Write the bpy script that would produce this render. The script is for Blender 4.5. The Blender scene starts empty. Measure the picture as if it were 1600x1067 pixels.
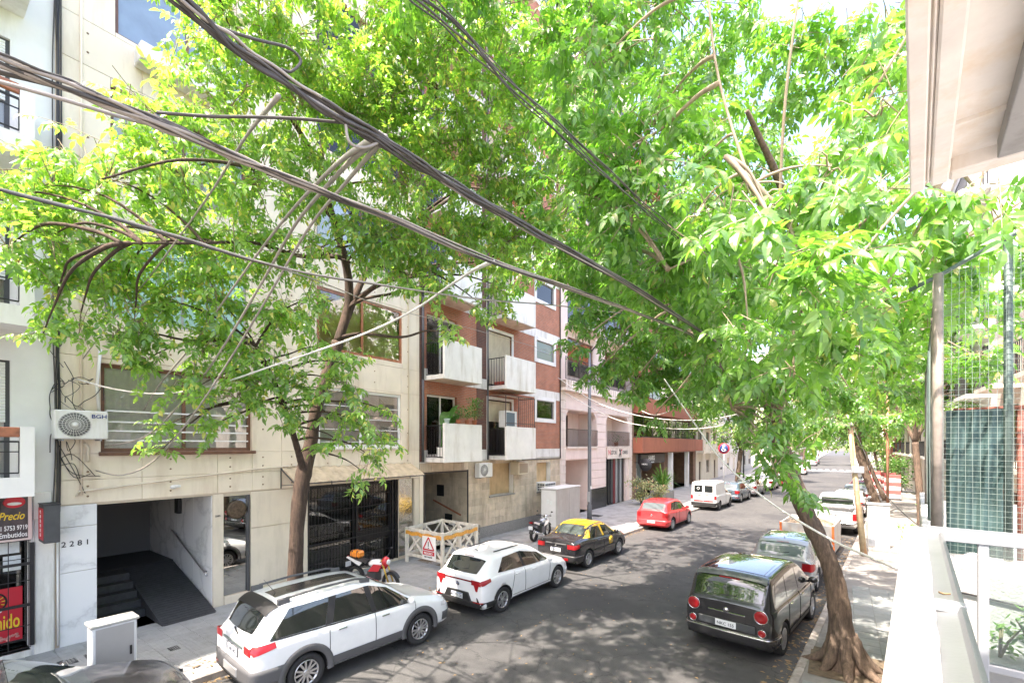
import bpy, bmesh, math, random
import numpy as np
from mathutils import Vector, Matrix, Euler
random.seed(7); RNG = np.random.default_rng(11)
PI = math.pi
SC = bpy.context.scene
COL = SC.collection

# ------------------------------------------------------------------ camera
CAM_H = 4.25
YAW = math.radians(35.92)
cam_d = bpy.data.cameras.new('camera'); cam = bpy.data.objects.new('camera', cam_d); COL.objects.link(cam)
cam.location = (0, 0, CAM_H); cam.rotation_euler = (PI / 2, 0, YAW)
cam_d.sensor_width = 36; cam_d.lens = 36 * 711 / 1600; cam_d.shift_y = 0.101
cam_d.clip_start = 0.05; cam_d.clip_end = 2000
SC.camera = cam

# ------------------------------------------------------------------ sky, sun, exposure
SUN_DIR = Vector((-0.13, -0.50, 1.0)).normalized()          # towards the sun
world = bpy.data.worlds.new('World'); SC.world = world; world.use_nodes = True
wn = world.node_tree.nodes; wl = world.node_tree.links
bgn = wn['Background']
sky = wn.new('ShaderNodeTexSky'); sky.sky_type = 'NISHITA'; sky.sun_disc = False
sky.sun_elevation = math.asin(SUN_DIR.z); sky.sun_rotation = math.atan2(SUN_DIR.x, SUN_DIR.y)
sky.air_density = 1.0; sky.dust_density = 3.5; sky.ozone_density = 0.6
wl.new(sky.outputs[0], bgn.inputs[0]); bgn.inputs[1].default_value = 0.15
sun_d = bpy.data.lights.new('sun', 'SUN'); sun = bpy.data.objects.new('sun', sun_d); COL.objects.link(sun)
sun_d.energy = 2.8; sun_d.angle = math.radians(0.5); sun_d.color = (1.0, 0.945, 0.85)
sun.rotation_euler = SUN_DIR.to_track_quat('Z', 'Y').to_euler()
vs = SC.view_settings
vs.view_transform = 'Standard'; vs.look = 'None'; vs.gamma = 1.0; vs.use_curve_mapping = False
vs.exposure = 2.65
vs.use_white_balance = True; vs.white_balance_temperature = 6900; vs.white_balance_tint = 16
SC.cycles.max_bounces = 10; SC.cycles.transparent_max_bounces = 16; SC.cycles.diffuse_bounces = 6
SC.cycles.use_denoising = True
SC.cycles.sample_clamp_indirect = 6.0

# ------------------------------------------------------------------ materials
MATS = {}
def new_mat(name):
    m = bpy.data.materials.new(name); m.use_nodes = True
    nt = m.node_tree
    return m, nt, nt.nodes['Principled BSDF'], nt.nodes['Material Output']

def coord(nt, kind='Object'):
    return nt.nodes.new('ShaderNodeTexCoord').outputs[kind]

def noise(nt, vec, scale, detail=4, rough=0.6):
    n = nt.nodes.new('ShaderNodeTexNoise'); n.inputs['Scale'].default_value = scale
    n.inputs['Detail'].default_value = detail; n.inputs['Roughness'].default_value = rough
    nt.links.new(vec, n.inputs['Vector']); return n

def ramp(nt, fac, stops):
    r = nt.nodes.new('ShaderNodeValToRGB'); e = r.color_ramp.elements
    e[0].position, e[0].color = stops[0][0], (*stops[0][1], 1)
    e[1].position, e[1].color = stops[1][0], (*stops[1][1], 1)
    for p, c in stops[2:]:
        x = e.new(p); x.color = (*c, 1)
    nt.links.new(fac, r.inputs[0]); return r.outputs[0]

def mixc(nt, fac, a, b, mode='MIX'):
    m = nt.nodes.new('ShaderNodeMix'); m.data_type = 'RGBA'; m.blend_type = mode
    if isinstance(fac, (int, float)): m.inputs[0].default_value = fac
    else: nt.links.new(fac, m.inputs[0])
    for v, i in ((a, 6), (b, 7)):
        if isinstance(v, (tuple, list)): m.inputs[i].default_value = (*v[:3], 1)
        else: nt.links.new(v, m.inputs[i])
    return m.outputs[2]

def bump(nt, h, strength=0.3, dist=0.01):
    b = nt.nodes.new('ShaderNodeBump'); b.inputs['Strength'].default_value = strength
    b.inputs['Distance'].default_value = dist
    nt.links.new(h, b.inputs['Height']); return b.outputs[0]

def mat(name, col, rough=0.6, metal=0.0, var=0.0, vscale=3.0, bmp=0.0, bscale=40.0, coat=0.0, spec=None,
        dirt=None, dscale=1.2, island=0.0, emis=None):
    """principled material with noise in its colour, relief, streaky dirt and a per-piece shade"""
    if name in MATS: return MATS[name]
    m, nt, p, out = new_mat(name)
    p.inputs['Roughness'].default_value = rough; p.inputs['Metallic'].default_value = metal
    if coat: p.inputs['Coat Weight'].default_value = coat; p.inputs['Coat Roughness'].default_value = 0.04
    if spec is not None: p.inputs['Specular IOR Level'].default_value = spec
    c = None; vec = coord(nt)
    if var:
        n = noise(nt, vec, vscale, 5)
        lo = tuple(max(0, x * (1 - var)) for x in col); hi = tuple(min(1, x * (1 + var)) for x in col)
        c = ramp(nt, n.outputs[0], [(0.3, lo), (0.7, hi)])
    if dirt:
        mp = nt.nodes.new('ShaderNodeMapping'); mp.inputs['Scale'].default_value = (1, 1, 0.18)
        nt.links.new(vec, mp.inputs[0])
        n2 = noise(nt, mp.outputs[0], dscale * 3, 6, 0.65)
        f = ramp(nt, n2.outputs[0], [(0.50, (0, 0, 0)), (0.75, (1, 1, 1))])
        c = mixc(nt, f, c if c is not None else col, dirt)
    if island:
        g = nt.nodes.new('ShaderNodeObjectInfo')
        f = ramp(nt, g.outputs['Random'], [(0, (1 - island,) * 3), (1, (1 + island * 0.6,) * 3)])
        c = mixc(nt, 1.0, c if c is not None else col, f, 'MULTIPLY')
    if c is None: p.inputs['Base Color'].default_value = (*col, 1)
    else: nt.links.new(c, p.inputs['Base Color'])
    if bmp:
        nb = noise(nt, vec, bscale, 4)
        nt.links.new(bump(nt, nb.outputs[0], bmp), p.inputs['Normal'])
    if emis:
        p.inputs['Emission Color'].default_value = (*emis[0], 1); p.inputs['Emission Strength'].default_value = emis[1]
    MATS[name] = m
    return m

def glass_mat(name, tint=(0.97, 0.98, 0.98), refl=0.03, see=0.97):
    if name in MATS: return MATS[name]
    m, nt, p, out = new_mat(name)
    nt.nodes.remove(p)
    tr = nt.nodes.new('ShaderNodeBsdfTransparent'); tr.inputs[0].default_value = (*[t * see for t in tint], 1)
    gl = nt.nodes.new('ShaderNodeBsdfGlossy'); gl.inputs['Roughness'].default_value = 0.015
    lw = nt.nodes.new('ShaderNodeFresnel'); lw.inputs[0].default_value = 1.5
    ad = nt.nodes.new('ShaderNodeMath'); ad.operation = 'ADD'; ad.inputs[1].default_value = refl; ad.use_clamp = True
    nt.links.new(lw.outputs[0], ad.inputs[0])
    mx = nt.nodes.new('ShaderNodeMixShader'); nt.links.new(ad.outputs[0], mx.inputs[0])
    nt.links.new(tr.outputs[0], mx.inputs[1]); nt.links.new(gl.outputs[0], mx.inputs[2])
    nt.links.new(mx.outputs[0], out.inputs[0]); MATS[name] = m
    return m

def leaf_mat(name, c_dark, c_light, c_old, trans, old=0.06):
    m, nt, p, out = new_mat(name)
    g = nt.nodes.new('ShaderNodeNewGeometry')
    o = nt.nodes.new('ShaderNodeObjectInfo')
    ad = nt.nodes.new('ShaderNodeMath'); ad.operation = 'ADD'
    nt.links.new(g.outputs['Random Per Island'], ad.inputs[0]); nt.links.new(o.outputs['Random'], ad.inputs[1])
    fr = nt.nodes.new('ShaderNodeMath'); fr.operation = 'FRACT'; nt.links.new(ad.outputs[0], fr.inputs[0])
    c = ramp(nt, fr.outputs[0], [(0.0, c_dark), (1 - old, c_light), (1 - old + 0.01, c_old), (1.0, c_old)])
    big = noise(nt, coord(nt), 0.9, 2)
    f = ramp(nt, big.outputs[0], [(0.35, (0.75, 0.8, 0.7)), (0.65, (1.2, 1.15, 1.1))])
    c = mixc(nt, 1.0, c, f, 'MULTIPLY')
    nt.links.new(c, p.inputs['Base Color']); p.inputs['Roughness'].default_value = 0.38
    p.inputs['Specular IOR Level'].default_value = 0.55
    t = nt.nodes.new('ShaderNodeBsdfTranslucent')
    tc = mixc(nt, 1.0, c, trans, 'MULTIPLY'); nt.links.new(tc, t.inputs[0])
    a = nt.nodes.new('ShaderNodeAddShader')
    nt.links.new(p.outputs[0], a.inputs[0]); nt.links.new(t.outputs[0], a.inputs[1])
    nt.links.new(a.outputs[0], out.inputs[0]); MATS[name] = m
    return m

def brick_mat(name, c1, c2, mortar, bw=0.24, bh=0.07):
    m, nt, p, out = new_mat(name)
    s = nt.nodes.new('ShaderNodeSeparateXYZ'); nt.links.new(coord(nt), s.inputs[0])
    cb = nt.nodes.new('ShaderNodeCombineXYZ')
    ax = nt.nodes.new('ShaderNodeMath'); ax.operation = 'ADD'
    nt.links.new(s.outputs[0], ax.inputs[0]); nt.links.new(s.outputs[1], ax.inputs[1])
    nt.links.new(ax.outputs[0], cb.inputs[0]); nt.links.new(s.outputs[2], cb.inputs[1])
    b = nt.nodes.new('ShaderNodeTexBrick'); nt.links.new(cb.outputs[0], b.inputs['Vector'])
    b.inputs['Color1'].default_value = (*c1, 1); b.inputs['Color2'].default_value = (*c2, 1); b.inputs['Mortar'].default_value = (*mortar, 1)
    b.inputs['Scale'].default_value = 1; b.inputs['Mortar Size'].default_value = 0.008; b.inputs['Brick Width'].default_value = bw; b.inputs['Row Height'].default_value = bh
    n = noise(nt, coord(nt), 1.5, 5)
    f = ramp(nt, n.outputs[0], [(0.3, (0.8, 0.8, 0.8)), (0.7, (1.15, 1.12, 1.1))])
    nt.links.new(mixc(nt, 1.0, b.outputs[0], f, 'MULTIPLY'), p.inputs['Base Color'])
    p.inputs['Roughness'].default_value = 0.85
    iv = nt.nodes.new('ShaderNodeMath'); iv.operation = 'SUBTRACT'; iv.inputs[0].default_value = 1
    nt.links.new(b.outputs[1], iv.inputs[1])
    nt.links.new(bump(nt, iv.outputs[0], 0.6, 0.01), p.inputs['Normal'])
    MATS[name] = m
    return m

# ------------------------------------------------------------------ mesh builder
class MB:
    def __init__(s): s.v = []; s.f = []; s.m = []; s.sm = []
    def add(s, vs_, fs, m=0, sm=False):
        o = len(s.v); s.v += [tuple(v) for v in vs_]
        for f in fs:
            s.f.append(tuple(i + o for i in f)); s.m.append(m); s.sm.append(sm)
        return s
    def box(s, x0, x1, y0, y1, z0, z1, m=0):
        x0, x1 = min(x0, x1), max(x0, x1); y0, y1 = min(y0, y1), max(y0, y1); z0, z1 = min(z0, z1), max(z0, z1)
        return s.add([(x0, y0, z0), (x1, y0, z0), (x1, y1, z0), (x0, y1, z0), (x0, y0, z1), (x1, y0, z1), (x1, y1, z1), (x0, y1, z1)],
                     [(0, 3, 2, 1), (4, 5, 6, 7), (0, 1, 5, 4), (1, 2, 6, 5), (2, 3, 7, 6), (3, 0, 4, 7)], m)
    def cbox(s, x0, x1, y0, y1, z0, z1, c=0.01, m=0):
        """box with chamfered edges"""
        x0, x1 = min(x0, x1), max(x0, x1); y0, y1 = min(y0, y1), max(y0, y1); z0, z1 = min(z0, z1), max(z0, z1)
        bm = bmesh.new(); bmesh.ops.create_cube(bm, size=1)
        for v in bm.verts: v.co = Vector(((x0 + x1) / 2 + v.co.x * (x1 - x0), (y0 + y1) / 2 + v.co.y * (y1 - y0), (z0 + z1) / 2 + v.co.z * (z1 - z0)))
        c = min(c, (x1 - x0) * .45, (y1 - y0) * .45, (z1 - z0) * .45)
        bmesh.ops.bevel(bm, geom=bm.edges[:], offset=c, segments=1, affect='EDGES')
        bm.verts.index_update()
        s.add([v.co for v in bm.verts], [[v.index for v in f.verts] for f in bm.faces], m); bm.free(); return s
    def bar(s, p, q, w, h=None, m=0, up=(0, 0, 1)):
        p, q = Vector(p), Vector(q); h = h or w
        d = (q - p).normalized(); u = Vector(up)
        if abs(d.dot(u)) > 0.98: u = Vector((1, 0, 0))
        a = d.cross(u).normalized() * w / 2; b = a.cross(d).normalized() * h / 2
        vs_ = [p - a - b, p + a - b, p + a + b, p - a + b, q - a - b, q + a - b, q + a + b, q - a + b]
        return s.add(vs_, [(0, 1, 2, 3), (7, 6, 5, 4), (1, 0, 4, 5), (2, 1, 5, 6), (3, 2, 6, 7), (0, 3, 7, 4)], m)
    def tube(s, pts, r, n=6, m=0, cap=True, sm=True, wob=0.0):
        pts = [Vector(p) for p in pts]; k = len(pts)
        rs = r if isinstance(r, (list, tuple)) else [r] * k
        o = []; prev = None
        for i in range(k):
            d = (pts[min(i + 1, k - 1)] - pts[max(i - 1, 0)])
            if d.length < 1e-9: d = Vector((0, 0, 1))
            d.normalize()
            if prev is None:
                u = Vector((0, 0, 1)) if abs(d.z) < 0.9 else Vector((1, 0, 0)); a = d.cross(u).normalized()
            else:
                a = prev - d * prev.dot(d)
                if a.length < 1e-6: a = d.orthogonal()
                a.normalize()
            prev = a; b = d.cross(a)
            for j in range(n):
                t = 2 * PI * j / n; w = 1 + (random.uniform(-wob, wob) if wob else 0)
                o.append(pts[i] + (a * math.cos(t) + b * math.sin(t)) * rs[i] * w)
        fs = [(i * n + j, i * n + (j + 1) % n, (i + 1) * n + (j + 1) % n, (i + 1) * n + j) for i in range(k - 1) for j in range(n)]
        if cap: fs += [tuple(range(n))[::-1], tuple((k - 1) * n + j for j in range(n))]
        return s.add(o, fs, m, sm)
    def cyl(s, p, q, r0, r1=None, n=12, m=0, sm=True):
        return s.tube([p, q], [r0, r0 if r1 is None else r1], n, m, True, sm)
    def lathe(s, prof, c=(0, 0, 0), ax='z', n=20, m=0, sm=True, closed=False):
        o = []; c = Vector(c)
        for r, h in prof:
            for j in range(n):
                t = 2 * PI * j / n; a, b = r * math.cos(t), r * math.sin(t)
                o.append(c + Vector({'z': (a, b, h), 'x': (h, a, b), 'y': (b, h, a)}[ax]))
        k = len(prof)
        fs = [(i * n + j, i * n + (j + 1) % n, (i + 1) * n + (j + 1) % n, (i + 1) * n + j) for i in range(k - 1) for j in range(n)]
        if closed: fs += [((k - 1) * n + j, (k - 1) * n + (j + 1) % n, (j + 1) % n, j) for j in range(n)]
        else: fs += [tuple(range(n))[::-1], tuple((k - 1) * n + j for j in range(n))]
        return s.add(o, fs, m, sm)
    def prism(s, poly, ax, a0, a1, m=0):
        """poly: 2d points; ax='x': (y,z) along x; 'y': (x,z) along y; 'z': (x,y) along z"""
        n = len(poly)
        mk = {'x': lambda a, p: (a, p[0], p[1]), 'y': lambda a, p: (p[0], a, p[1]), 'z': lambda a, p: (p[0], p[1], a)}[ax]
        vs_ = [mk(a0, p) for p in poly] + [mk(a1, p) for p in poly]
        fs = [tuple(range(n)), tuple(range(2 * n - 1, n - 1, -1))] + [(i, n + i, n + (i + 1) % n, (i + 1) % n) for i in range(n)]
        return s.add(vs_, fs, m)
    def ball(s, c, r, n=10, m=0):
        rx, ry, rz = (r, r, r) if isinstance(r, (int, float)) else r
        h = max(4, n // 2 + 1)
        o = [(c[0] + rx * math.sin(PI * i / h) * math.cos(2 * PI * j / n), c[1] + ry * math.sin(PI * i / h) * math.sin(2 * PI * j / n), c[2] + rz * math.cos(PI * i / h)) for i in range(h + 1) for j in range(n)]
        fs = [(i * n + j, (i + 1) * n + j, (i + 1) * n + (j + 1) % n, i * n + (j + 1) % n) for i in range(h) for j in range(n)]
        return s.add(o, fs, m, True)
    def grid(s, P, m=0, sm=True):
        """P[i][j] points"""
        a, b = len(P), len(P[0])
        return s.add([p for r in P for p in r], [(i * b + j, (i + 1) * b + j, (i + 1) * b + j + 1, i * b + j + 1) for i in range(a - 1) for j in range(b - 1)], m, sm)
    def mesh(s, name, mats, off=(0, 0, 0)):
        me = bpy.data.meshes.new(name)
        ox, oy, oz = off
        me.from_pydata([(x - ox, y - oy, z - oz) for x, y, z in s.v], [], s.f)
        for m_ in (mats if isinstance(mats, (list, tuple)) else [mats]): me.materials.append(m_)
        me.polygons.foreach_set('material_index', s.m)
        me.polygons.foreach_set('use_smooth', s.sm)
        bm = bmesh.new(); bm.from_mesh(me)
        bmesh.ops.recalc_face_normals(bm, faces=bm.faces[:]); bm.to_mesh(me); bm.free()
        me.update(); return me
    def build(s, name, mats, parent=None, local=False):
        off = (0, 0, 0) if (parent is None or local) else WL(parent)
        me = s.mesh(name, mats, off)
        return link(name, me, parent)

def link(name, me, parent=None):
    o = bpy.data.objects.new(name, me); COL.objects.link(o)
    if parent is not None: o.parent = parent
    return o
def WL(o):
    v = Vector((0, 0, 0))
    while o is not None: v = v + o.location; o = o.parent
    return v
def tag(o, label=None, cat=None, group=None, kind=None):
    if label: o['label'] = label
    if cat: o['category'] = cat
    if group: o['group'] = group
    if kind: o['kind'] = kind
    return o
def thing(name, label, cat, loc=(0, 0, 0), rz=0.0, group=None):
    o = bpy.data.objects.new(name, None); COL.objects.link(o)
    o.empty_display_size = 0.2
    o.location = loc; o.rotation_euler = (0, 0, rz)
    return tag(o, label, cat, group)
def children(o): return [c for c in bpy.data.objects if c.parent == o]
def copy_tree(o, parent=None):
    c = o.copy(); COL.objects.link(c)
    if parent is not None: c.parent = parent
    for ch in list(o.children): copy_tree(ch, c)
    return c
def text(name, body, size, m, parent, loc, rot='facade', local=False, extr=0.004, align='LEFT', xs=1.0, font_shear=0.0, mtx=None, fit=None):
    cu = bpy.data.curves.new(name, 'FONT'); cu.body = body; cu.size = size; cu.extrude = extr; cu.align_x = align; cu.shear = font_shear
    cu.offset = size * 0.012; cu.resolution_u = 3
    t = bpy.data.objects.new(name, cu); COL.objects.link(t)
    dg = bpy.context.evaluated_depsgraph_get()
    me = bpy.data.meshes.new_from_object(t.evaluated_get(dg)); bpy.data.objects.remove(t)
    me.name = name
    if fit and len(me.vertices):
        q = [v.co.x for v in me.vertices]; xs = fit / max(1e-4, max(q) - min(q))
    R = mtx if mtx is not None else {'facade': Matrix(((0, 0, 1), (1, 0, 0), (0, 1, 0))), 'rear': Matrix(((1, 0, 0), (0, 0, -1), (0, 1, 0)))}[rot]
    off = Vector(loc) - (Vector((0, 0, 0)) if local or parent is None else WL(parent))
    for v in me.vertices: v.co = R @ Vector((v.co.x * xs, v.co.y, v.co.z)) + off
    me.materials.clear(); me.materials.append(m)
    return link(name, me, parent)

# a photograph's pixel on a known plane (the street's facades, the ground), used for laying out cables and crowns
_s, _c = math.sin(YAW), math.cos(YAW)
def at(px, py, depth):
    xc, up = (px - 800) / 711, (695 - py) / 711
    return Vector((depth * (-_s + _c * xc), depth * (_c + _s * xc), CAM_H + depth * up))
def onx(px, py, X):
    xc, up = (px - 800) / 711, (695 - py) / 711
    t = X / (-_s + _c * xc); return Vector((X, t * (_c + _s * xc), CAM_H + t * up))
def view(p):
    """photo pixel and depth of world points (n,3)"""
    zc = -_s * p[:, 0] + _c * p[:, 1]; xc = _c * p[:, 0] + _s * p[:, 1]
    z = np.maximum(zc, 1e-3)
    return 800 + 711 * xc / z, 695 - 711 * (p[:, 2] - CAM_H) / z, zc
# ================================================================== the ground, road, kerbs and pavements
def xl(y): return -9.45 + 0.06 * min(y, 60)        # left kerb
def xr(y): return -1.50 + 0.08 * min(y, 60)        # right kerb
FX = -12.9                                         # plane of the left facades

def ground_material():
    m, nt, p, out = new_mat('asphalt')
    v = coord(nt)
    n1 = noise(nt, v, 0.35, 6, 0.65); n2 = noise(nt, v, 60, 3, 0.7); n3 = noise(nt, v, 3.0, 5, 0.6)
    c = ramp(nt, n1.outputs[0], [(0.35, (0.047, 0.047, 0.049)), (0.6, (0.074, 0.073, 0.072))])
    f = ramp(nt, n3.outputs[0], [(0.35, (0.8, 0.8, 0.8)), (0.7, (1.15, 1.15, 1.14))]); c = mixc(nt, 1, c, f, 'MULTIPLY')
    g = ramp(nt, n2.outputs[0], [(0.35, (0.7, 0.7, 0.7)), (0.7, (1.4, 1.4, 1.38))]); c = mixc(nt, 1, c, g, 'MULTIPLY')
    # old repair patches: blotches of fresher, darker tar
    n4 = noise(nt, v, 0.22, 3, 0.5)
    pf = ramp(nt, n4.outputs[0], [(0.57, (0, 0, 0)), (0.60, (0.75,) * 3)])
    c = mixc(nt, pf, c, (0.038, 0.038, 0.04))
    # cracks
    vo = nt.nodes.new('ShaderNodeTexVoronoi'); vo.feature = 'DISTANCE_TO_EDGE'; vo.inputs['Scale'].default_value = 0.45
    wv = noise(nt, v, 1.7, 4); ad = nt.nodes.new('ShaderNodeVectorMath'); ad.operation = 'ADD'
    nt.links.new(v, ad.inputs[0]); nt.links.new(wv.outputs['Color'], ad.inputs[1]); nt.links.new(ad.outputs[0], vo.inputs['Vector'])
    cf = ramp(nt, vo.outputs['Distance'], [(0.0, (1, 1, 1)), (0.011, (0, 0, 0))])
    c = mixc(nt, cf, c, (0.03, 0.03, 0.03))
    nt.links.new(c, p.inputs['Base Color']); p.inputs['Roughness'].default_value = 0.82
    nt.links.new(bump(nt, n2.outputs[0], 0.5, 0.006), p.inputs['Normal'])
    return m
M_asphalt = ground_material()
M_soil = mat('soil', (0.12, 0.09, 0.06), 0.95, var=0.4, vscale=12, bmp=0.6, bscale=30)
M_pave = mat('pavement_grey', (0.30, 0.30, 0.295), 0.8, var=0.22, vscale=1.1, bmp=0.3, bscale=50, dirt=(0.17, 0.165, 0.155), dscale=0.6)
M_paveR = mat('pavement_pale', (0.205, 0.195, 0.18), 0.8, var=0.2, vscale=1.3, bmp=0.3, bscale=50, dirt=(0.12, 0.11, 0.10), dscale=0.8)
M_tile = mat('tile_grey', (0.28, 0.285, 0.285), 0.75, var=0.18, vscale=2.5, bmp=0.2, bscale=80, dirt=(0.16, 0.155, 0.15), dscale=0.8, island=0.12)
M_tileR = mat('tile_greenish', (0.225, 0.24, 0.23), 0.75, var=0.25, vscale=2.5, bmp=0.3, bscale=60, dirt=(0.17, 0.16, 0.14), dscale=0.9, island=0.2)
M_kerb = mat('kerb_stone', (0.30, 0.275, 0.25), 0.85, var=0.3, vscale=4, bmp=0.4, bscale=40, dirt=(0.16, 0.12, 0.09), island=0.15)
M_white_line = mat('road_paint', (0.72, 0.72, 0.70), 0.7, var=0.15, vscale=9)
M_yellow_line = mat('road_paint_yellow', (0.62, 0.36, 0.07), 0.7, var=0.2, vscale=9)

tag(MB().add([(-900, -300, -.03), (900, -300, -.03), (900, 1500, -.03), (-900, 1500, -.03)], [(0, 1, 2, 3)]).build('ground', M_soil), kind='structure')
tag(MB().add([(-45, -40, 0), (45, -40, 0), (45, 420, 0), (-45, 420, 0)], [(0, 1, 2, 3)]).build('road', M_asphalt), kind='structure')

def strip(name, m, f0, f1, ys, z):
    b = MB()
    P = [(f0(y), y) for y in ys] + [(f1(y), y) for y in reversed(ys)]
    return tag(b.prism(P, 'z', -0.02, z).build(name, m), kind='structure')
KW = 0.15
pave_l = strip('pavement', M_pave, lambda y: -30, lambda y: xl(y) - KW, [-30, 60, 91], 0.12)
pave_r = strip('pavement', M_paveR, lambda y: xr(y) + KW, lambda y: 30, [-30, 60, 91], 0.12)
strip('pavement', M_pave, lambda y: -30, lambda y: -5.9, [106, 400], 0.12)
strip('pavement', M_paveR, lambda y: 3.4, lambda y: 30, [106, 400], 0.12)

def kerb(side, f, ys):
    k = tag(MB().prism([(f(ys[-1]) + d, ys[-1]) for d in (0, side * KW)] + [(f(91) + side * KW, 91), (f(91), 91)] if ys[-1] >= 60 else
                       [(f(ys[-1]), ys[-1]), (f(ys[-1]) + side * KW, ys[-1]), (f(60) + side * KW, 60), (f(91) + side * KW, 91), (f(91), 91), (f(60), 60)],
                       'z', -0.02, 0.125).build('kerb', M_kerb), kind='structure')
    for a, b in zip(ys[:-1], ys[1:]):
        dz = random.uniform(-.006, .006)
        s = MB(); e = 0.008
        A, B, C, D = (f(a), a + e), (f(b), b - e), (f(b) + side * KW, b - e), (f(a) + side * KW, a + e)
        h = 0.13 + dz; c = 0.02 * side
        s.add([(A[0], A[1], -.02), (B[0], B[1], -.02), (C[0], C[1], -.02), (D[0], D[1], -.02),
               (A[0], A[1], h - .02), (B[0], B[1], h - .02), (B[0] + c, B[1], h), (C[0], C[1], h), (D[0], D[1], h), (A[0] + c, A[1], h)],
              [(0, 1, 5, 4), (4, 5, 6, 9), (9, 6, 7, 8), (2, 3, 8, 7), (0, 4, 9, 8, 3), (1, 2, 7, 6, 5)])
        s.build('kerb_stone', M_kerb, k)
kerb(-1, xl, list(np.arange(-1, 41, 1.0)))
kerb(1, xr, list(np.arange(5, 41, 1.0)))

def paving(parent, m, spots, a, ribs, z=0.124):
    """square tiles with a shared mesh; the first 300 are objects, the rest one joined piece"""
    b = MB(); g = 0.004; n = ribs
    h = a / 2 - g
    if n:
        w = 2 * h / n
        for i in range(n):
            x0 = -h + i * w
            b.add([(x0, -h, 0), (x0 + w * .2, -h, .013), (x0 + w * .75, -h, .013), (x0 + w, -h, 0), (x0, h, 0), (x0 + w * .2, h, .013), (x0 + w * .75, h, .013), (x0 + w, h, 0)],
                  [(0, 1, 5, 4), (1, 2, 6, 5), (2, 3, 7, 6)])
    else: b.cbox(-h, h, -h, h, -.004, .006, .004)
    me = b.mesh('paving_tile', m)
    rest = MB()
    for i, (x, y) in enumerate(spots):
        dz = z + random.uniform(-.002, .002)
        if i < 300:
            o = link('paving_tile', me, parent); o.location = (x, y, dz)
            o.rotation_euler = (random.uniform(-.006, .006), random.uniform(-.006, .006), random.choice((0, PI)))
        else:
            rest.add([(v[0] + x, v[1] + y, v[2] + dz) for v in b.v], b.f)
    if rest.v: tag(rest.build('paving', m, parent), kind='stuff')
T = 0.4
sp = []
for i in range(0, 42):
    for j in range(0, 9):
        x, y = FX + .22 + j * T, -0.6 + i * T
        if x + .2 > xl(y) - KW or (abs(x + 9.75) < .45 and abs(y - 5.35) < .5) or (y > 2.5 and y < 5 and x < -12.5): continue
        sp.append((x, y))
sp.sort(key=lambda p: abs(p[1] - 4.0) + 0.3 * abs(p[0] + 11))
paving(pave_l, M_tile, sp, T, 5)
sp = []
for i in range(0, 26):
    for j in range(0, 10):
        x, y = xr(8) + KW + .35 + j * T, 6.5 + i * T
        if x - .22 < xr(y) + KW or (abs(x - .1) < .65 and abs(y - 10.5) < .8): continue
        sp.append((x, y))
sp.sort(key=lambda p: abs(p[1] - 10))
paving(pave_r, M_tileR, sp, T, 0)

# tree pits
def pit(x, y, w, d, parent):
    MB().add([(x - w, y - d, .1345), (x + w, y - d, .1345), (x + w, y + d, .1345), (x - w, y + d, .1345)], [(0, 1, 2, 3)]).build('tree_pit', M_soil, parent)
pit(-9.75, 5.35, .42, .45, pave_l); pit(.1, 10.5, .6, .7, pave_r)
# utility covers let into the left pavement
M_iron = mat('cast_iron', (0.055, 0.057, 0.06), 0.55, 0.6, var=0.3, vscale=20, bmp=0.4, bscale=120)
for x, y, w, d in ((-11.9, 2.05, .17, .13), (-11.9, 2.42, .17, .13), (-10.95, 3.45, .14, .09), (-11.6, 24.4, .3, .3)):
    b = MB().cbox(x - w, x + w, y - d, y + d, .12, .137, .004)
    for k in range(5): b.box(x - w * .85, x + w * .85, y - d * .8 + k * d * .38, y - d * .8 + k * d * .38 + .01, .137, .141)
    b.build('utility_cover', M_iron, pave_l)

# zebra crossing and kerb paint at the far corner
zc_ = tag(MB().add([(-6, 91.3, .004), (-5.9, 91.3, .004), (-5.9, 91.4, .004)], [(0, 1, 2)]).build('zebra_crossing', M_white_line), kind='structure')
for i in range(9):
    x = -5.2 + i * 0.98
    MB().add([(x, 92.2, .004), (x + .5, 92.2, .004), (x + .5, 95.6, .004), (x, 95.6, .004)], [(0, 1, 2, 3)]).build('stripe', M_white_line, zc_)
MB().add([(-5.7, 90.2, .004), (3.2, 90.2, .004), (3.2, 90.7, .004), (-5.7, 90.7, .004)], [(0, 1, 2, 3)]).build('stop_line', M_white_line, zc_)
for x0, x1 in ((-9.8, -6.3), (3.6, 12.0)):
    tag(MB().add([(x0, 92.6, .004), (x1, 92.6, .004), (x1, 95.2, .004), (x0, 95.2, .004)], [(0, 1, 2, 3)]).build('road_marking', M_yellow_line), kind='structure')
for k in range(5):
    x0 = 3.8 + k * 1.3
    tag(MB().add([(x0, 88.5, .126), (x0 + .7, 88.5, .126), (x0 + .7, 90.8, .126), (x0, 90.8, .126)], [(0, 1, 2, 3)]).build('pavement_marking', M_yellow_line), kind='structure')

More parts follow.
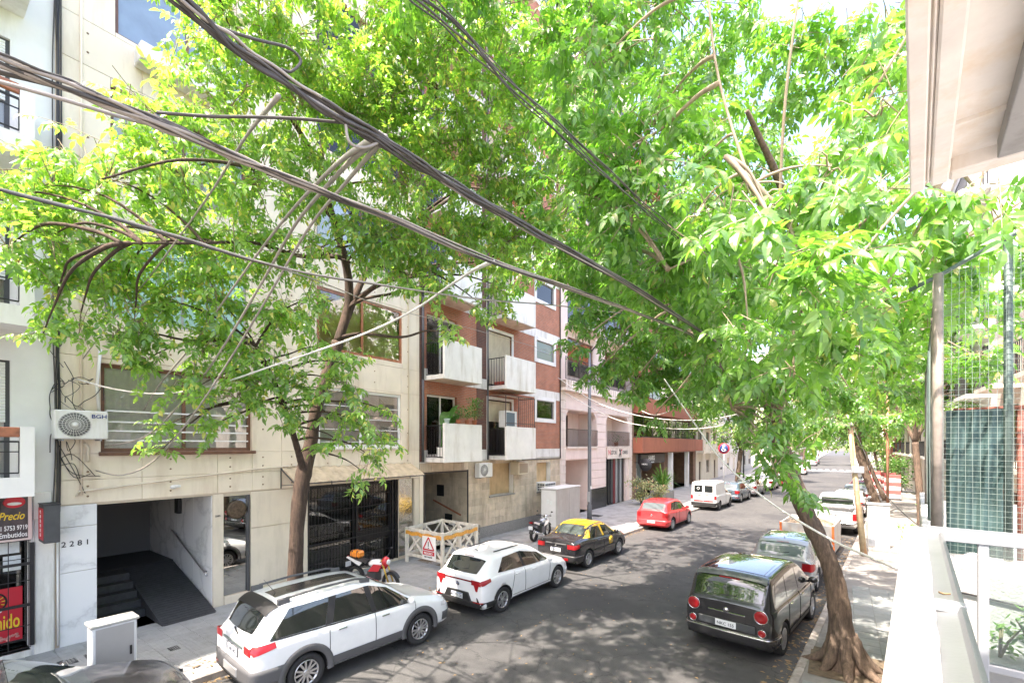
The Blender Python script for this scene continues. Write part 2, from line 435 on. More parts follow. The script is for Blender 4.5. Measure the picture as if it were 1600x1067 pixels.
# leaves fallen along the kerbs
def litter(name, n, f, m, size=(.03, .07)):
    b = MB()
    for _ in range(n):
        x, y, z = f(); a = random.uniform(0, 2 * PI); l = random.uniform(*size); w = l * .42
        c, s_ = math.cos(a), math.sin(a)
        t = [(-l, 0, 0), (0, -w, random.uniform(0, .012)), (l, 0, .004), (0, w, random.uniform(0, .012))]
        b.add([(x + p[0] * c - p[1] * s_, y + p[0] * s_ + p[1] * c, z + p[2] + .003) for p in t], [(0, 1, 2), (0, 2, 3)])
    return tag(b.build(name, m), kind='stuff')
M_litter = mat('dry_leaves', (0.24, 0.16, 0.08), 0.8, var=0.5, vscale=6)
def lf1():
    y = random.uniform(1.5, 26); return (xl(y) + abs(random.gauss(0, .12)), y, .0)
def lf2():
    y = random.uniform(1, 14); return (xl(y) - .2 - abs(random.gauss(0, .35)), y, .137)
def lf3():
    y = random.uniform(7, 26); return (xr(y) - abs(random.gauss(0, .3)), y, 0)
litter('fallen_leaves', 900, lf1, M_litter); litter('fallen_leaves', 260, lf2, M_litter); litter('fallen_leaves', 600, lf3, M_litter)
litter('fallen_leaves', 500, lambda: (random.uniform(-7.3, -1.5), random.uniform(3, 28), 0), M_litter, (.02, .045))
# ================================================================== buildings along the left side
M_white = mat('white_render', (0.77, 0.76, 0.735), 0.7, var=0.06, vscale=1.5, bmp=0.15, bscale=60, dirt=(0.55, 0.53, 0.48), dscale=0.5)
M_parapet = mat('streaked_parapet', (0.75, 0.735, 0.70), 0.75, var=0.07, vscale=2, bmp=0.2, bscale=50, dirt=(0.50, 0.46, 0.39), dscale=0.7)
M_dirtywhite = mat('stained_white_render', (0.72, 0.70, 0.66), 0.75, var=0.08, vscale=2, bmp=0.2, bscale=50, dirt=(0.36, 0.34, 0.28), dscale=0.9)
M_cream = mat('cream_concrete', (0.79, 0.695, 0.56), 0.75, var=0.07, vscale=1.2, bmp=0.15, bscale=70, dirt=(0.58, 0.47, 0.35), dscale=0.5, island=0.05)
M_cream_dark = mat('joint_shadowless', (0.58, 0.49, 0.39), 0.9)
M_beige = mat('beige_cladding', (0.70, 0.62, 0.50), 0.6, var=0.05, vscale=2, dirt=(0.5, 0.44, 0.35), dscale=0.4, island=0.04)
M_wood = mat('varnished_wood', (0.34, 0.115, 0.05), 0.4, var=0.3, vscale=8, coat=0.3)
M_brown = mat('brown_window_frame', (0.16, 0.075, 0.045), 0.45, var=0.2, vscale=8)
M_black = mat('black_iron', (0.02, 0.02, 0.022), 0.45, 0.2)
M_darkgrey = mat('dark_grey_paint', (0.06, 0.062, 0.066), 0.5, var=0.15, vscale=4)
M_grey = mat('grey_metal', (0.36, 0.37, 0.38), 0.45, 0.3, var=0.1, vscale=4)
M_shutter = mat('cream_roller_shutter', (0.62, 0.55, 0.42), 0.6, var=0.08, vscale=3, dirt=(0.45, 0.38, 0.28), island=0.06)
M_shutter_w = mat('white_roller_shutter', (0.76, 0.76, 0.74), 0.55, var=0.05, island=0.03)
M_glass = glass_mat('window_glass')
M_glass_d = glass_mat('dark_window_glass', (0.6, 0.65, 0.65), 0.05, 0.7)
M_teal_glass = mat('frosted_teal_glass', (0.36, 0.56, 0.55), 0.18, spec=0.8, var=0.1, vscale=2)
M_mirror = mat('mirror_glass', (0.62, 0.64, 0.64), 0.02, 1.0)
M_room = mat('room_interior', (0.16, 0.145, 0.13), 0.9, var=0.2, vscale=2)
M_curtain = mat('net_curtain', (0.80, 0.78, 0.72), 0.9, var=0.06, vscale=6)
M_curtain_y = mat('ochre_blind', (0.45, 0.31, 0.12), 0.85, var=0.2, vscale=5)
M_pinkrail = mat('white_paint_metal', (0.78, 0.78, 0.77), 0.4)
M_sign_dark = mat('printed_panel_dark', (0.055, 0.04, 0.042), 0.45, var=0.4, vscale=6)
M_red = mat('printed_red', (0.55, 0.02, 0.035), 0.45)
M_yel = mat('printed_yellow', (0.80, 0.55, 0.03), 0.5)
M_wprint = mat('printed_white', (0.80, 0.80, 0.78), 0.5)
M_kprint = mat('printed_black', (0.025, 0.025, 0.027), 0.5)
M_paper = mat('paper', (0.66, 0.70, 0.70), 0.7, var=0.12, vscale=14)
M_plastic_w = mat('white_plastic', (0.74, 0.735, 0.71), 0.4, var=0.04, vscale=5, dirt=(0.6, 0.57, 0.5), dscale=1.5)
M_marble = None
def marble():
    m, nt, p, out = new_mat('white_marble'); v = coord(nt)
    n = noise(nt, v, 0.9, 6, 0.6); ad = nt.nodes.new('ShaderNodeVectorMath'); ad.operation = 'MULTIPLY_ADD'
    nt.links.new(n.outputs['Color'], ad.inputs[0]); ad.inputs[1].default_value = (1.6, 1.6, 1.6); nt.links.new(v, ad.inputs[2])
    vo = nt.nodes.new('ShaderNodeTexVoronoi'); vo.feature = 'DISTANCE_TO_EDGE'; vo.inputs['Scale'].default_value = 0.9
    nt.links.new(ad.outputs[0], vo.inputs['Vector'])
    c = ramp(nt, vo.outputs['Distance'], [(0.0, (0.60, 0.60, 0.605)), (0.035, (0.70, 0.705, 0.71)), (0.12, (0.77, 0.77, 0.77))])
    nt.links.new(c, p.inputs['Base Color']); p.inputs['Roughness'].default_value = 0.25
    return m
M_marble = marble()

def holed(b, X, sg, y0, y1, z0, z1, holes, depth, m=0):
    """a wall face with openings and their reveals"""
    ys = sorted({y0, y1, *[min(max(h[0], y0), y1) for h in holes], *[min(max(h[1], y0), y1) for h in holes]})
    zs = sorted({z0, z1, *[min(max(h[2], z0), z1) for h in holes], *[min(max(h[3], z0), z1) for h in holes]})
    for a, c in zip(ys[:-1], ys[1:]):
        for d, e in zip(zs[:-1], zs[1:]):
            ym, zm = (a + c) / 2, (d + e) / 2
            if any(h[0] < ym < h[1] and h[2] < zm < h[3] for h in holes): continue
            b.add([(X, a, d), (X, c, d), (X, c, e), (X, a, e)], [(0, 1, 2, 3)], m)
    for h in holes:
        a, c, d, e = h[:4]; dd = h[4] if len(h) > 4 else depth; Xi = X - sg * dd
        b.add([(X, a, d), (X, c, d), (X, c, e), (X, a, e), (Xi, a, d), (Xi, c, d), (Xi, c, e), (Xi, a, e)],
              [(0, 4, 5, 1), (1, 5, 6, 2), (2, 6, 7, 3), (3, 7, 4, 0)], m)
def shell(b, X, sg, y0, y1, z0, z1, deep, m=0):
    """sides, roof and back of a block whose front is built apart"""
    Xb = X - sg * deep
    P = lambda x, y, z: (x, y, z)
    b.add([P(X, y0, z0), P(X, y1, z0), P(X, y1, z1), P(X, y0, z1), P(Xb, y0, z0), P(Xb, y1, z0), P(Xb, y1, z1), P(Xb, y0, z1)],
          [(0, 4, 7, 3), (1, 2, 6, 5), (3, 7, 6, 2), (4, 5, 6, 7)], m)

def window(par, X, sg, y0, y1, z0, z1, fm, fw=0.06, rec=0.12, mull=(), trans=(), pane=None, back='curtain', back_m=None, name='window', shut=0.0):
    """frame with mullions, a pane per light, and what hangs behind"""
    xo, xi = X - sg * (rec - .05), X - sg * rec
    f = MB()
    f.box(xo, xi, y0, y0 + fw, z0, z1); f.box(xo, xi, y1 - fw, y1, z0, z1)
    f.box(xo - sg * .001, xi, y0 + fw, y1 - fw, z0, z0 + fw); f.box(xo - sg * .001, xi, y0 + fw, y1 - fw, z1 - fw, z1)
    for y in mull: f.box(xo - sg * .002, xi, y - fw * .45, y + fw * .45, z0 + fw, z1 - fw)
    for z in trans: f.box(xo - sg * .003, xi, y0 + fw, y1 - fw, z - fw * .4, z + fw * .4)
    w = f.build(name, fm, par)
    ysp = [y0 + fw * .5, *mull, y1 - fw * .5]
    for a, c in zip(ysp[:-1], ysp[1:]):
        xg = X - sg * (rec - .025)
        MB().box(xg - .004, xg + .004, a, c, z0 + fw * .5, z1 - fw * .5).build('pane', pane or M_glass, w)
    xb = X - sg * (rec + .035)
    if back == 'curtain':
        g = []
        n = int((y1 - y0) / .05)
        for i in range(n + 1):
            y = y0 + (y1 - y0) * i / n; d = .018 * math.sin(i * 1.9) + .01 * math.sin(i * .7)
            g.append([(xb + d, y, z0), (xb + d, y, z1)])
        MB().grid(g).build('curtain', back_m or M_curtain, w)
    elif back == 'blind':
        MB().box(xb - .004, xb + .004, y0, y1, z0, z1).build('blind', back_m or M_curtain_y, w)
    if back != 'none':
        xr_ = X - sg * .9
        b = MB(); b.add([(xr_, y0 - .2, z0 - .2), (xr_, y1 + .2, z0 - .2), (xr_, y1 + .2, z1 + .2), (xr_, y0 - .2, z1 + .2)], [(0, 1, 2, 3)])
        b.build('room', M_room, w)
    if shut > 0: shutter(par, X, sg, y0 + .01, y1 - .01, z1 - (z1 - z0) * shut, z1, rec=rec - .09)
    return w
def shutter(par, X, sg, y0, y1, z0, z1, m=None, pitch=.055, rec=.06, name='roller_shutter'):
    b = MB(); n = max(2, int((z1 - z0) / pitch)); p = (z1 - z0) / n
    xo, xi = X - sg * rec, X - sg * (rec + .02)
    for i in range(n):
        z = z0 + i * p
        b.add([(xi, y0, z), (xi, y1, z), (xo, y0, z + p * .25), (xo, y1, z + p * .25), (xo, y0, z + p * .8), (xo, y1, z + p * .8), (xi, y0, z + p), (xi, y1, z + p)],
              [(0, 1, 3, 2), (2, 3, 5, 4), (4, 5, 7, 6)])
    return b.build(name, m or M_shutter, par)
def railing(par, X, y0, y1, z0, z1, gap=.11, m=None, name='railing', r=.008, mids=(), along='y'):
    b = MB()
    def pt(t, z): return (X, t, z) if along == 'y' else (t, X, z)
    b.bar(pt(y0, z1), pt(y1, z1), .035); b.bar(pt(y0, z0), pt(y1, z0), .025)
    for z in mids: b.bar(pt(y0, z), pt(y1, z), .02)
    n = max(2, int(abs(y1 - y0) / gap))
    for i in range(n + 1):
        y = y0 + (y1 - y0) * i / n; b.bar(pt(y, z0), pt(y, z1), r * 2)
    return b.build(name, m or M_black, par)

# ---------------------------------------------------------------- the white corner building with the butcher's shop
A = thing('apartment_building', 'white apartment building with wood railed balconies above a butcher shop', 'building', (FX, -2, 0))
b = MB(); ay0, ay1 = -9.0, 2.03
holes = [(-3.0, 1.69, .25, 2.45, .35)]
for k in range(6):
    zf = 3.45 + 3.07 * k
    holes.append((-2.5, 1.42, zf + .05, zf + 2.42, .18))
holed(b, FX, 1, ay0, ay1, 0, 22, holes, .18); shell(b, FX, 1, ay0, ay1, 0, 22, 12)
b.build('wall', M_white, A)
MB().cbox(FX, FX + .055, 1.74, 2.015, .12, 3.15, .01).build('pilaster', M_dirtywhite, A)
MB().cbox(FX + .0, FX + .075, 1.72, 1.97, 2.78, 3.32, .01).build('meter_box', M_dirtywhite, A)
for k in range(6):
    zf = 3.33 + 3.07 * k
    X1 = FX + 1.0
    slab = MB().box(FX + .002, X1 - .1, -2.9, 1.60, zf, zf + .14); slab.build('balcony_slab', M_white, A)
    par = MB()                                              # white front wall framing an opening
    par.box(X1 - .1, X1, -2.9, 1.61, zf - .01, zf + .34); par.box(X1 - .1, X1 + .002, 1.43, 1.612, zf + .34, zf + 1.25)
    par.box(FX + .002, X1 - .1, 1.51, 1.608, zf + .141, zf + 1.24)
    par.build('balcony_parapet', M_white, A)
    r = railing(A, X1 - .05, -2.9, 1.42, zf + .42, zf + .98, .35, name='balcony_railing', r=.007, mids=(zf + .80,))
    MB().cbox(X1 - .09, X1 - .01, -2.9, 1.43, zf + 1.06, zf + 1.24, .015).build('handrail', M_wood, A)
    window(A, FX, 1, -2.5, 1.42, zf + .17, zf + 2.54, M_darkgrey, .07, .12, (-1.2, .1), back='curtain', name='balcony_door')
    shutter(A, FX, 1, -2.45, 1.36, zf + (1.35 if k % 2 == 0 else 1.0), zf + 2.5, M_shutter_w, rec=.04)
    # things kept on the balcony
    if k in (0, 1):
        lad = thing('folding_chair', ('dark wooden slatted chair folded against the lowest white balcony wall', 'pale wooden slatted chair folded on the middle white balcony')[k], 'chair', (FX + .55, .95, zf + .141))
        for dx in (0, .16):
            MB().bar((FX + .5 + dx, .75, zf + .141), (FX + .62 + dx, 1.05, zf + 1.05), .03, .045).build('leg', M_brown, lad)
        for q in range(7):
            t = .25 + q * .1
            MB().bar((FX + .5 + .12 * t, .75 + .3 * t, zf + .141 + .91 * t), (FX + .66 + .12 * t, .75 + .3 * t, zf + .141 + .91 * t), .05, .02).build('slat', M_brown if k == 0 else M_beige, lad)
# shop front
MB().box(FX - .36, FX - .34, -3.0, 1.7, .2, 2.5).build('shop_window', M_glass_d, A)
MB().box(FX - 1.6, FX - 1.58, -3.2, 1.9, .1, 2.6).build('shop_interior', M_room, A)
MB().box(FX - 1.58, FX + .03, -3.0, 1.69, .1, .25).build('shop_step', M_dirtywhite, A)
g = MB()
for y in [1.66 - .27 * i for i in range(14)]: g.bar((FX + .05, y, .27), (FX + .05, y, 2.44), .012)
for z in (.32, .75, 1.15, 1.62, 2.05, 2.4): g.bar((FX + .06, -2.6, z), (FX + .06, 1.69, z), .014)
for z in (1.15, 1.95): g.bar((FX + .075, -2.6, z), (FX + .075, 1.72, z), .05)
g.bar((FX + .075, 1.70, .35), (FX + .075, 1.70, 2.35), .06)
g.build('security_grille', M_black, A)
for y0, y1, z0, z1 in ((1.30, 1.58, 2.12, 2.40), (1.36, 1.60, 1.78, 2.07)):
    MB().box(FX - .335, FX - .332, y0, y1, z0, z1).build('notice', M_paper, A)
po = thing('poster', 'red poster with yellow lettering behind the butcher shop grille', 'poster', (FX - .30, .9, .4))
MB().box(FX - .33, FX - .325, .2, 1.62, .40, 1.45).build('sheet', M_red, po)
text('lettering', 'nido', .40, M_yel, po, (FX - .32, 1.265, .66), fit=.31)
text('lettering', 'o', .26, M_wprint, po, (FX - .32, 1.28, 1.0), fit=.07)
MB().lathe([(.20, 0), (.20, .004)], (FX - .324, 1.22, 1.20), 'x', 24).build('dial', M_kprint, po)
MB().lathe([(.17, 0), (.17, .004)], (FX - .319, 1.22, 1.20), 'x', 24).build('dial_face', M_red, po)
for q in range(7):
    t = math.radians(-20 + q * 26)
    MB().bar((FX - .313, 1.22 + .12 * math.cos(t), 1.20 + .12 * math.sin(t)), (FX - .313, 1.22 + .17 * math.cos(t), 1.20 + .17 * math.sin(t)), .012).build('dial_mark', M_yel, po)
bb = MB()
for q in range(24): bb.ball((FX - .32, random.uniform(.95, 1.58), .47 + random.uniform(-.04, .05)), (.004, .035, .025), 6)
bb.build('printed_meat', mat('printed_pink', (.6, .25, .22), .5, var=.4, vscale=20), po)
sg_ = thing('shop_sign', 'dark printed shop sign board with yellow script under the white balcony', 'sign', (FX + .1, .8, 2.4))
MB().cbox(FX + .06, FX + .12, -1.4, 1.68, 2.42, 3.26, .004).build('board', M_sign_dark, sg_)
fr = MB()
fr.box(FX + .06, FX + .135, 1.64, 1.69, 2.42, 3.26); fr.box(FX + .06, FX + .134, -1.4, 1.64, 2.42, 2.455)
fr.build('frame', mat('pale_pink_frame', (.65, .52, .48), .5), sg_)
text('lettering', 'Precio', .21, M_yel, sg_, (FX + .123, 1.25, 2.83), font_shear=.35, fit=.34)
text('lettering', '11 5753 9719', .125, M_wprint, sg_, (FX + .123, 1.235, 2.63), fit=.385)
text('lettering', 'Embutidos', .135, M_wprint, sg_, (FX + .123, 1.26, 2.495), fit=.365)
MB().ball((FX + .12, 1.46, 3.16), (.006, .15, .11), 18).build('emblem', M_red, sg_)
MB().ball((FX + .126, 1.46, 3.13), (.006, .10, .03), 12).build('emblem_band', M_wprint, sg_)
MB().cbox(FX + .12, FX + .22, .75, 1.28, 3.02, 3.22, .01).build('floodlight', M_kprint, sg_)
lb = thing('light_box_sign', 'black box sign standing out from the pilaster between shop and garage entrance', 'sign', (FX + .3, 1.9, 2.3))
MB().cbox(FX + .076, FX + .56, 1.79, 2.02, 2.36, 3.09, .008).build('case', M_darkgrey, lb)
MB().box(FX + .1, FX + .54, 1.783, 1.788, 2.42, 3.03).build('front_panel', M_red, lb)
text('lettering', 'C\nA\nR\nN\nE\nS', .09, M_wprint, lb, (FX + .29, 1.779, 2.93), rot='rear')
MB().box(FX + .07, FX + .57, 1.78, 2.03, 3.092, 3.11).build('top', M_iron, lb)
# ---------------------------------------------------------------- the cream concrete building with the garage entrance
Bd = thing('apartment_building', 'cream concrete panel building with the sloping garage entrance numbered 2281', 'building', (FX, 7, 0))
by0, by1 = 2.03, 11.85
GH = (2.68, 4.88, .12, 2.97, 4.6)
win_specs = [(2.74, 5.84, 4.10, 6.02), (7.75, 10.97, 4.17, 6.05), (2.80, 5.70, 7.05, 9.05), (7.71, 11.02, 7.20, 9.10),
             (2.9, 5.7, 10.2, 12.1), (7.71, 11.0, 10.3, 12.2), (2.98, 5.75, 13.3, 15.3), (7.71, 11.0, 13.4, 15.3), (2.98, 5.75, 16.4, 18.4), (7.71, 11.0, 16.5, 18.4)]
doorh = (7.46, 10.84, .20, 3.02, .30)
mirh = (5.15, 5.78, .34, 2.92, .05); mir2h = (10.90, 11.60, .22, 3.02, .06)
holes = [GH, doorh, mirh, mir2h] + [w + (.22,) for w in win_specs]
XB = FX - .03
b = MB(); holed(b, XB, 1, by0, by1, 0, 27, holes, .22); shell(b, XB, 1, by0, by1, 0, 27, 12)
b.build('wall', M_cream_dark, Bd)
# panels: cells of the joint grid, cut round the openings
yl = [2.03, 3.45, 5.0, 5.84, 6.64, 7.46, 9.2, 10.97, 11.85]
zl = [3.02, 3.52, 4.07, 6.12, 7.02, 9.18, 10.1, 12.25, 13.2, 15.4, 16.3, 18.5, 19.4, 21.5, 24, 27]
def cut(rects, h):
    out = []
    for a, c, d, e in rects:
        ha, hc, hd, he = h
        if hc <= a or ha >= c or he <= d or hd >= e: out.append((a, c, d, e)); continue
        if ha > a: out.append((a, ha, d, e))
        if hc < c: out.append((hc, c, d, e))
        a2, c2 = max(a, ha), min(c, hc)
        if hd > d: out.append((a2, c2, d, hd))
        if he < e: out.append((a2, c2, he, e))
    return [r for r in out if r[1] - r[0] > .03 and r[3] - r[2] > .03]
tie = MB()
for d, e in zip(zl[:-1], zl[1:]):
    for a, c in zip(yl[:-1], yl[1:]):
        for r in [(a, c, d, e)]:
            rs = [r]
            for h in holes: rs = cut(rs, h[:4])
            for (p, q, u, v) in rs:
                g_ = .004; o = random.uniform(-.003, .003)
                MB().cbox(XB + .001, FX + o, p + g_, q - g_, u + g_, v - g_, .004).build('concrete_panel', M_cream, Bd)
        for yy in (a + .35 * (c - a), ):
            for zz in (d + (e - d) * .3, d + (e - d) * .72):
                if not any(h[0] - .05 < yy < h[1] + .05 and h[2] - .05 < zz < h[3] + .05 for h in holes):
                    tie.lathe([(.022, 0), (.022, .004)], (FX + .004, yy, zz), 'x', 8)
tie.build('tie_holes', mat('tie_hole', (.26, .17, .11), .9), Bd)
# ground floor cladding
for y0, y1, z0, z1 in ((5.80, 7.42, .36, 2.0), (5.80, 7.42, 2.012, 2.99), (4.89, 5.14, .12, 2.99), (5.15, 5.78, .12, .33), (5.80, 7.42, .12, .35), (11.61, 11.84, .12, 3.01), (7.46, 10.84, .12, .19)):
    MB().cbox(XB + .001, FX + random.uniform(-.004, .004), y0 + .005, y1 - .005, z0 + .003, z1 - .004, .005).build('cladding_panel', M_beige, Bd)
for z0, z1 in ((.12, 1.62), (1.63, 2.55), (2.56, 3.0)):
    MB().cbox(XB + .001, FX + .012, 2.10, 2.67, z0, z1, .004).build('marble_slab', M_marble, Bd)
text('house_number', '2 2 8 1', .155, M_kprint, Bd, (FX + .014, 2.12, 2.16), xs=1.0)
text('house_number', '2285', .062, M_kprint, Bd, (FX + .006, 4.94, 2.42), xs=1.0)
MB().box(FX - .075, FX - .07, 5.16, 5.77, .35, 2.91).build('mirror_panel', M_mirror, Bd)
MB().box(FX - .085, FX - .08, 10.91, 11.59, .23, 3.01).build('mirror_panel', mat('wavy_mirror', (.55, .57, .57), .10, 1.0, bmp=.5, bscale=9), Bd)
fr = MB()
fr.box(FX - .07, FX + .01, 5.735, 5.775, .34, 2.92)
fr.build('mirror_frame', M_darkgrey, Bd)
md = MB().lathe([(.235, 0), (.245, .02), (.22, .04), (.18, .045), (.06, .05)], (FX - .065, 5.48, 2.54), 'x', 28)
md.build('medallion', mat('bronze', (.10, .07, .045), .5, .4, var=.5, vscale=15, bmp=.6, bscale=30), Bd)
# garage entrance: ramp, steps, marble walls and handrail
inn = MB(); ix = FX - 4.6
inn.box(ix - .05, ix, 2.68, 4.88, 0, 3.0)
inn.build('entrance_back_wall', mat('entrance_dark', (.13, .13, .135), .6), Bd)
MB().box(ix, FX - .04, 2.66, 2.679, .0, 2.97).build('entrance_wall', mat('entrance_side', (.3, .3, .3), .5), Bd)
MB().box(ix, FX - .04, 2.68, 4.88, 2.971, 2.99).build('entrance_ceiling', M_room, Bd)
for q in range(4):
    x1 = FX - .02 - q * 1.14
    for z0, z1 in ((.0, 1.5), (1.505, 2.965)):
        MB().box(x1 - 1.13, x1, 4.868, 4.885, z0, z1).build('marble_slab', M_marble, Bd)
M_rubber = mat('black_ribbed_rubber', (.034, .036, .040), .65, var=.3, vscale=10, bmp=.3, bscale=120)
rp = MB()
XR0, XR1 = FX + .38, FX - 2.6
rp.add([(XR0, 3.72, .125), (XR0, 4.84, .125), (XR1, 4.84, .98), (XR1, 3.72, .98), (XR0, 3.72, .12), (XR1, 3.72, .12), (XR1, 4.84, .12), (XR0, 4.84, .12)],
       [(0, 1, 2, 3), (0, 3, 5, 4), (1, 7, 6, 2)])
rp.box(ix, XR1 + .001, 2.68, 4.86, .1, .98)
ra = rp.build('ramp', M_rubber, Bd)
for q in range(30):
    t = q / 30; x = XR0 + (XR1 - XR0) * t; z = .125 + .855 * t
    MB().bar((x, 3.75, z + .003), (x, 4.82, z + .003), .03, .006).build('rib', M_rubber, ra)
for q in range(5):
    MB().box(XR1, FX - .75 - q * .3, 2.69, 3.71, .12 + q * .17, .12 + (q + 1) * .17).build('step', M_rubber, Bd)
hr = MB().tube([(FX - .12, 4.79, .95), (FX - .2, 4.79, 1.0), (FX - 2.45, 4.79, 1.83), (FX - 2.55, 4.80, 1.83)], .022, 8)
for t in (.05, .95):
    x = FX - .2 - 2.25 * t; z = 1.0 + .83 * t
    hr.cyl((x, 4.79, z), (x, 4.868, z - .03), .014, n=6)
hr.build('handrail', mat('brushed_steel', (.45, .45, .46), .3, .9), Bd)
MB().cbox(FX - 2.2, FX - 1.95, 4.76, 4.86, 2.35, 2.8, .01).build('intercom', M_black, Bd)
# glazed entrance with grille
dr = MB()
for y in (7.47, 9.10, 9.22, 10.60, 10.80): dr.box(FX - .22, FX - .14, y - .03, y + .03, .20, 3.01)
dr.box(FX - .21, FX - .13, 7.5, 10.8, 2.92, 3.015); dr.box(FX - .21, FX - .13, 7.5, 10.8, .20, .27)
dr.box(FX - .215, FX - .135, 9.25, 10.6, 1.05, 1.36)
dr.build('door_frame', M_black, Bd)
for y0, y1, z0, z1 in ((7.5, 9.07, .27, 2.92), (9.25, 10.57, 1.36, 2.92), (9.25, 10.57, .27, 1.05)):
    MB().box(FX - .19, FX - .18, y0, y1, z0, z1).build('door_glass', M_glass_d, Bd)
gr = []
for i in range(46):
    y = 7.5 + 1.6 * i / 45; d = .03 * math.sin(i * 1.4)
    gr.append([(FX - .33 + d, y, .25), (FX - .33 + d, y, 2.95)])
MB().grid(gr).build('curtain', mat('grey_curtain', (.33, .31, .28), .9, var=.1, vscale=7), Bd)
gr = [[(FX - .8, 9.1 + 1.7 * i / 20, .25), (FX - .8 + .03 * math.sin(i * 2), 9.1 + 1.7 * i / 20, 2.95)] for i in range(21)]
MB().grid(gr).build('curtain', mat('dark_curtain', (.10, .10, .09), .9), Bd)
g = MB()
for i in range(31): g.bar((FX - .06, 7.47 + i * .11, .21), (FX - .06, 7.47 + i * .11, 3.0), .012)
for z in (.22, .62, 1.02, 1.42, 1.80, 2.2, 2.6, 2.98): g.bar((FX - .05, 7.44, z), (FX - .05, 10.84, z), .016)
for y in (7.46, 9.14, 10.62, 10.83): g.bar((FX - .045, y, .2), (FX - .045, y, 3.02), .05)
g.bar((FX - .03, 7.40, 1.22), (FX - .03, 10.84, 1.22), .04)
g.build('security_grille', M_black, Bd)
st = MB()
for i, (y, w) in enumerate(((7.52, .08), (7.72, .11), (8.02, .05), (8.2, .14), (8.55, .05), (8.68, .08))):
    st.box(FX - .178, FX - .176, y, y + w, 1.45, 1.62)
st.build('window_lettering', M_kprint, Bd)
# awning
aw = thing('awning', 'beige corrugated sheet awning over the glazed black entrance', 'awning', (FX, 9, 3.3))
n = 60; P = []
for i in range(n + 1):
    y = 6.62 + 4.75 * i / n; d = .014 * math.sin(i * PI / 2 * 1.0)
    P.append([(FX + .01, y, 3.60 + d), (FX + .42, y, 3.42 + d), (FX + .80, y, 3.20 + d)])
MB().grid(P).build('sheet', mat('corrugated_plastic', (.46, .38, .26), .5, var=.2, vscale=4, dirt=(.25, .2, .13), dscale=1), aw)
fr = MB()
fr.bar((FX + .8, 6.6, 3.17), (FX + .8, 11.4, 3.17), .03); fr.bar((FX + .02, 6.6, 3.57), (FX + .02, 11.4, 3.57), .03)
for y in (6.61, 8.2, 9.8, 11.38):
    fr.bar((FX + .02, y, 3.57), (FX + .8, y, 3.165), .025); fr.bar((FX + .02, y, 3.1), (FX + .8, y, 3.165), .02); fr.bar((FX + .02, y, 3.02), (FX + .02, y, 3.6), .02)
fr.build('frame', M_darkgrey, aw)
# windows
M_blue_pane = mat('blue_sheet', (.10, .30, .34), .3, var=.3, vscale=5)
w1 = window(Bd, FX, 1, *win_specs[0], M_brown, .08, .16, (4.3,), back='curtain')
bars = MB()
for z in (4.35, 4.56, 4.76, 5.0): bars.bar((FX - .07, 2.84, z), (FX - .07, 5.76, z), .03, .035)
bars.build('guard_rail', M_pinkrail, Bd)
MB().cbox(FX - .02, FX + .10, 2.70, 5.9, 4.02, 4.10, .01).build('window_sill', M_brown, Bd)
w2 = window(Bd, FX, 1, *win_specs[1], M_pinkrail, .09, .10, (9.3,), back='blind', back_m=mat('grey_blind', (.42, .38, .36), .8, var=.1))
gb = MB()
for z in (4.35, 4.75, 5.1, 5.5): gb.bar((FX - .03, 7.85, z), (FX - .03, 10.9, z), .02)
gb.build('guard_rail', M_pinkrail, Bd)
MB().cbox(FX - .02, FX + .08, 7.7, 11.02, 4.10, 4.165, .01).build('window_sill', M_dirtywhite, Bd)
window(Bd, FX, 1, *win_specs[2], M_grey, .06, .10, (4.25,), pane=M_teal_glass, back='none')
w4 = window(Bd, FX, 1, *win_specs[3], M_wood, .09, .08, (9.35,), back='blind')
MB().box(FX - .235, FX - .23, 8.6, 10.2, 7.25, 7.75).build('blue_sheet', M_blue_pane, Bd)
MB().bar((FX - .225, 9.4, 7.95), (FX - .225, 10.95, 7.82), .04).build('curtain_rail', M_pinkrail, Bd)
for i, ws in enumerate(win_specs[4:]):
    window(Bd, FX, 1, *ws, M_brown, .07, .14, ((ws[0] + ws[1]) / 2,), pane=M_glass if i != 2 else mat('blue_grey_glass', (.20, .27, .36), .12, spec=.8, var=.15, vscale=1.5), back='curtain' if i != 2 else 'none')
MB().cbox(FX + .0, FX + .5, 3.3, 5.3, 12.75, 13.12, .02).build('planter_ledge', M_dirtywhite, Bd)
# pipes, conduits, lamp
pp = MB(); pp.cyl((FX + .03, 2.42, 3.2), (FX + .03, 2.42, 20), .022, n=8); pp.build('conduit', M_cream, Bd)
pp = MB(); pp.tube([(FX + .03, 2.34, 3.18), (FX + .03, 2.38, 3.28), (FX + .03, 5.9, 3.60), (FX + .03, 7.3, 3.66)], .02, 8); pp.build('conduit', M_beige, Bd)
pp = MB(); pp.tube([(FX + .04, 2.52, 3.9), (FX + .04, 2.52, 4.2), (FX + .04, 2.46, 4.3)], .03, 8); pp.build('drain_pipe', M_beige, Bd)
pp = MB(); pp.tube([(FX + .05, 2.07, .2), (FX + .05, 2.06, 2.3)], .018, 8); pp.build('conduit', M_plastic_w, Bd)
pp = MB(); pp.tube([(FX + .05, 2.70, 4.95), (FX + .05, 2.66, 5.5), (FX + .05, 2.72, 6.3)], .03, 8); pp.build('pipe_cover', M_plastic_w, Bd)
pp = MB(); pp.tube([(FX + .03, 11.3, 4.0), (FX + .03, 11.3, 24)], .02, 8); pp.build('conduit', M_cream, Bd)
lp = MB(); lp.cbox(FX, FX + .14, 4.0, 4.16, 3.24, 3.30, .01); lp.ball((FX + .16, 4.0, 3.26), (.05, .07, .05), 8); lp.build('wall_lamp', M_plastic_w, Bd)

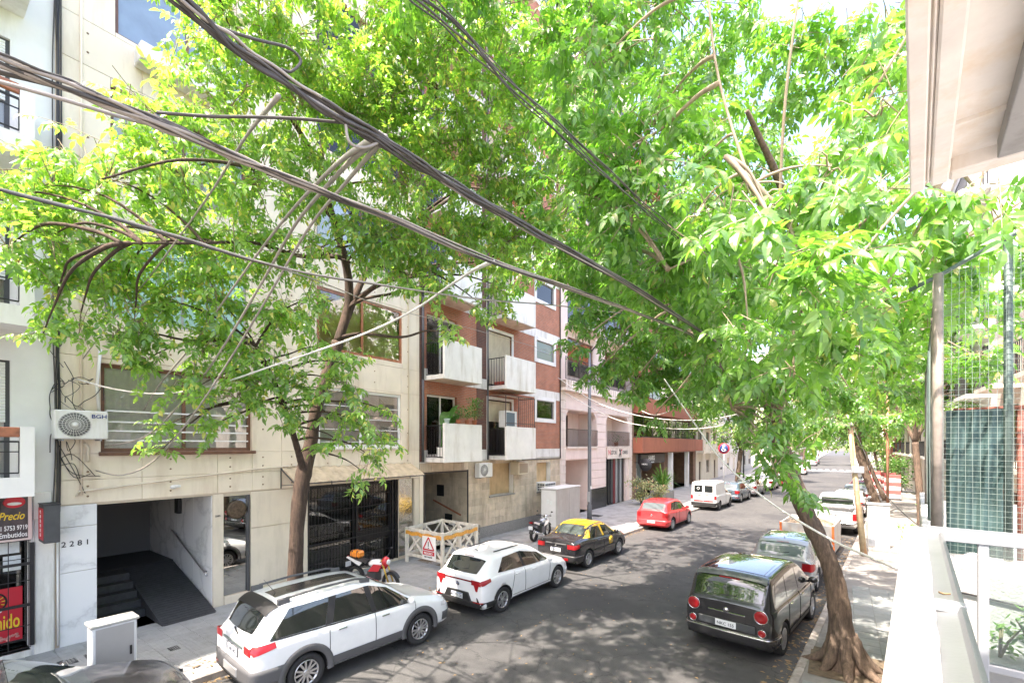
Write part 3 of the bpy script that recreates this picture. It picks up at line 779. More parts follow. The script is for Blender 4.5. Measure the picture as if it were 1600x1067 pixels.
def ac_unit(name, label, X, y0, y1, z0, z1, d=.3, fan=.5, grp='air conditioner outdoor units on the facades', side_fan=False):
    t = thing(name, label, 'air conditioner', (X, (y0 + y1) / 2, z0), group=grp)
    b = MB().cbox(X - d, X, y0, y1, z0, z1, .02); b.build('case', M_plastic_w, t)
    r = (z1 - z0) * .42; cy = y0 + (y1 - y0) * fan * .72; cz = (z0 + z1) / 2
    MB().lathe([(r, 0), (r, .004)], (X + .001, cy, cz), 'x', 28).build('fan_opening', mat('fan_dark', (.15, .15, .15), .6), t)
    g = MB()
    for rr in (r * .98, r * .78, r * .58, r * .38):
        g.lathe([(rr, .006), (rr - .006, .006), (rr - .006, .012), (rr, .012)], (X, cy, cz), 'x', 28, closed=True)
    for i in range(28):
        a = 2 * PI * i / 28; a2 = a + .35
        g.bar((X + .012, cy + r * .2 * math.cos(a), cz + r * .2 * math.sin(a)), (X + .012, cy + r * math.cos(a2), cz + r * math.sin(a2)), .006)
    g.lathe([(r * .2, .008), (r * .2, .02), (.0, .022)], (X, cy, cz), 'x', 12)
    g.build('fan_grille', M_plastic_w, t)
    br = MB(); br.bar((X - d - .1, y0 + .12, z0 - .02), (X, y0 + .12, z0 - .02), .03); br.bar((X - d - .1, y1 - .12, z0 - .02), (X, y1 - .12, z0 - .02), .03)
    br.build('bracket', M_grey, t)
    return t
ac = ac_unit('air_conditioner', 'white air conditioner with round fan lettered in blue beside the curtained window', FX + .42, 1.96, 2.77, 4.37, 4.95)
text('lettering', 'BGH', .11, mat('blue_print', (.03, .06, .22), .5), ac, (FX + .423, 2.50, 4.80), xs=1.1)
# ---------------------------------------------------------------- the brick building with square white balconies
M_brick = brick_mat('red_brick', (.46, .165, .09), (.37, .135, .08), (.36, .27, .21))
M_brick_dk = brick_mat('dark_brick', (.17, .07, .05), (.12, .055, .045), (.14, .11, .09))
M_stone = mat('sand_stone', (.60, .49, .36), .7, var=.16, vscale=3, bmp=.2, bscale=30, dirt=(.36, .28, .2), dscale=.8, island=.16)
M_plinth = mat('grey_granite', (.27, .255, .24), .6, var=.25, vscale=25, bmp=.1)
M_soffit = mat('peeling_soffit', (.60, .46, .36), .85, var=.15, vscale=2.5, dirt=(.45, .3, .2))
Cb = thing('apartment_building', 'red brick apartment building with square white balconies above sandstone tiles', 'building', (FX, 17, 0))
cy0, cy1 = 11.85, 22.45
EN = (12.06, 14.6, .12, 3.2, 2.6)
SW1 = (16.08, 17.95, 1.93, 3.40, .34); SW2 = (20.0, 21.42, 1.8, 3.32, .34)
holes = [EN, SW1, SW2]
b = MB(); holed(b, FX - .03, 1, cy0, cy1, 0, 3.6, holes, .15); shell(b, FX - .03, 1, cy0, cy1, 0, 30, 12)
b.build('wall', M_dirtywhite, Cb)
# stone tiles on the ground floor
def stones(par, y0, y1, z0, z1, tw, th, holes, X, m, name='stone_tile'):
    r = 0; z = z0
    while z < z1 - .05:
        zz = min(z + th, z1); y = y0 - (tw / 2 if r % 2 else 0)
        while y < y1 - .02:
            a, c = max(y, y0), min(y + tw, y1)
            rs = [(a, c, z, zz)]
            for h in holes: rs = cut(rs, h[:4])
            for p, q, u, v in rs:
                MB().cbox(X - .029, X + random.uniform(-.004, .004), p + .003, q - .003, u + .003, v - .003, .004).build(name, m, par)
            y += tw
        z = zz; r += 1
stones(Cb, 14.62, 22.43, .62, 3.55, .62, .325, holes, FX, M_stone)
stones(Cb, 11.87, 14.62, 3.2, 3.55, .62, .35, holes, FX, M_stone)
for i in range(8):
    MB().cbox(FX - .029, FX + .02, 14.62 + i * .977, 14.62 + (i + 1) * .977 - .006, .12, .615, .005).build('plinth_stone', M_plinth, Cb)
MB().cbox(FX - .029, FX + .005, 11.86, 12.05, .12, 3.195, .005).build('door_pier', M_cream, Cb)
# entrance recess: stone side wall with a sloping handrail
ex = FX - 2.62
for i in range(5):
    for j in range(8):
        MB().cbox(FX - .05 - (i + 1) * .5, FX - .054 - i * .5, 14.575, 14.602, .12 + j * .385, .117 + (j + 1) * .385, .003).build('stone_tile', M_stone, Cb)
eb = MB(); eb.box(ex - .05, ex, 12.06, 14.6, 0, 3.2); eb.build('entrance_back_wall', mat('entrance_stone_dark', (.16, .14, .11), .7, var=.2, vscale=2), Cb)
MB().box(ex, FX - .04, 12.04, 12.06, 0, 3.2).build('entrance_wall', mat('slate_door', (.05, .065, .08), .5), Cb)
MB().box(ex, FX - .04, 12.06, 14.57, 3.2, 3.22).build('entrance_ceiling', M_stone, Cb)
fr = MB(); fr.box(FX - .03, FX + .012, 14.58, 14.63, .12, 3.2); fr.box(FX - .04, FX + .012, 12.06, 12.12, .12, 3.19); fr.box(FX - .03, FX + .01, 12.12, 14.58, 3.13, 3.19)
fr.build('entrance_frame', mat('dark_bronze', (.06, .05, .045), .5, .3), Cb)
MB().bar((FX - 2.0, 14.53, 1.78), (FX - .35, 14.53, 1.25), .05, .06).build('handrail', M_wood, Cb)
for x, z in ((FX - 1.6, 2.2), (FX - 1.1, .95)):
    MB().box(x - .22, x + .22, 14.565, 14.572, z - .22, z + .28).build('niche_dark', M_black, Cb)  # flat black plates paint in the dark of two square niches
shutter(Cb, FX, 1, 16.1, 17.93, 1.95, 3.39, mat('tan_shutter', (.60, .44, .25), .6, var=.1, dirt=(.4, .27, .15)), rec=.27); MB().cbox(FX - .1, FX + .06, 16.03, 18.0, 1.87, 1.928, .006).build('window_sill', M_plinth, Cb)
shutter(Cb, FX, 1, 20.02, 21.40, 1.82, 3.3, mat('tan_shutter', (.60, .44, .25)), rec=.27); MB().cbox(FX - .1, FX + .05, 19.97, 21.45, 1.74, 1.798, .006).build('window_sill', M_plinth, Cb)
ac_unit('air_conditioner', 'small weathered air conditioner fan unit left of the ground floor roller shutter', FX + .36, 14.95, 15.85, 2.85, 3.46, .28)
t = thing('air_conditioner', 'beige box air conditioner above the right corner of the ground floor shutter', 'air conditioner', (FX, 18.2, 2.8))
MB().cbox(FX - .05, FX + .45, 17.72, 18.6, 2.83, 3.44, .02).build('case', mat('yellowed_plastic', (.60, .52, .38), .5, var=.08), t)
MB().box(FX + .451, FX + .456, 17.8, 18.5, 2.9, 3.36).build('grille', mat('brown_grille', (.36, .28, .2), .7, bmp=.8, bscale=90), t)
t = thing('air_conditioner', 'window air conditioner with square side louvres in the small shuttered window', 'air conditioner', (FX, 20.7, 1.8))
MB().cbox(FX - .3, FX + .42, 20.15, 21.25, 1.83, 2.28, .015).build('case', M_plastic_w, t)
g = MB()
for i in range(6):
    for j in range(3): g.box(FX + .421, FX + .426, 20.2 + i * .17, 20.33 + i * .17, 1.87 + j * .13, 1.96 + j * .13)
for i in range(3):
    for j in range(3): g.box(FX - .02 + i * .14, FX + .09 + i * .14, 20.143, 20.148, 1.87 + j * .13, 1.96 + j * .13)
g.build('louvre', M_darkgrey, t)
# upper floors
NF = 8; FH = 3.13
hl = []
for k in range(NF):
    z0 = 3.6 + FH * k
    hl += [(12.25, 13.95, z0 + .2, z0 + 2.62, .25), (15.98, 17.78, z0 + .2, z0 + 2.72, .25), (19.98, 21.75, z0 + 2.05, z0 + 3.02, .14)]
b = MB(); 
for k in range(NF):
    z0 = 3.6 + FH * k
    holed(b, FX - .02, 1, cy0 + .25, cy1, z0 + .45, z0 + FH, [h for h in hl if z0 < h[2] < z0 + FH], .25)
b.build('brick_wall', M_brick, Cb)
b = MB().box(FX - .03, FX - .005, cy0, cy0 + .25, 3.6, 28.6); b.box(FX - .03, FX + .0, 15.2, 15.93, 3.6, 28.6)
b.build('brick_pier', M_brick_dk, Cb)
for k in range(NF):
    z0 = 3.6 + FH * k; dyv = random.uniform(-.03, .03)
    hs = [h for h in hl if z0 < h[2] < z0 + FH]
    rs = [(cy0 + .25, cy1, z0, z0 + .45)]
    for h in hs: rs = cut(rs, h[:4])
    bb = MB()
    for p, q, u, v in rs: bb.box(FX - .03, FX + .012, p, q, u, v)
    bb.build('white_band', M_dirtywhite, Cb)
    # small window with a white surround
    y0, y1, za, zb = 19.98, 21.75, z0 + 2.05, z0 + 3.02
    s = MB(); w_ = .19
    s.box(FX - .03, FX + .03, y0 - w_, y0, za - w_, zb + w_); s.box(FX - .03, FX + .03, y1, y1 + w_, za - w_, zb + w_)
    s.box(FX - .03, FX + .029, y0, y1, za - w_, za); s.box(FX - .03, FX + .029, y0, y1, zb, zb + w_)
    s.build('window_surround', M_white, Cb)
    window(Cb, FX, 1, y0, y1, za, zb, M_grey, .04, .10, (), (za + .45,) if k % 2 else (), pane=M_glass_d if k % 2 == 0 else mat('green_pane', (.17, .24, .20), .2, spec=.7), back='blind' if k % 2 == 0 else 'none', back_m=mat('brown_blind', (.24, .17, .12), .8))
    # balcony doors
    window(Cb, FX, 1, 12.25, 13.95, z0 + .2, z0 + 2.62, M_dirtywhite, .08, .2, (13.1,), back='curtain' if k else 'blind', back_m=mat('olive_blind', (.23, .22, .15), .8) if k == 0 else None, name='balcony_door')
    window(Cb, FX, 1, 15.98, 17.78, z0 + .2, z0 + 2.72, M_dirtywhite if k else M_black, .08, .2, (16.9,), back='none' if k == 0 else 'curtain', pane=M_glass_d, name='balcony_door')
    if k == 0: MB().box(FX - .6, FX - .58, 15.9, 17.9, z0, z0 + 2.8).build('room', M_black, Cb)
    shutter(Cb, FX, 1, 16.05, 17.70, z0 + (1.72 if k == 0 else .3), z0 + 2.66, rec=.04)
    s = MB(); s.box(FX - .02, FX + .035, 15.86, 15.98, z0 + .46, z0 + 2.85); s.box(FX - .02, FX + .035, 17.78, 17.9, z0 + .46, z0 + 2.85); s.box(FX - .02, FX + .034, 15.98, 17.78, z0 + 2.72, z0 + 2.85)
    s.build('door_surround', M_white, Cb)
    for n_, (a, c) in enumerate(((12.15, 14.32), (15.98, 18.35))):
        X1 = FX + 1.02
        e = .0 if n_ else -.1
        sl = MB().box(FX + .013, X1 - .1, a + (.0), c, z0 + .0, z0 + .16); sl.build('balcony_slab', M_dirtywhite, Cb)
        MB().box(FX + .013, X1 - .11, a + .02, c - .02, z0 - .012, z0 - .002).build('balcony_soffit', M_soffit, Cb)
        MB().cbox(X1 - .1, X1, a - .0, c, z0 - .01, z0 + 1.46, .012).build('balcony_parapet', M_parapet, Cb)
        MB().cbox(FX + .013, X1 - .1, c - .1, c - .002, z0 + .162, z0 + 1.45, .01).build('balcony_side', M_parapet, Cb)
        railing(Cb, a + .03, FX + .02, X1 - .12, z0 + .2, z0 + 1.38, .14, name='balcony_railing', along='x')
    sp_ = MB(); sp_.tube([(FX + .05, 15.9, z0), (FX + .05, 15.9, z0 + FH)], .035, 8); sp_.tube([(FX + .06, 11.98, z0), (FX + .06, 11.98, z0 + FH)], .05, 8)
    sp_.build('drain_pipe', M_darkgrey, Cb)
pp = MB(); pp.tube([(FX + .04, 22.4, 3.5), (FX + .04, 22.4, 28)], .03, 6); pp.tube([(FX + .04, 18.6, 3.52), (FX + .04, 22.4, 3.50)], .025, 6); pp.build('conduit', M_black, Cb)
# cage of bars round the lower right balcony
g = MB(); X1 = FX + .97; z0 = 3.6
for y in (16.0, 17.0, 18.3): g.bar((X1, y, z0 + 1.46), (X1, y, z0 + 2.85), .03)
for z in (2.85, 1.62): g.bar((X1, 16.0, z0 + z), (X1, 18.3, z0 + z), .03)
g.bar((FX + .05, 16.0, z0 + 2.85), (X1, 16.0, z0 + 2.85), .03); g.bar((FX + .05, 18.3, z0 + 2.85), (X1, 18.3, z0 + 2.85), .03)
for i in range(9): g.bar((X1, 17.0 + i * .16, z0 + 1.46), (X1, 17.0 + i * .16, z0 + 2.85), .012)
g.build('balcony_cage', mat('rusty_iron', (.09, .06, .05), .7, var=.3, vscale=15), Cb)
t = thing('air_conditioner', 'white air conditioner hung in the caged lower balcony of the brick building', 'air conditioner', (FX + .5, 16.7, 5.2))
MB().cbox(FX + .3, FX + .7, 16.35, 17.25, 5.05, 5.8, .02).build('case', M_plastic_w, t)
MB().box(FX + .701, FX + .706, 16.42, 17.05, 5.12, 5.72).build('grille', mat('blue_grey_grille', (.12, .16, .19), .5), t)
# potted plants on the lower left balcony and crates inside its side
M_terra = mat('terracotta_pot', (.40, .14, .07), .8, var=.2, vscale=10)
M_teal = mat('pale_teal_pot', (.50, .62, .60), .5)
M_plantleaf = leaf_mat('pot_plant_leaves', (.03, .07, .02), (.07, .13, .03), (.16, .12, .05), (.8, 1.5, .5))
def pot_plant(label, x, y, z, r, h, ph, m_pot, n, spread, seed, big=None, grp='potted plants along the white balcony wall'):
    R = random.Random(seed)
    t = thing('potted_plant', label, 'plant', (x, y, z), group=grp)
    MB().lathe([(r * .72, 0), (r * .95, h * .85), (r * 1.1, h * .86), (r * 1.1, h), (r * .9, h), (r * .85, h * .9)], (x, y, z), 'z', 14).build('pot', m_pot, t)
    b = MB()
    for i in range(n):
        a = R.uniform(0, 2 * PI); rr = spread * R.random() ** .6; zz = z + h + ph * R.uniform(.1, 1)
        p = Vector((x + rr * math.cos(a), y + rr * math.sin(a), zz)); l = R.uniform(.05, .1)
        d = Vector((math.cos(a) * .6, math.sin(a) * .6, R.uniform(-.4, .8))).normalized() * l; s_ = d.cross(Vector((0, 0, 1))).normalized() * l * .3
        b.add([p, p + d * .5 + s_, p + d, p + d * .5 - s_], [(0, 1, 2), (0, 2, 3)])
    for i in range(7):
        a = R.uniform(0, 2 * PI); rr = spread * R.random()
        b.tube([(x, y, z + h * .9), (x + rr * .5 * math.cos(a), y + rr * .5 * math.sin(a), z + h + ph * .5), (x + rr * math.cos(a), y + rr * math.sin(a), z + h + ph * .9)], [.008, .006, .003], 4)
    tag(b.build('foliage', M_plantleaf, t), kind='stuff')
    return t
zt = 3.6 + 1.462
pot_plant('pale teal pot without visible plant at the left end of the balcony wall', FX + .97, 12.33, zt, .11, .17, .04, M_teal, 10, .06, 1)
pot_plant('smallest reddish succulent in a terracotta pot on the balcony wall', FX + .97, 12.95, zt, .09, .16, .42, M_terra, 220, .2, 2)
pot_plant('blue green agave like plant in terracotta pot in the middle of the wall', FX + .97, 13.45, zt, .1, .17, .5, M_terra, 320, .26, 3)
pot_plant('tallest bushy plant in terracotta pot at the right end of the wall', FX + .97, 13.9, zt, .11, .17, .85, M_terra, 620, .34, 4)
bn = thing('banana_plant', 'tall plant with broad curved leaves growing inside the lower left balcony', 'plant', (FX + .45, 12.6, 3.76))
MB().lathe([(.14, 0), (.19, .4), (.19, .42), (.15, .42)], (FX + .45, 12.55, 3.77), 'z', 14).build('pot', M_kprint, bn)
M_broad = leaf_mat('broad_leaves', (.03, .09, .02), (.08, .17, .03), (.2, .2, .05), (.8, 1.6, .4), 0.02)
for (dx, dy, top, ln, wd) in ((.25, .55, 2.25, 1.3, .30), (-.1, .35, 1.9, 1.0, .22), (.35, .1, 1.6, .9, .2), (.1, .8, 1.75, 1.0, .22)):
    base = Vector((FX + .45, 12.55, 4.15)); P = []
    for i in range(11):
        t_ = i / 10
        c = base + Vector((dx * t_ * 1.2, dy * t_ * 1.3, top * (1.15 * t_ - .42 * t_ * t_ * t_)))
        w = wd * math.sin(PI * min(1, max(.03, (t_ - .25) / .75))) + .012
        s_ = Vector((dy, -dx, 0)).normalized() * w
        P.append([c - s_ + Vector((0, 0, .06 * w / wd)), c, c + s_ + Vector((0, 0, .06 * w / wd))])
    MB().grid(P).build('leaf', M_broad, bn)
cr = thing('crate', 'small white gridded crate on the lower left balcony floor', 'crate', (FX + .7, 12.35, 3.77))
MB().cbox(FX + .55, FX + .85, 12.2, 12.75, 3.765, 4.16, .01).build('case', M_plastic_w, cr)
g = MB()
for i in range(4): g.box(FX + .853, FX + .858, 12.22 + i * .17, 12.23 + i * .17, 3.78, 4.15)
g.box(FX + .853, FX + .857, 12.2, 12.75, 3.95, 3.962); g.build('grid', M_grey, cr)
fb = thing('flower_box', 'red flower box on the second floor right balcony', 'planter', (FX + .8, 16.2, 6.95))
MB().cbox(FX + .25, FX + .75, 16.1, 16.35, 6.9, 7.08, .01).build('box', mat('red_plastic', (.35, .06, .04), .5), fb)
pa = thing('awning', 'small peach sheet canopy hanging under the second floor right balcony', 'awning', (FX + .5, 17, 6.6))
MB().grid([[(FX + .05, 16.0 + .35 * i, 6.52), (FX + .55, 16.0 + .35 * i, 6.50 - .03 * math.sin(i)), (FX + .98, 16.0 + .35 * i, 6.46)] for i in range(8)]).build('sheet', M_soffit, pa)
# ---------------------------------------------------------------- the pink rusticated building
M_pink = mat('pink_render', (.78, .63, .56), .8, var=.06, vscale=2, bmp=.15, bscale=50, dirt=(.66, .52, .45), dscale=.4, island=.04)
M_palepink = mat('pale_stone_render', (.74, .64, .56), .8, var=.08, vscale=2, bmp=.2, bscale=40, dirt=(.48, .41, .34), dscale=.6, island=.06)
M_granite = mat('black_granite', (.025, .025, .027), .2, spec=.6)
Db = thing('apartment_building', 'pink rusticated building with arched first floor balconies and a hairdresser below', 'building', (FX, 28, 0))
dy0, dy1 = 22.45, 33.4
O1 = (23.2, 27.2, 4.15, 6.3, 1.3); O2 = (28.8, 33.0 - .3, 4.15, 6.3, 1.3)
E1 = (23.1, 26.2, .12, 3.35, 1.8); S1 = (28.7, 32.2, .12, 3.40, .35)
up = []
for k in range(7):
    z = 8.2 + 3.05 * k
    up += [(23.4, 26.8, z + .1, z + 2.4, .3), (28.6, 32.4, z + .1, z + 2.4, .3)]
holes = [O1, O2, E1, S1] + up
b = MB(); holed(b, FX - .05, 1, dy0, dy1, 0, 30, holes, .3); shell(b, FX - .05, 1, dy0, dy1, 0, 30, 12); b.build('wall', M_pink, Db)
zc = [.12, .6, 1.1, 1.6, 2.1, 2.6, 3.1, 3.4, 4.12, 4.6, 5.1, 5.6, 6.1, 6.32, 6.8, 7.35]
for y0, y1, m in ((22.47, 23.1, M_palepink), (26.25, 28.65, M_pink), (32.75, 33.38, M_palepink), (27.2, 28.65, M_pink)):
    for z0, z1 in zip(zc[:-1], zc[1:]):
        if y0 == 26.25 and z0 > 3.3: continue
        if y0 == 27.2 and z0 < 3.3: continue
        MB().cbox(FX - .048, FX + random.uniform(-.004, .006), y0, y1, z0 + .012, z1 - .012, .015).build('stone_course', m, Db)
for y0, y1, z0, z1 in ((23.1, 27.2, 3.4, 4.1), (23.1, 27.2, 6.33, 7.35), (28.65, 32.75, 6.33, 7.35), (28.65, 32.75, 4.07, 4.13)):
    MB().cbox(FX - .048, FX + .0, y0 + .004, y1 - .004, z0, z1, .01).build('wall_panel', M_pink, Db)
for a, c in ((23.2, 27.2), (28.8, 32.7)):
    for s_ in (0, 1):                                          # curved corners that make the flat arches
        P = [(a, 6.3) if not s_ else (c, 6.3)]
        for i in range(7):
            t = PI / 2 * i / 6; r = .55
            yy = a + r * (1 - math.sin(t)) if not s_ else c - r * (1 - math.sin(t)); P.append((yy, 6.3 - r * (1 - math.cos(t))))
        MB().prism(P, 'x', FX - .25, FX - .051).build('arch_corner', M_pink, Db)
    X1 = FX - 1.33
    MB().box(X1 - .02, X1, a, c, 4.1, 6.35).build('loggia_wall', M_pink, Db)
    MB().box(FX - 1.32, FX + .1, a - .05, c + .05, 4.05, 4.15).build('loggia_floor', M_palepink, Db)
    railing(Db, FX + .05, a, c, 4.2, 5.18, .13, name='balustrade', m=mat('brown_iron', (.07, .05, .04), .5), r=.011)
    window(Db, X1 + .1, 1, a + .9, a + 2.4, 4.16, 6.15, M_brown, .07, .06, (a + 1.65,), back='curtain', name='balcony_door')
lb = thing('potted_plant', 'dark leafy plant behind the right pink balcony railing', 'plant', (FX - .4, 31.3, 4.16))
MB().lathe([(.12, 0), (.16, .3), (.13, .3)], (FX - .4, 31.3, 4.16), 'z', 12).build('pot', M_terra, lb)
bq = MB()
for i in range(120):
    p = Vector((FX - .4 + random.gauss(0, .18), 31.3 + random.gauss(0, .25), 4.5 + abs(random.gauss(0, .3)))); d = Vector((random.uniform(-1, 1), random.uniform(-1, 1), random.uniform(-.5, .7))).normalized() * .12; s_ = d.cross(Vector((.3, .2, 1))).normalized() * .035
    bq.add([p, p + d * .5 + s_, p + d, p + d * .5 - s_], [(0, 1, 2), (0, 2, 3)])
tag(bq.build('foliage', M_plantleaf, lb), kind='stuff')
# entrance and shop
MB().box(FX - 1.845, FX - 1.80, 23.11, 26.17, .13, 3.34).build('entrance_back_wall', M_pink, Db)
MB().box(FX - 1.84, FX - .06, 26.18, 26.195, .125, 3.34).build('entrance_side_wall', M_pink, Db)
MB().box(FX - 1.80, FX - 1.77, 23.3, 24.2, .13, 2.3).build('entrance_door', M_brown, Db)
MB().cbox(FX + .007, FX + .03, 26.2, 28.68, .12, 1.45, .006).build('granite_plinth', M_granite, Db)
MB().box(FX - .5, FX - .48, 28.7, 32.2, .1, 3.4).build('shop_back', M_black, Db)
for i, (y, m) in enumerate(((28.9, M_black), (29.4, M_black), (29.95, M_darkgrey), (30.35, mat('dark_red_strip', (.18, .02, .025), .5)), (30.75, M_grey), (31.1, M_darkgrey), (31.5, M_grey), (31.9, M_black))):
    MB().box(FX - .2 + .012 * (i % 2), FX - .14, y - .16, y + .16, .12, 3.39).build('shop_door_panel', m, Db)
sg_ = thing('shop_sign', 'cream hairdresser sign with red and black lettering and scissors over the black shop door', 'sign', (FX, 30.6, 3.5))
MB().cbox(FX + .001, FX + .07, 28.72, 33.0, 3.30, 4.05, .006).build('board', M_palepink, sg_)
text('lettering', 'N', .52, M_red, sg_, (FX + .073, 28.85, 3.57)); text('lettering', 'ESTOR', .36, M_kprint, sg_, (FX + .073, 29.28, 3.60), xs=.92)
text('lettering', 'T', .52, M_red, sg_, (FX + .073, 31.0, 3.57)); text('lettering', 'ORRES', .36, M_kprint, sg_, (FX + .073, 31.32, 3.60), xs=.92)
sc_ = MB(); sc_.bar((FX + .08, 30.72, 3.5), (FX + .08, 31.02, 3.95), .05); sc_.bar((FX + .085, 31.0, 3.5), (FX + .085, 30.74, 3.95), .05)
for y in (30.70, 31.02): sc_.lathe([(.07, -.008), (.045, -.008), (.045, .008), (.07, .008)], (FX + .08, y, 3.44), 'x', 14, closed=True)
sc_.build('scissors', M_kprint, sg_)
# striped cornice and the railed terrace above
MB().box(FX - .04, FX + .35, dy0 + .01, dy1 - .01, 7.36, 7.52).build('cornice', M_palepink, Db)
for i in range(36):
    y = dy0 + .1 + i * .3
    MB().cbox(FX + .0, FX + .36, y, y + .2, 7.52, 7.95, .01).build('cornice_block', M_palepink, Db)
MB().box(FX - .04, FX + .33, dy0 + .02, dy1 - .02, 7.525, 7.93).build('cornice_backing', mat('cornice_joint', (.32, .26, .2), .8), Db)
railing(Db, FX + .3, dy0 + .1, dy1 - .1, 8.0, 9.25, .15, name='terrace_railing', r=.012)
for i, h in enumerate(up):
    window(Db, FX, 1, *h[:4], M_brown, .08, .2, ((h[0] + h[1]) / 2,), pane=M_glass_d, back='curtain', name='balcony_door')
    if h[2] > 10:
        MB().box(FX - .04, FX + .8, h[0] - .3, h[1] + .3, h[2] - .25, h[2] - .1).build('balcony_slab', M_palepink, Db)
        railing(Db, FX + .76, h[0] - .28, h[1] + .28, h[2] - .05, h[2] + .95, .15, name='balcony_railing', r=.01)
# ---------------------------------------------------------------- the terracotta balcony building
M_terrac = mat('terracotta_render', (.36, .12, .068), .75, var=.08, vscale=2, bmp=.15, bscale=40, dirt=(.25, .09, .05), dscale=.5)
M_brownwall = mat('brown_stone_wall', (.22, .13, .085), .7, var=.25, vscale=4, bmp=.3, bscale=20)
Eb = thing('apartment_building', 'dark glazed building with broad terracotta balconies and a white column', 'building', (FX, 43, 0))
ey0, ey1 = 33.42, 52.0
b = MB(); hh = [(34.2, 41.0, .12, 3.5, 2.0), (42.2, 51.0, .12, 3.5, 3.0)]
lv = [(4.85, 7.15)] + [(7.9 + 3.0 * k, 10.0 + 3.0 * k) for k in range(7)]
for z0, z1 in lv: hh.append((33.7, 51.7, z0, z1, .25))
holed(b, FX, 1, ey0, ey1, 0, 29, hh, .3); shell(b, FX, 1, ey0, ey1, 0, 29, 12); b.build('wall', M_brownwall, Eb)
MB().box(FX - 2.05, FX - 2.0, 34.2, 41, .1, 3.5).build('shop_back_wall', M_brownwall, Eb)
MB().box(FX - 3.05, FX - 3.0, 42.2, 51, .1, 3.5).build('entrance_back_wall', M_brownwall, Eb)
for k, (z0, z1) in enumerate(lv):
    window(Eb, FX, 1, 33.75, 51.65, z0, z1, mat('dark_brown_metal', (.045, .03, .025), .5), .1, .12, tuple(33.75 + 2.24 * i for i in range(1, 8)), pane=M_glass_d, back='none', name='window_wall')
    MB().box(FX - 1.5, FX - 1.45, 33.7, 51.7, z0, z1).build('room', M_room, Eb)
    zb = z0 - 1.22
    for j in range(2):
        MB().cbox(FX + .6, FX + .75, 33.55 + j * 9.2, 33.55 + (j + 1) * 9.2 - .02, zb + .02, zb + 1.2, .01).build('balcony_parapet', M_terrac, Eb)
    MB().box(FX + .005, FX + .6, 33.56, 51.9, zb + .02, zb + .2).build('balcony_slab', M_terrac, Eb)
    for j in (0, 1): MB().box(FX + .005, FX + .6, 33.56 + j * 18.25, 33.66 + j * 18.25, zb + .2, zb + 1.19).build('balcony_side', M_terrac, Eb)
    railing(Eb, FX + .68, 42.5, 51.7, zb + 1.22, zb + 2.2, .3, name='balcony_railing', r=.012)
for y in (41.5, 46.8):
    MB().cbox(FX + .25, FX + .62, y - .2, y + .2, .12, 3.6, .02).build('column', M_white, Eb)
sa = thing('shop_sign', 'black curved shop sign with white lettering under the terracotta balcony', 'sign', (FX + .2, 36, 3))
MB().cbox(FX + .1, FX + .35, 34.3, 40.2, 2.75, 3.55, .05).build('board', M_kprint, sa)
text('lettering', 'HAIRS', .55, M_wprint, sa, (FX + .353, 36.0, 3.02))
text('lettering', 'peluqueria', .18, M_wprint, sa, (FX + .353, 36.6, 2.82))
dk = thing('hanging_sign', 'round black sign disc hung edge on beside the pink building', 'sign', (FX + .7, 33.9, 2.9))
MB().lathe([(.46, -.04), (.48, 0), (.46, .04)], (FX + .85, 33.9, 2.75), 'y', 28).build('disc', M_kprint, dk)
text('lettering', 'HAIRS', .17, M_wprint, dk, (FX + .56, 33.855, 2.74), rot='rear')
MB().bar((FX, 33.9, 2.9), (FX + .4, 33.9, 2.9), .03).build('bracket', M_black, dk)
MB().box(FX - 1.2, FX - 1.18, 34.3, 38.2, .12, 3.5).build('shop_window', mat('shop_glass', (.22, .29, .30), .1, spec=.8), Eb)
g = MB()
for z, w in ((2.4, 1.5), (2.05, 1.0)): g.box(FX - 1.175, FX - 1.172, 35, 35 + w, z, z + .12)
for y in (35.6, 37.2): g.box(FX - 1.175, FX - 1.172, y, y + .18, .9, 2.3)
g.build('window_lettering', M_wprint, Eb)
MB().box(FX - 1.2, FX - 1.1, 38.2, 38.35, .12, 3.5).build('window_post', M_grey, Eb)
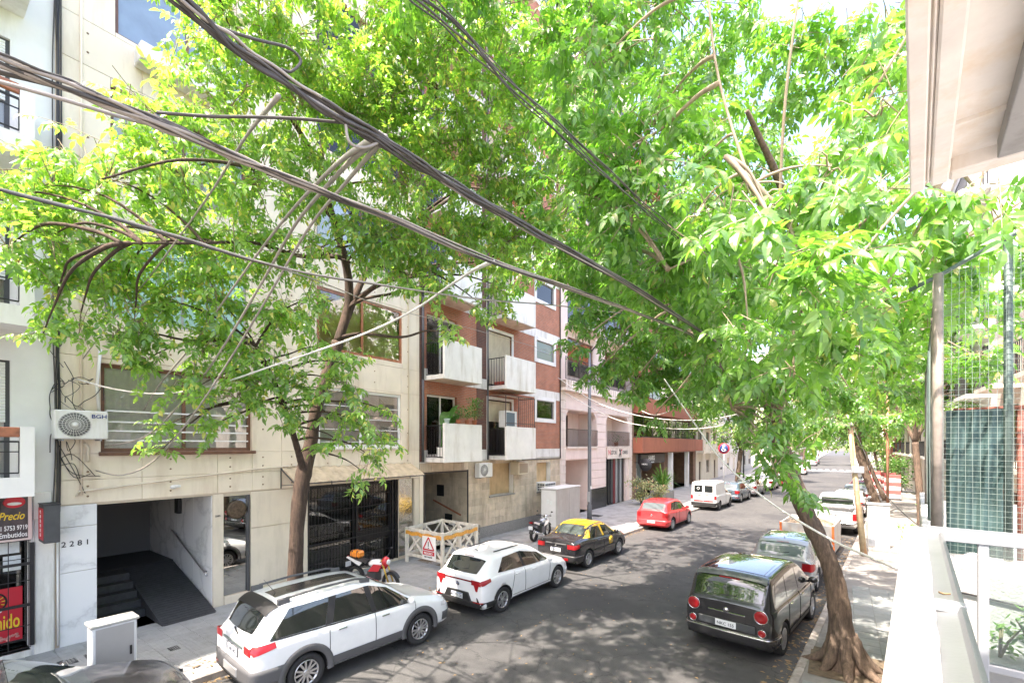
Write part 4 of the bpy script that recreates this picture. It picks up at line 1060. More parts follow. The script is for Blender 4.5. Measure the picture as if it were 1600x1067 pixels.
# ---------------------------------------------------------------- paler buildings up to the corner
M_ivory = mat('ivory_render', (.68, .63, .50), .8, var=.05, vscale=2, bmp=.1, dirt=(.56, .5, .4), dscale=.4)
def plain_building(label, X, sg, y0, y1, H, m, seed, deep=12, balc=True, ground=None):
    R = random.Random(seed)
    t = thing('apartment_building', label, 'building', (X, (y0 + y1) / 2, 0))
    fl = int((H - 3.4) / 3.0); nb = max(1, int((y1 - y0) / 3.6)); bw = (y1 - y0) / nb
    holes = []
    for i in range(nb):
        yc = y0 + bw * (i + .5)
        if R.random() < .5: holes.append((yc - .5, yc + .5, .13, 2.4, .2))
        else: holes.append((yc - .8, yc + .8, 1.0, 2.5, .2))
        for k in range(fl):
            z = 3.4 + 3.0 * k; holes.append((yc - .85, yc + .85, z + (.2 if balc else .9), z + 2.4, .2))
    b = MB(); holed(b, X, sg, y0, y1, 0, H, holes, .2); shell(b, X, sg, y0, y1, 0, H, deep); b.build('wall', m, t)
    for i, h in enumerate(holes):
        f = MB(); xo, xi = X - sg * .1, X - sg * .15; a, c, d, e = h[:4]
        f.box(xo, xi, a, a + .07, d, e); f.box(xo, xi, c - .07, c, d, e); f.box(xo, xi, a + .07, c - .07, e - .07, e); f.box(xo, xi, a + .07, c - .07, d, d + .07); f.box(xo, xi, (a + c) / 2 - .03, (a + c) / 2 + .03, d + .07, e - .07)
        w = f.build('window', M_brown if seed % 2 else M_darkgrey, t)
        MB().box(X - sg * .125, X - sg * .135, a, c, d, e).build('pane', mat('far_pane', (.06, .07, .075), .08, spec=.7), w)
        if R.random() < .45: shutter(t, X, sg, a, c, d + (e - d) * R.uniform(.2, .7), e, R.choice((M_shutter, M_shutter_w)), .09, .04)
        if balc and d > 3 and True:
            MB().box(X, X + sg * .8, a - .45, c + .45, d - .28, d - .12).build('balcony_slab', m, t)
            if seed % 3 == 0: MB().box(X + sg * .7, X + sg * .8, a - .45, c + .45, d - .12, d + .9).build('balcony_parapet', m, t)
            else: railing(t, X + sg * .75, a - .42, c + .42, d - .1, d + .9, .2, name='balcony_railing', r=.012)
    MB().box(X - sg * .2, X + sg * .12, y0 + .01, y1 - .01, H, H + .25).build('cornice', m, t)
    return t
plain_building('ivory walled building with white balconies past the terracotta one', FX, 1, 52.05, 63, 13, M_ivory, 3)
plain_building('white rendered block behind the parked van', FX, 1, 63.05, 76, 19, M_white, 6)
plain_building('grey corner building before the far crossing on the left', FX, 1, 76.05, 90, 16, mat('grey_render', (.48, .48, .47), .8, var=.06), 5)
for i in range(5):
    plain_building(['cream block', 'white tower block', 'grey block', 'brown block', 'pale block'][i] + ' far down the street on the left, ' + ['first', 'second', 'third', 'fourth', 'last'][i] + ' beyond the crossing', FX + 1, 1, 107 + i * 26, 131 + i * 26, (20, 28, 17, 23, 26)[i], (M_ivory, M_white, M_palepink, M_brownwall, M_white)[i], 20 + i, balc=False)
# the white tower that rises behind the brick and pink buildings
tw = thing('tower_block', 'tall white tower with teal shutters rising behind the brick building', 'building', (-24, 28, 0))
b = MB(); TX = -15.5; th = []
for k in range(13):
    for y in (25.5, 30.5, 35.5): th.append((y - .9, y + .9, 30.9 + 3 * (k - 5) + .8, 30.9 + 3 * (k - 5) + 2.5, .25))
holed(b, TX, 1, 23, 38, 0, 56, th, .25); shell(b, TX, 1, 23, 38, 0, 56, 10); b.build('wall', M_white, tw)
for h in th:
    shutter(tw, TX, 1, h[0], h[1], h[2], h[3], mat('teal_shutter', (.12, .33, .31), .5), .12, .1)
    MB().box(TX, TX + 1.0, h[0] - .8, h[1] + .8, h[2] - .95, h[2] - .75).build('balcony_slab', M_white, tw)
    MB().box(TX + .9, TX + 1.0, h[0] - .8, h[1] + .8, h[2] - .75, h[2] + .2).build('balcony_parapet', M_white, tw)
# ================================================================== the right side: the balcony we look from, its neighbour, far buildings
def alpha_net(name, col): return mat(name, col, .6)
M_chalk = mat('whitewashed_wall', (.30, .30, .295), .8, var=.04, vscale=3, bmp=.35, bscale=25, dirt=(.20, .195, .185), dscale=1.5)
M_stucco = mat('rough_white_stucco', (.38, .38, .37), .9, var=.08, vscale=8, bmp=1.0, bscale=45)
M_galv = mat('galvanised_metal', (.22, .23, .24), .42, .55, var=.08, vscale=3, bmp=.08, bscale=60)
M_rail = mat('pale_grey_paint', (.27, .285, .295), .4, var=.05)
M_slab = mat('stained_concrete', (.74, .70, .65), .85, var=.10, vscale=5, bmp=.3, bscale=18, dirt=(.66, .55, .42), dscale=1.3)
TB = math.radians(-5.7)
Bal = thing('balcony', 'white walled balcony with metal coping and glass end rail under a stained concrete slab', 'balcony', (0, 0, 0), TB)
b = MB(); b.cbox(-.067, .045, -1.5, 4.5, 2.4, 3.65, .012); b.build('parapet_wall', M_chalk, Bal, True)
lip = MB()
P = []
for i in range(60):
    y = -1.4 + 5.88 * i / 59; w = random.uniform(-.004, .004)
    P.append([(.044, y, 3.638 + w), (.052 + w, y, 3.632 + w * .6), (.055 + w * .5, y, 3.60), (.053, y, 3.50)])
lip.grid(P); lip.build('mortar_lip', mat('crumbled_mortar', (.66, .62, .56), .95, var=.2, vscale=30, bmp=1, bscale=60), Bal, True)
b = MB()
b.add([(.056, -1.4, 3.595), (.056, 4.47, 3.595), (.118, 4.47, 3.605), (.118, -1.4, 3.605), (.128, 4.47, 3.63), (.128, -1.4, 3.63), (.142, 4.47, 3.63), (.142, -1.4, 3.63), (.142, 4.47, 3.50), (.142, -1.4, 3.50)],
      [(0, 1, 2, 3), (3, 2, 4, 5), (5, 4, 6, 7), (7, 6, 8, 9)])
b.build('coping', M_galv, Bal, True)
for y in (2.45, .9):
    MB().cbox(.054, .145, y, y + .06, 3.598, 3.634, .004).build('coping_joint', M_rail, Bal, True)
tv = MB(); tv.tube([(.075, 2.75, 3.603), (.09, 2.72, 3.606), (.11, 2.73, 3.607)], .004, 5); tv.build('twig', M_litter, Bal, True)
r = MB(); r.cbox(.06, 2.4, 4.475, 4.56, 3.565, 3.655, .006); r.build('top_rail', M_rail, Bal, True)
r = MB(); r.cbox(.06, 2.4, 4.49, 4.545, 2.70, 2.75, .006); r.build('bottom_rail', M_rail, Bal, True)
for x in (.318, 1.35): MB().cbox(x, x + .055, 4.485, 4.55, 2.45, 3.566, .005).build('rail_post', M_rail, Bal, True)
for x0, x1 in ((.378, 1.345), (1.41, 2.4)):
    MB().box(x0, x1, 4.512, 4.520, 2.75, 3.565).build('glass_panel', glass_mat('rail_glass', (.88, .95, .93), .05, .92), Bal, True)
MB().box(.15, 2.4, -1.5, 4.6, 2.35, 2.45).build('balcony_floor', M_slab, Bal, True)
# the slab of the balcony above
b = MB(); zt = 5.50; x0 = -.024
YE = 3.02
b.cbox(x0, x0 + .056, -1.5, YE, zt, zt + .22, .006)
b.box(x0 + .057, x0 + .074, -1.5, YE - .03, zt + .028, zt + .2)
b.cbox(x0 + .062, x0 + .069, -1.5, YE - .04, zt + .012, zt + .05, .003)
b.cbox(x0 + .075, x0 + .140, -1.5, YE - .004, zt + .006, zt + .21, .008)
b.box(x0 + .141, 2.4, -1.5, YE - .10, zt + .075, zt + .22)
b.cbox(x0 + .141, 2.4, YE - .10, YE - .002, zt + .008, zt + .215, .008)
b.box(x0 + .141, 2.4, YE - .42, YE - .405, zt + .06, zt + .076)
b.build('slab_above', M_slab, Bal, True)
MB().cbox(.262, 2.4, -1.2, YE - .15, zt - .012, zt + .07, .004).build('ceiling_board', M_chalk, Bal, True)

# neighbour terrace: stucco wall, planting, mesh cage, tarpaulin on a rusty frame
Nb = thing('terrace_wall', 'rough white stucco wall of the neighbouring terrace beyond the glass rail', 'wall', (0, 0, 0), TB)
MB().cbox(.10, 3.2, 5.25, 5.45, .12, 3.32, .01).build('wall', M_stucco, Nb, True)
MB().cbox(.05, .25, 5.46, 13, .12, 3.25, .01).build('side_wall', M_stucco, Nb, True)
MB().cbox(.26, 3.2, 4.72, 5.24, 2.52, 2.66, .01).build('ledge', M_chalk, Nb, True)
MB().box(.26, 3.2, 5.46, 13, 2.9, 3.1).build('terrace_floor', M_slab, Nb, True)
MB().tube([(.2, 5.235, 3.05), (.7, 5.232, 3.0), (1.5, 5.23, 2.94), (2.2, 5.23, 2.93)], .009, 6).build('cable', M_kprint, Nb, True)
MB().box(.45, .95, 4.70, 4.714, 2.0, 2.5).build('shutter_panel', M_cream, Nb, True)
Fn = thing('mesh_cage', 'tall wire mesh cage with dark green posts on the neighbouring terrace', 'fence', (0, 0, 0), TB)
M_post = mat('dark_green_post', (.07, .105, .095), .55, .3, var=.2, vscale=8)
M_postb = mat('weathered_post', (.22, .19, .165), .8, .1, var=.3, vscale=8)
M_wire = mat('mesh_wire', (.20, .25, .23), .5, .5)
posts = [(.14, 5.36, 5.72, .075, M_postb), (.55, 5.36, 5.92, .055, M_post), (1.6, 5.36, 6.1, .055, M_post), (.14, 6.6, 5.6, .055, M_postb), (.14, 8.2, 5.5, .06, M_post), (.14, 10.5, 5.5, .07, M_postb)]
for x, y, z, w, m in posts:
    MB().cyl((x, y, 3.2), (x, y, z), w / 2, n=10).build('post', m, Fn, True)
MB().tube([(-.05, 5.36, 5.62), (.14, 5.36, 5.70), (.55, 5.36, 5.92), (1.6, 5.36, 6.2)], .018, 8).build('top_rail', M_post, Fn, True)
MB().tube([(.14, 5.36, 5.70), (.14, 10.5, 5.5)], .018, 8).build('top_rail', M_post, Fn, True)
w = MB(); R_ = .0016
for i in range(36): x = .17 + i * .045; w.tube([(x, 5.33, 3.3), (x + .01 * math.sin(i), 5.33, 5.72 + .2 * (x - .14))], R_, 3, cap=False, sm=False)
for i in range(54): z = 3.32 + i * .045; w.tube([(.14, 5.332, z), (.7, 5.332, z - .01), (1.75, 5.332, z)], R_, 3, cap=False, sm=False)
w.build('mesh_panel', M_wire, Fn, True)
w = MB()
for i in range(100): y = 5.4 + i * .05; w.tube([(.135, y, 3.3), (.135 + .015 * math.sin(i * .8), y, 4.4), (.135, y, 5.6)], R_, 3, cap=False, sm=False)
for i in range(46): z = 3.32 + i * .05; w.tube([(.135, 5.4, z), (.14, 10.4, z)], R_, 3, cap=False, sm=False)
w.build('mesh_panel', M_wire, Fn, True)
Rf = thing('frame', 'rusty red pipe frame standing behind the wire mesh', 'frame', (0, 0, 0), TB)
M_rust = mat('rusty_red_paint', (.20, .075, .055), .75, var=.35, vscale=12, bmp=.3)
MB().cyl((.25, 5.75, 4.56), (2.5, 5.75, 4.60), .02, n=8).build('rail', M_rust, Rf, True)
for x in (.30, .66, 1.6): MB().cyl((x, 5.75, 3.1), (x, 5.75, 4.58), .02, n=8).build('upright', M_rust, Rf, True)
Tp = thing('tarpaulin', 'teal tarpaulin sheet hung inside the wire mesh cage', 'tarpaulin', (0, 0, 0), TB)
P = []
for i in range(25):
    x = .20 + .36 * i / 24
    P.append([(x + .02 * (j / 18) * math.sin(j * .5) * (i > 20), 5.66 + .025 * math.sin(i * .9 + j * .25) + .02 * math.sin(j * .7), 4.56 - 1.25 * j / 18 - .1 * abs(i / 24 - .5) * (j > 15)) for j in range(19)])
MB().grid(P).build('sheet', mat('teal_tarpaulin', (.036, .075, .074), .7, var=.25, vscale=6, bmp=.3, bscale=14), Tp, True)
def leafy(name, label, x, y, z, r, h, n, m, ll=.1, rz=0, seed=1, cat='shrub', stems=6, lean=0, grp=None):
    R = random.Random(seed)
    t = thing(name, label, cat, (x, y, z), rz, grp)
    st = MB(); tips = []
    for i in range(stems):
        a = R.uniform(0, 2 * PI); q = R.random() ** .5 * r
        pts = [(0, 0, 0), (q * .4 * math.cos(a), q * .4 * math.sin(a), h * .5), (q * math.cos(a) + lean, q * math.sin(a), h * R.uniform(.7, 1))]
        st.tube(pts, [.012, .008, .004], 5); tips.append(pts)
    st.build('stem', mat('green_stem', (.12, .11, .05), .7), t, True)
    b = MB()
    for i in range(n):
        pts = R.choice(tips); u = R.uniform(.2, 1)
        c = Vector(pts[1]).lerp(Vector(pts[2]), u) if u > .5 else Vector(pts[0]).lerp(Vector(pts[1]), u * 2)
        c += Vector((R.gauss(0, r * .25), R.gauss(0, r * .25), R.gauss(0, h * .07)))
        d = Vector((R.uniform(-1, 1), R.uniform(-1, 1), R.uniform(-.7, .7))).normalized() * ll * R.uniform(.6, 1.2)
        s_ = d.cross(Vector((R.uniform(-.3, .3), R.uniform(-.3, .3), 1))).normalized() * ll * .24
        dn = Vector((0, 0, -ll * .12))
        b.add([c, c + d * .45 + s_ + dn, c + d + dn * 2, c + d * .45 - s_ + dn, c + d * .5], [(0, 1, 4), (1, 2, 4), (2, 3, 4), (3, 0, 4)])
    tag(b.build('foliage', m, t, True), kind='stuff')
    return t
M_bush = leaf_mat('shrub_leaves', (.04, .085, .02), (.09, .16, .035), (.16, .14, .06), (.9, 1.6, .5))
rot = Matrix.Rotation(TB, 3, 'Z')
for (x, y, z, r, h, n, s_, l) in ((.62, 4.95, 2.66, .13, .46, 110, 3, 'tallest leafy plant on the ledge behind the glass rail'), (.47, 4.98, 2.66, .12, .26, 60, 4, 'low sprawling plant left of the tall one behind the glass rail'), (.85, 4.9, 2.66, .15, .3, 110, 5, 'bushy plant right of the tall one behind the glass rail')):
    v = rot @ Vector((x, y, z)); leafy('potted_plant', l, v.x, v.y, v.z, r, h, n, M_bush, .07, TB, s_, 'plant')
# buildings along the right pavement
RX = 4.4
plain_building('low pink rendered house beside the mesh cage', 5.2, -1, 15, 27, 9.5, M_palepink, 7, 8)
plain_building('white apartment block on the right past the pink house', 5.2, -1, 27.05, 44, 19, M_white, 8)
plain_building('ivory apartment block on the right before the crossing', 5.2, -1, 44.05, 64, 16, M_ivory, 11)
plain_building('brick coloured corner block on the right at the crossing', 5.2, -1, 64.05, 90, 20, M_terrac, 9)
for i in range(4):
    plain_building(['cream', 'white', 'grey', 'pale pink'][i] + ' block far down the street on the right, ' + ['first', 'second', 'third', 'last'][i] + ' beyond the crossing', 6.0, -1, 107 + i * 30, 135 + i * 30, (15, 24, 18, 22)[i], (M_ivory, M_white, mat('grey_render', (.5,) * 3), M_palepink)[i], 30 + i, balc=False)
plain_building('distant pale block closing the end of the street', 30, -1, 240, 262, 20, M_white, 40, balc=False)
# ================================================================== street furniture
M_cab = mat('cabinet_grey', (.42, .42, .40), .5, .25, var=.08, vscale=3, dirt=(.35, .33, .3), dscale=.6)
M_cabw = mat('cabinet_pale', (.66, .67, .67), .45, .1, var=.06, vscale=3)
def cabinet(label, x0, x1, y0, y1, z1, m1, m2, doors, seed=0, sticker=False):
    t = thing('utility_cabinet', label, 'utility cabinet', ((x0 + x1) / 2, (y0 + y1) / 2, .12), group='metal utility cabinets on the pavements')
    MB().cbox(x0 - .03, x1 + .03, y0 - .03, y1 + .03, .12, .22, .01).build('base', M_plinth, t)
    MB().cbox(x0, x1, y0, y1, .22, z1 - .05, .012).build('case', m1, t)
    MB().cbox(x0 - .03, x1 + .03, y0 - .03, y1 + .03, z1 - .05, z1, .012).build('lid', m2, t)
    return t
c1 = cabinet('thin silver cabinet near the garage entrance beside the parked dark car', -10.0, -9.68, 1.95, 2.52, 1.36, M_cabw, M_cab, 1)
MB().cbox(-9.679, -9.672, 1.99, 2.48, .27, 1.28, .003).build('door', mat('cabinet_silver', (.40, .39, .38), .45, .35, var=.05), c1)
MB().cbox(-9.672, -9.655, 2.42, 2.45, .75, .9, .003).build('handle', M_black, c1)
c2 = cabinet('big grey cabinet with stickers between the stone wall and the taxi', -11.95, -11.05, 18.9, 21.3, 2.16, M_cab, M_cabw, 2)
for k in range(2): MB().cbox(-11.049, -11.04, 18.97 + k * 1.15, 20.07 + k * 1.15, .3, 2.05, .003).build('door', M_cab, c2)
MB().box(-11.9, -11.1, 18.893, 18.899, .3, 2.05).build('side_panel', M_cabw, c2)
for x, z in ((-11.6, 1.42), (-11.42, 1.36)): MB().box(x, x + .13, 18.886, 18.889, z, z + .2).build('sticker', M_paper, c2)
c3 = cabinet('grey cabinet with white paint marks beside the wooden pole on the right pavement', .82, 1.52, 22.8, 23.3, 1.95, M_cab, M_cab, 1)
MB().box(.86, 1.48, 22.792, 22.797, .3, 1.85).build('door', mat('cabinet_bluegrey', (.36, .39, .42), .5, .2, var=.3, vscale=4), c3)
MB().cbox(.6, 1.75, 22.6, 23.5, .12, .23, .01).build('plinth', M_plinth, c3)
# lamp post
lp = thing('street_lamp', 'tall tapered grey lamp post standing in front of the pink building', 'street lamp', (-10.98, 22.26, .12))
MB().tube([(-10.98, 22.26, .12), (-10.98, 22.26, 1.0), (-10.98, 22.26, 1.05), (-10.98, 22.26, 5.2), (-10.98, 22.26, 9.2)], [.13, .13, .105, .095, .07], 14).build('pole', mat('lamp_grey', (.12, .13, .145), .45, .3, var=.1, vscale=3), lp)
MB().tube([(-10.98, 22.26, 9.15), (-10.4, 22.2, 9.7), (-9.4, 22.15, 9.85)], .04, 8).build('arm', M_darkgrey, lp)
MB().cbox(-9.5, -8.8, 22.0, 22.3, 9.75, 9.9, .03).build('lamp_head', M_grey, lp)
MB().cbox(-11.06, -10.90, 22.15, 22.17, 1.2, 1.75, .004).build('access_door', M_grey, lp)
MB().box(-10.90, -10.868, 22.2, 22.3, 1.9, 2.05).build('sticker', M_wprint, lp)
# disabled parking sign
ds = thing('parking_sign', 'round red and blue disabled parking sign on a post above the white van', 'traffic sign', (-7.55, 39, .12))
MB().cyl((-7.55, 39.03, .12), (-7.55, 39.03, 4.4), .03, n=8).build('post', M_grey, ds)
MB().lathe([(.42, -.012), (.42, .0)], (-7.55, 39.0, 3.98), 'y', 28).build('disc', M_red, ds)
MB().lathe([(.32, -.018), (.32, -.012)], (-7.55, 39.0, 3.98), 'y', 28).build('blue_face', mat('sign_blue', (.02, .05, .16), .4), ds)
y = 38.978
g = MB(); g.bar((-7.60, y, 4.12), (-7.58, y, 3.95), .06); g.bar((-7.58, y, 3.95), (-7.44, y, 3.92), .05); g.bar((-7.44, y, 3.92), (-7.40, y, 3.80), .05)
g.lathe([(.045, -.004), (.045, .004)], (-7.6, y, 4.20), 'y', 12)
for i in range(12):
    a0, a1 = math.radians(150 + i * 16), math.radians(166 + i * 16); g.bar((-7.57 + .13 * math.cos(a0), y, 3.89 + .13 * math.sin(a0)), (-7.57 + .13 * math.cos(a1), y, 3.89 + .13 * math.sin(a1)), .035)
g.build('wheelchair_symbol', M_wprint, ds)
# wooden barrier round the dug-up pavement
M_wwood = mat('weathered_white_wood', (.66, .62, .54), .8, var=.15, vscale=5, bmp=.3, bscale=40, dirt=(.45, .38, .3), dscale=2)
M_tape = mat('orange_tape', (.70, .33, .06), .5, var=.25, vscale=14)
ba = thing('barrier', 'square barrier of white wooden planks with crossed braces around dug up pavement', 'barrier', (-11.6, 11.8, .12))
N_, L_, F_, R_c = (-10.6, 10.75), (-12.45, 10.85), (-12.7, 12.85), (-10.85, 12.75)
for q in (N_, L_, F_, R_c): MB().cbox(q[0] - .05, q[0] + .05, q[1] - .05, q[1] + .05, .12, 1.36, .006).build('post', M_wwood, ba)
for p, q in ((N_, L_), (L_, F_), (F_, R_c), (R_c, N_)):
    p3 = lambda t, z, o=0: (p[0] + (q[0] - p[0]) * t, p[1] + (q[1] - p[1]) * t, z)
    MB().bar(p3(.0, 1.30), p3(1, 1.30), .035, .10).build('rail', M_wwood, ba); MB().bar(p3(.0, .42), p3(1, .42), .035, .09).build('rail', M_wwood, ba)
    MB().bar(p3(.5, .42), p3(.5, 1.3), .04, .07).build('upright', M_wwood, ba)
    for k in (0, 1):
        for s_ in (0, 1):
            MB().bar(p3(.02 + .48 * k + .46 * s_, .45), p3(.02 + .48 * k + .46 * (1 - s_), 1.26), .022 + .008 * s_, .07).build('brace', M_wwood, ba)
for p, q in ((N_, L_), (R_c, N_)):
    nx, ny = (0, -.06) if p == N_ else (.06, 0)
    P = []
    for i in range(25):
        t = i / 24
        P.append([(p[0] + (q[0] - p[0]) * t + nx, p[1] + (q[1] - p[1]) * t + ny, z + .02 * math.sin(i * .9)) for z in (1.12, 1.19, 1.25)])
    MB().grid(P).build('warning_tape', M_tape, ba)
P = [[(-12.4 + .16 * i, 12.9 + .02 * math.sin(i * 1.3 + j), .5 + .8 * j / 8) for j in range(9)] for i in range(11)]
MB().grid(P).build('plastic_sheet', glass_mat('milky_plastic', (.78, .80, .82), .25, .7), ba)
MB().add([(-12.3, 11.1, .137), (-10.9, 11.1, .137), (-11.0, 12.5, .137), (-12.3, 12.6, .137)], [(0, 1, 2, 3)]).build('dug_soil', M_soil, ba)
ws = thing('warning_sign', 'white danger sign with red triangle fixed to the wooden barrier', 'sign', (-11.2, 10.7, .5))
MB().box(-11.46, -10.82, 10.655, 10.668, .42, 1.2).build('board', M_wprint, ws)
g = MB(); A_, B_, C_ = (-11.41, .76), (-10.90, .76), (-11.155, 1.17)
for p, q in ((A_, B_), (B_, C_), (C_, A_)): g.bar((p[0], 10.648, p[1]), (q[0], 10.648, q[1]), .045, .008, up=(0, 1, 0))
g.build('triangle', M_red, ws)
MB().bar((-11.155, 10.648, .87), (-11.155, 10.648, 1.03), .04, .006).build('exclamation_mark', M_kprint, ws)
MB().box(-11.175, -11.135, 10.645, 10.65, .80, .835).build('exclamation_dot', M_kprint, ws)
MB().box(-11.42, -10.88, 10.645, 10.65, .58, .71).build('red_band', M_red, ws)
text('lettering', 'PELIGRO', .11, M_wprint, ws, (-11.36, 10.643, .605), rot='rear', xs=.95)
text('lettering', 'NO PASAR', .07, M_kprint, ws, (-11.35, 10.65, .49), rot='rear', xs=1.1)
# leaning wooden pole with a box, and other posts on the right pavement
M_pole = mat('weathered_pole', (.42, .34, .22), .85, var=.25, vscale=6, bmp=.4, bscale=25, dirt=(.5, .2, .08), dscale=1.5)
wp = thing('utility_pole', 'leaning yellowish wooden pole with a grey box at its top beside the grey cabinet', 'utility pole', (.68, 21.45, .12))
MB().tube([(.68, 21.45, .1), (.45, 21.45, 2.6), (.2, 21.45, 5.7)], [.11, .095, .08], 10).build('pole', M_pole, wp)
MB().cbox(.07, .36, 21.22, 21.42, 4.95, 5.55, .02).build('box', mat('pole_box', (.26, .23, .22), .6, var=.1), wp)
MB().cbox(.30, .68, 21.28, 21.36, 3.2, 3.45, .02).build('cable_clamp', M_grey, wp)
pp = thing('post', 'thin reddish post on the right pavement past the tree', 'post', (2.29, 36.2, .12))
MB().cyl((2.29, 36.2, .12), (2.29, 36.2, 7.6), .07, n=8).build('pole', mat('red_brown_post', (.36, .18, .11), .7, var=.2), pp)
pp = thing('post', 'grey post standing on the far left pavement behind the parked cars', 'post', (-7.4, 47, .12))
MB().cyl((-7.4, 47, .12), (-7.4, 47, 6.0), .07, n=8).build('pole', M_darkgrey, pp)
# red and white plastic barriers by the far works
for i, (x, y) in enumerate(((3.1, 44.5), (3.0, 47.2), (2.2, 49.5))):
    t = thing('road_barrier', ('nearest red and white striped barrier on the right pavement', 'red and white striped barrier behind the nearest striped one', 'farthest red and white striped barrier toward the kerb')[i], 'barrier', (x, y, .12), group='red and white striped barriers')
    for k in range(6): MB().cbox(x - .48, x + .48, y - .06, y + .06, .25 + k * .3, .25 + k * .3 + .28, .02).build('stripe', mat('faded_red', (.50, .12, .11), .6) if k % 2 else M_wprint, t)
    for s_ in (-.45, .45): MB().cbox(x + s_ - .04, x + s_ + .04, y - .3, y + .3, .12, .25, .01).build('foot', M_darkgrey, t)
# white rubble skip between silver car and pickup
M_skip = mat('white_skip_paint', (.48, .47, .45), .6, var=.12, vscale=4, dirt=(.45, .35, .28), dscale=1.2)
sk = thing('skip', 'white rubble skip with orange corner posts behind the leaning tree', 'skip', (-1.0, 22.0, 0), math.radians(-5))
b = MB(); hw, hl_, hz = .85, 1.25, 1.22
for s_ in (-1, 1):
    b.prism([(-hl_ * .85, .2), (hl_ * .85, .2), (hl_, hz), (-hl_, hz)], 'x', s_ * hw - .03, s_ * hw + .03)
    b.bar((-hw, s_ * hl_ * .85, .2), (-hw, s_ * hl_, hz), .06)
    b.add([(-hw, s_ * hl_ * .85, .2), (hw, s_ * hl_ * .85, .2), (hw, s_ * hl_, hz), (-hw, s_ * hl_, hz), (-hw, s_ * (hl_ * .85 - .05), .2), (hw, s_ * (hl_ * .85 - .05), .2), (hw, s_ * (hl_ - .05), hz), (-hw, s_ * (hl_ - .05), hz)],
          [(0, 1, 2, 3), (4, 7, 6, 5), (0, 4, 5, 1), (3, 2, 6, 7)])
b.box(-hw, hw, -hl_ * .85, hl_ * .85, .12, .2)
b.build('body', M_skip, sk, True)
for s_ in (-1, 1): MB().bar((s_ * hw, -hl_ * .87, .25), (s_ * hw, -hl_ * 1.0, hz), .09, .07).build('corner_post', mat('orange_paint', (.62, .15, .04), .6, var=.2), sk, True)
b = MB(); P = [[(-hw + .06 + (2 * hw - .12) * i / 12, -hl_ + .1 + (2 * hl_ - .2) * j / 14, 1.05 + .28 * math.sin(PI * i / 12) * math.sin(PI * j / 14) + random.uniform(-.05, .06)) for j in range(15)] for i in range(13)]
b.grid(P, sm=False); tag(b.build('rubble', mat('rubble', (.33, .25, .17), .95, var=.4, vscale=10, bmp=.8, bscale=30), sk, True), kind='stuff')
for x in (-.5, .5): MB().box(x - .08, x + .08, -.9, .9, 0, .12).build('skid', M_darkgrey, sk, True)
# planting in front of the terracotta building
M_pale = leaf_mat('variegated_leaves', (.12, .14, .05), (.36, .34, .20), (.40, .20, .14), (.6, .8, .4), .12)
leafy('shrub', 'pale variegated shrub in front of the hairdresser shop', -11.2, 30.6, .12, .95, 1.9, 700, M_pale, .2, 0, 21, stems=14)
leafy('shrub', 'low pale pinkish shrub right of the variegated one', -10.9, 33.0, .12, .85, 1.3, 500, M_pale, .2, 0, 22, stems=12)
pl = thing('spiky_plant', 'spiky green palm like plant beside the white column', 'plant', (-11.2, 35.2, .12))
MB().cbox(-11.9, -10.5, 34.5, 35.9, .12, .75, .02).build('planter', M_plinth, pl)
bq = MB()
for i in range(130):
    a = random.uniform(0, 2 * PI); e = random.uniform(.15, 1.45); L = random.uniform(1.1, 1.9); d = Vector((math.cos(a) * math.cos(e), math.sin(a) * math.cos(e), math.sin(e)))
    s_ = d.cross(Vector((0, 0, 1))).normalized() * .045; c = Vector((-11.2, 35.2, .8 + random.uniform(0, .5)))
    dn = Vector((0, 0, -L * .25 * math.cos(e)))
    bq.add([c - s_ * .5, c + s_ * .5, c + d * L * .6 + s_, c + d * L * .6 - s_, c + d * L + dn], [(0, 1, 2, 3), (3, 2, 4)])
tag(bq.build('leaves', leaf_mat('spiky_leaves', (.06, .11, .03), (.13, .2, .05), (.2, .2, .08), (.9, 1.4, .5)), pl), kind='stuff')
leafy('shrub', 'green shrub by the wall on the right pavement', 3.6, 27.5, .12, .7, 1.6, 420, M_bush, .14, 0, 23, stems=9)
leafy('shrub', 'low grassy shrub beside the grey cabinet on the right', 2.2, 24.5, .12, .35, .9, 200, M_bush, .14, 0, 24, stems=9)
leafy('shrub', 'tall loose shrub far along the right pavement', 4.2, 52, .12, 1.3, 3.4, 600, M_bush, .3, 0, 25, stems=12)
leafy('shrub', 'rounded shrub just before the far crossing on the right', 4.0, 60, .12, 1.3, 2.6, 600, M_bush, .3, 0, 26, stems=12)
# ================================================================== cars
def paint(name, col, rough=.28, metal=.0):
    if name in MATS: return MATS[name]
    m, nt, p, out = new_mat(name)
    n = noise(nt, coord(nt), 5, 5, .7)
    c = ramp(nt, n.outputs[0], [(.35, tuple(x * .93 for x in col)), (.7, col)])
    dust = noise(nt, coord(nt), 1.3, 6, .7)
    r = ramp(nt, dust.outputs[0], [(.35, (rough,) * 3), (.75, (rough + .14,) * 3)])
    nt.links.new(c, p.inputs['Base Color']); nt.links.new(r, p.inputs['Roughness'])
    p.inputs['Metallic'].default_value = metal; p.inputs['Coat Weight'].default_value = .9; p.inputs['Coat Roughness'].default_value = .06
    MATS[name] = m; return m
M_tyre = mat('tyre_rubber', (.022, .022, .023), .85, bmp=.3, bscale=60)
M_rim = mat('alloy_rim', (.50, .50, .51), .32, .8)
M_rimd = mat('dark_alloy', (.10, .10, .105), .35, .7)
M_arch = mat('wheel_well', (.012, .012, .013), .9)
M_trim = mat('grey_plastic_trim', (.085, .085, .088), .65, bmp=.15, bscale=120)
M_blacktrim = mat('black_plastic_trim', (.02, .02, .021), .45)
M_carglass = mat('car_glass', (.012, .015, .014), .03, spec=.9, coat=1.0)
M_carglass_l = mat('car_glass_pale', (.05, .065, .06), .03, spec=1.0, coat=1.0)
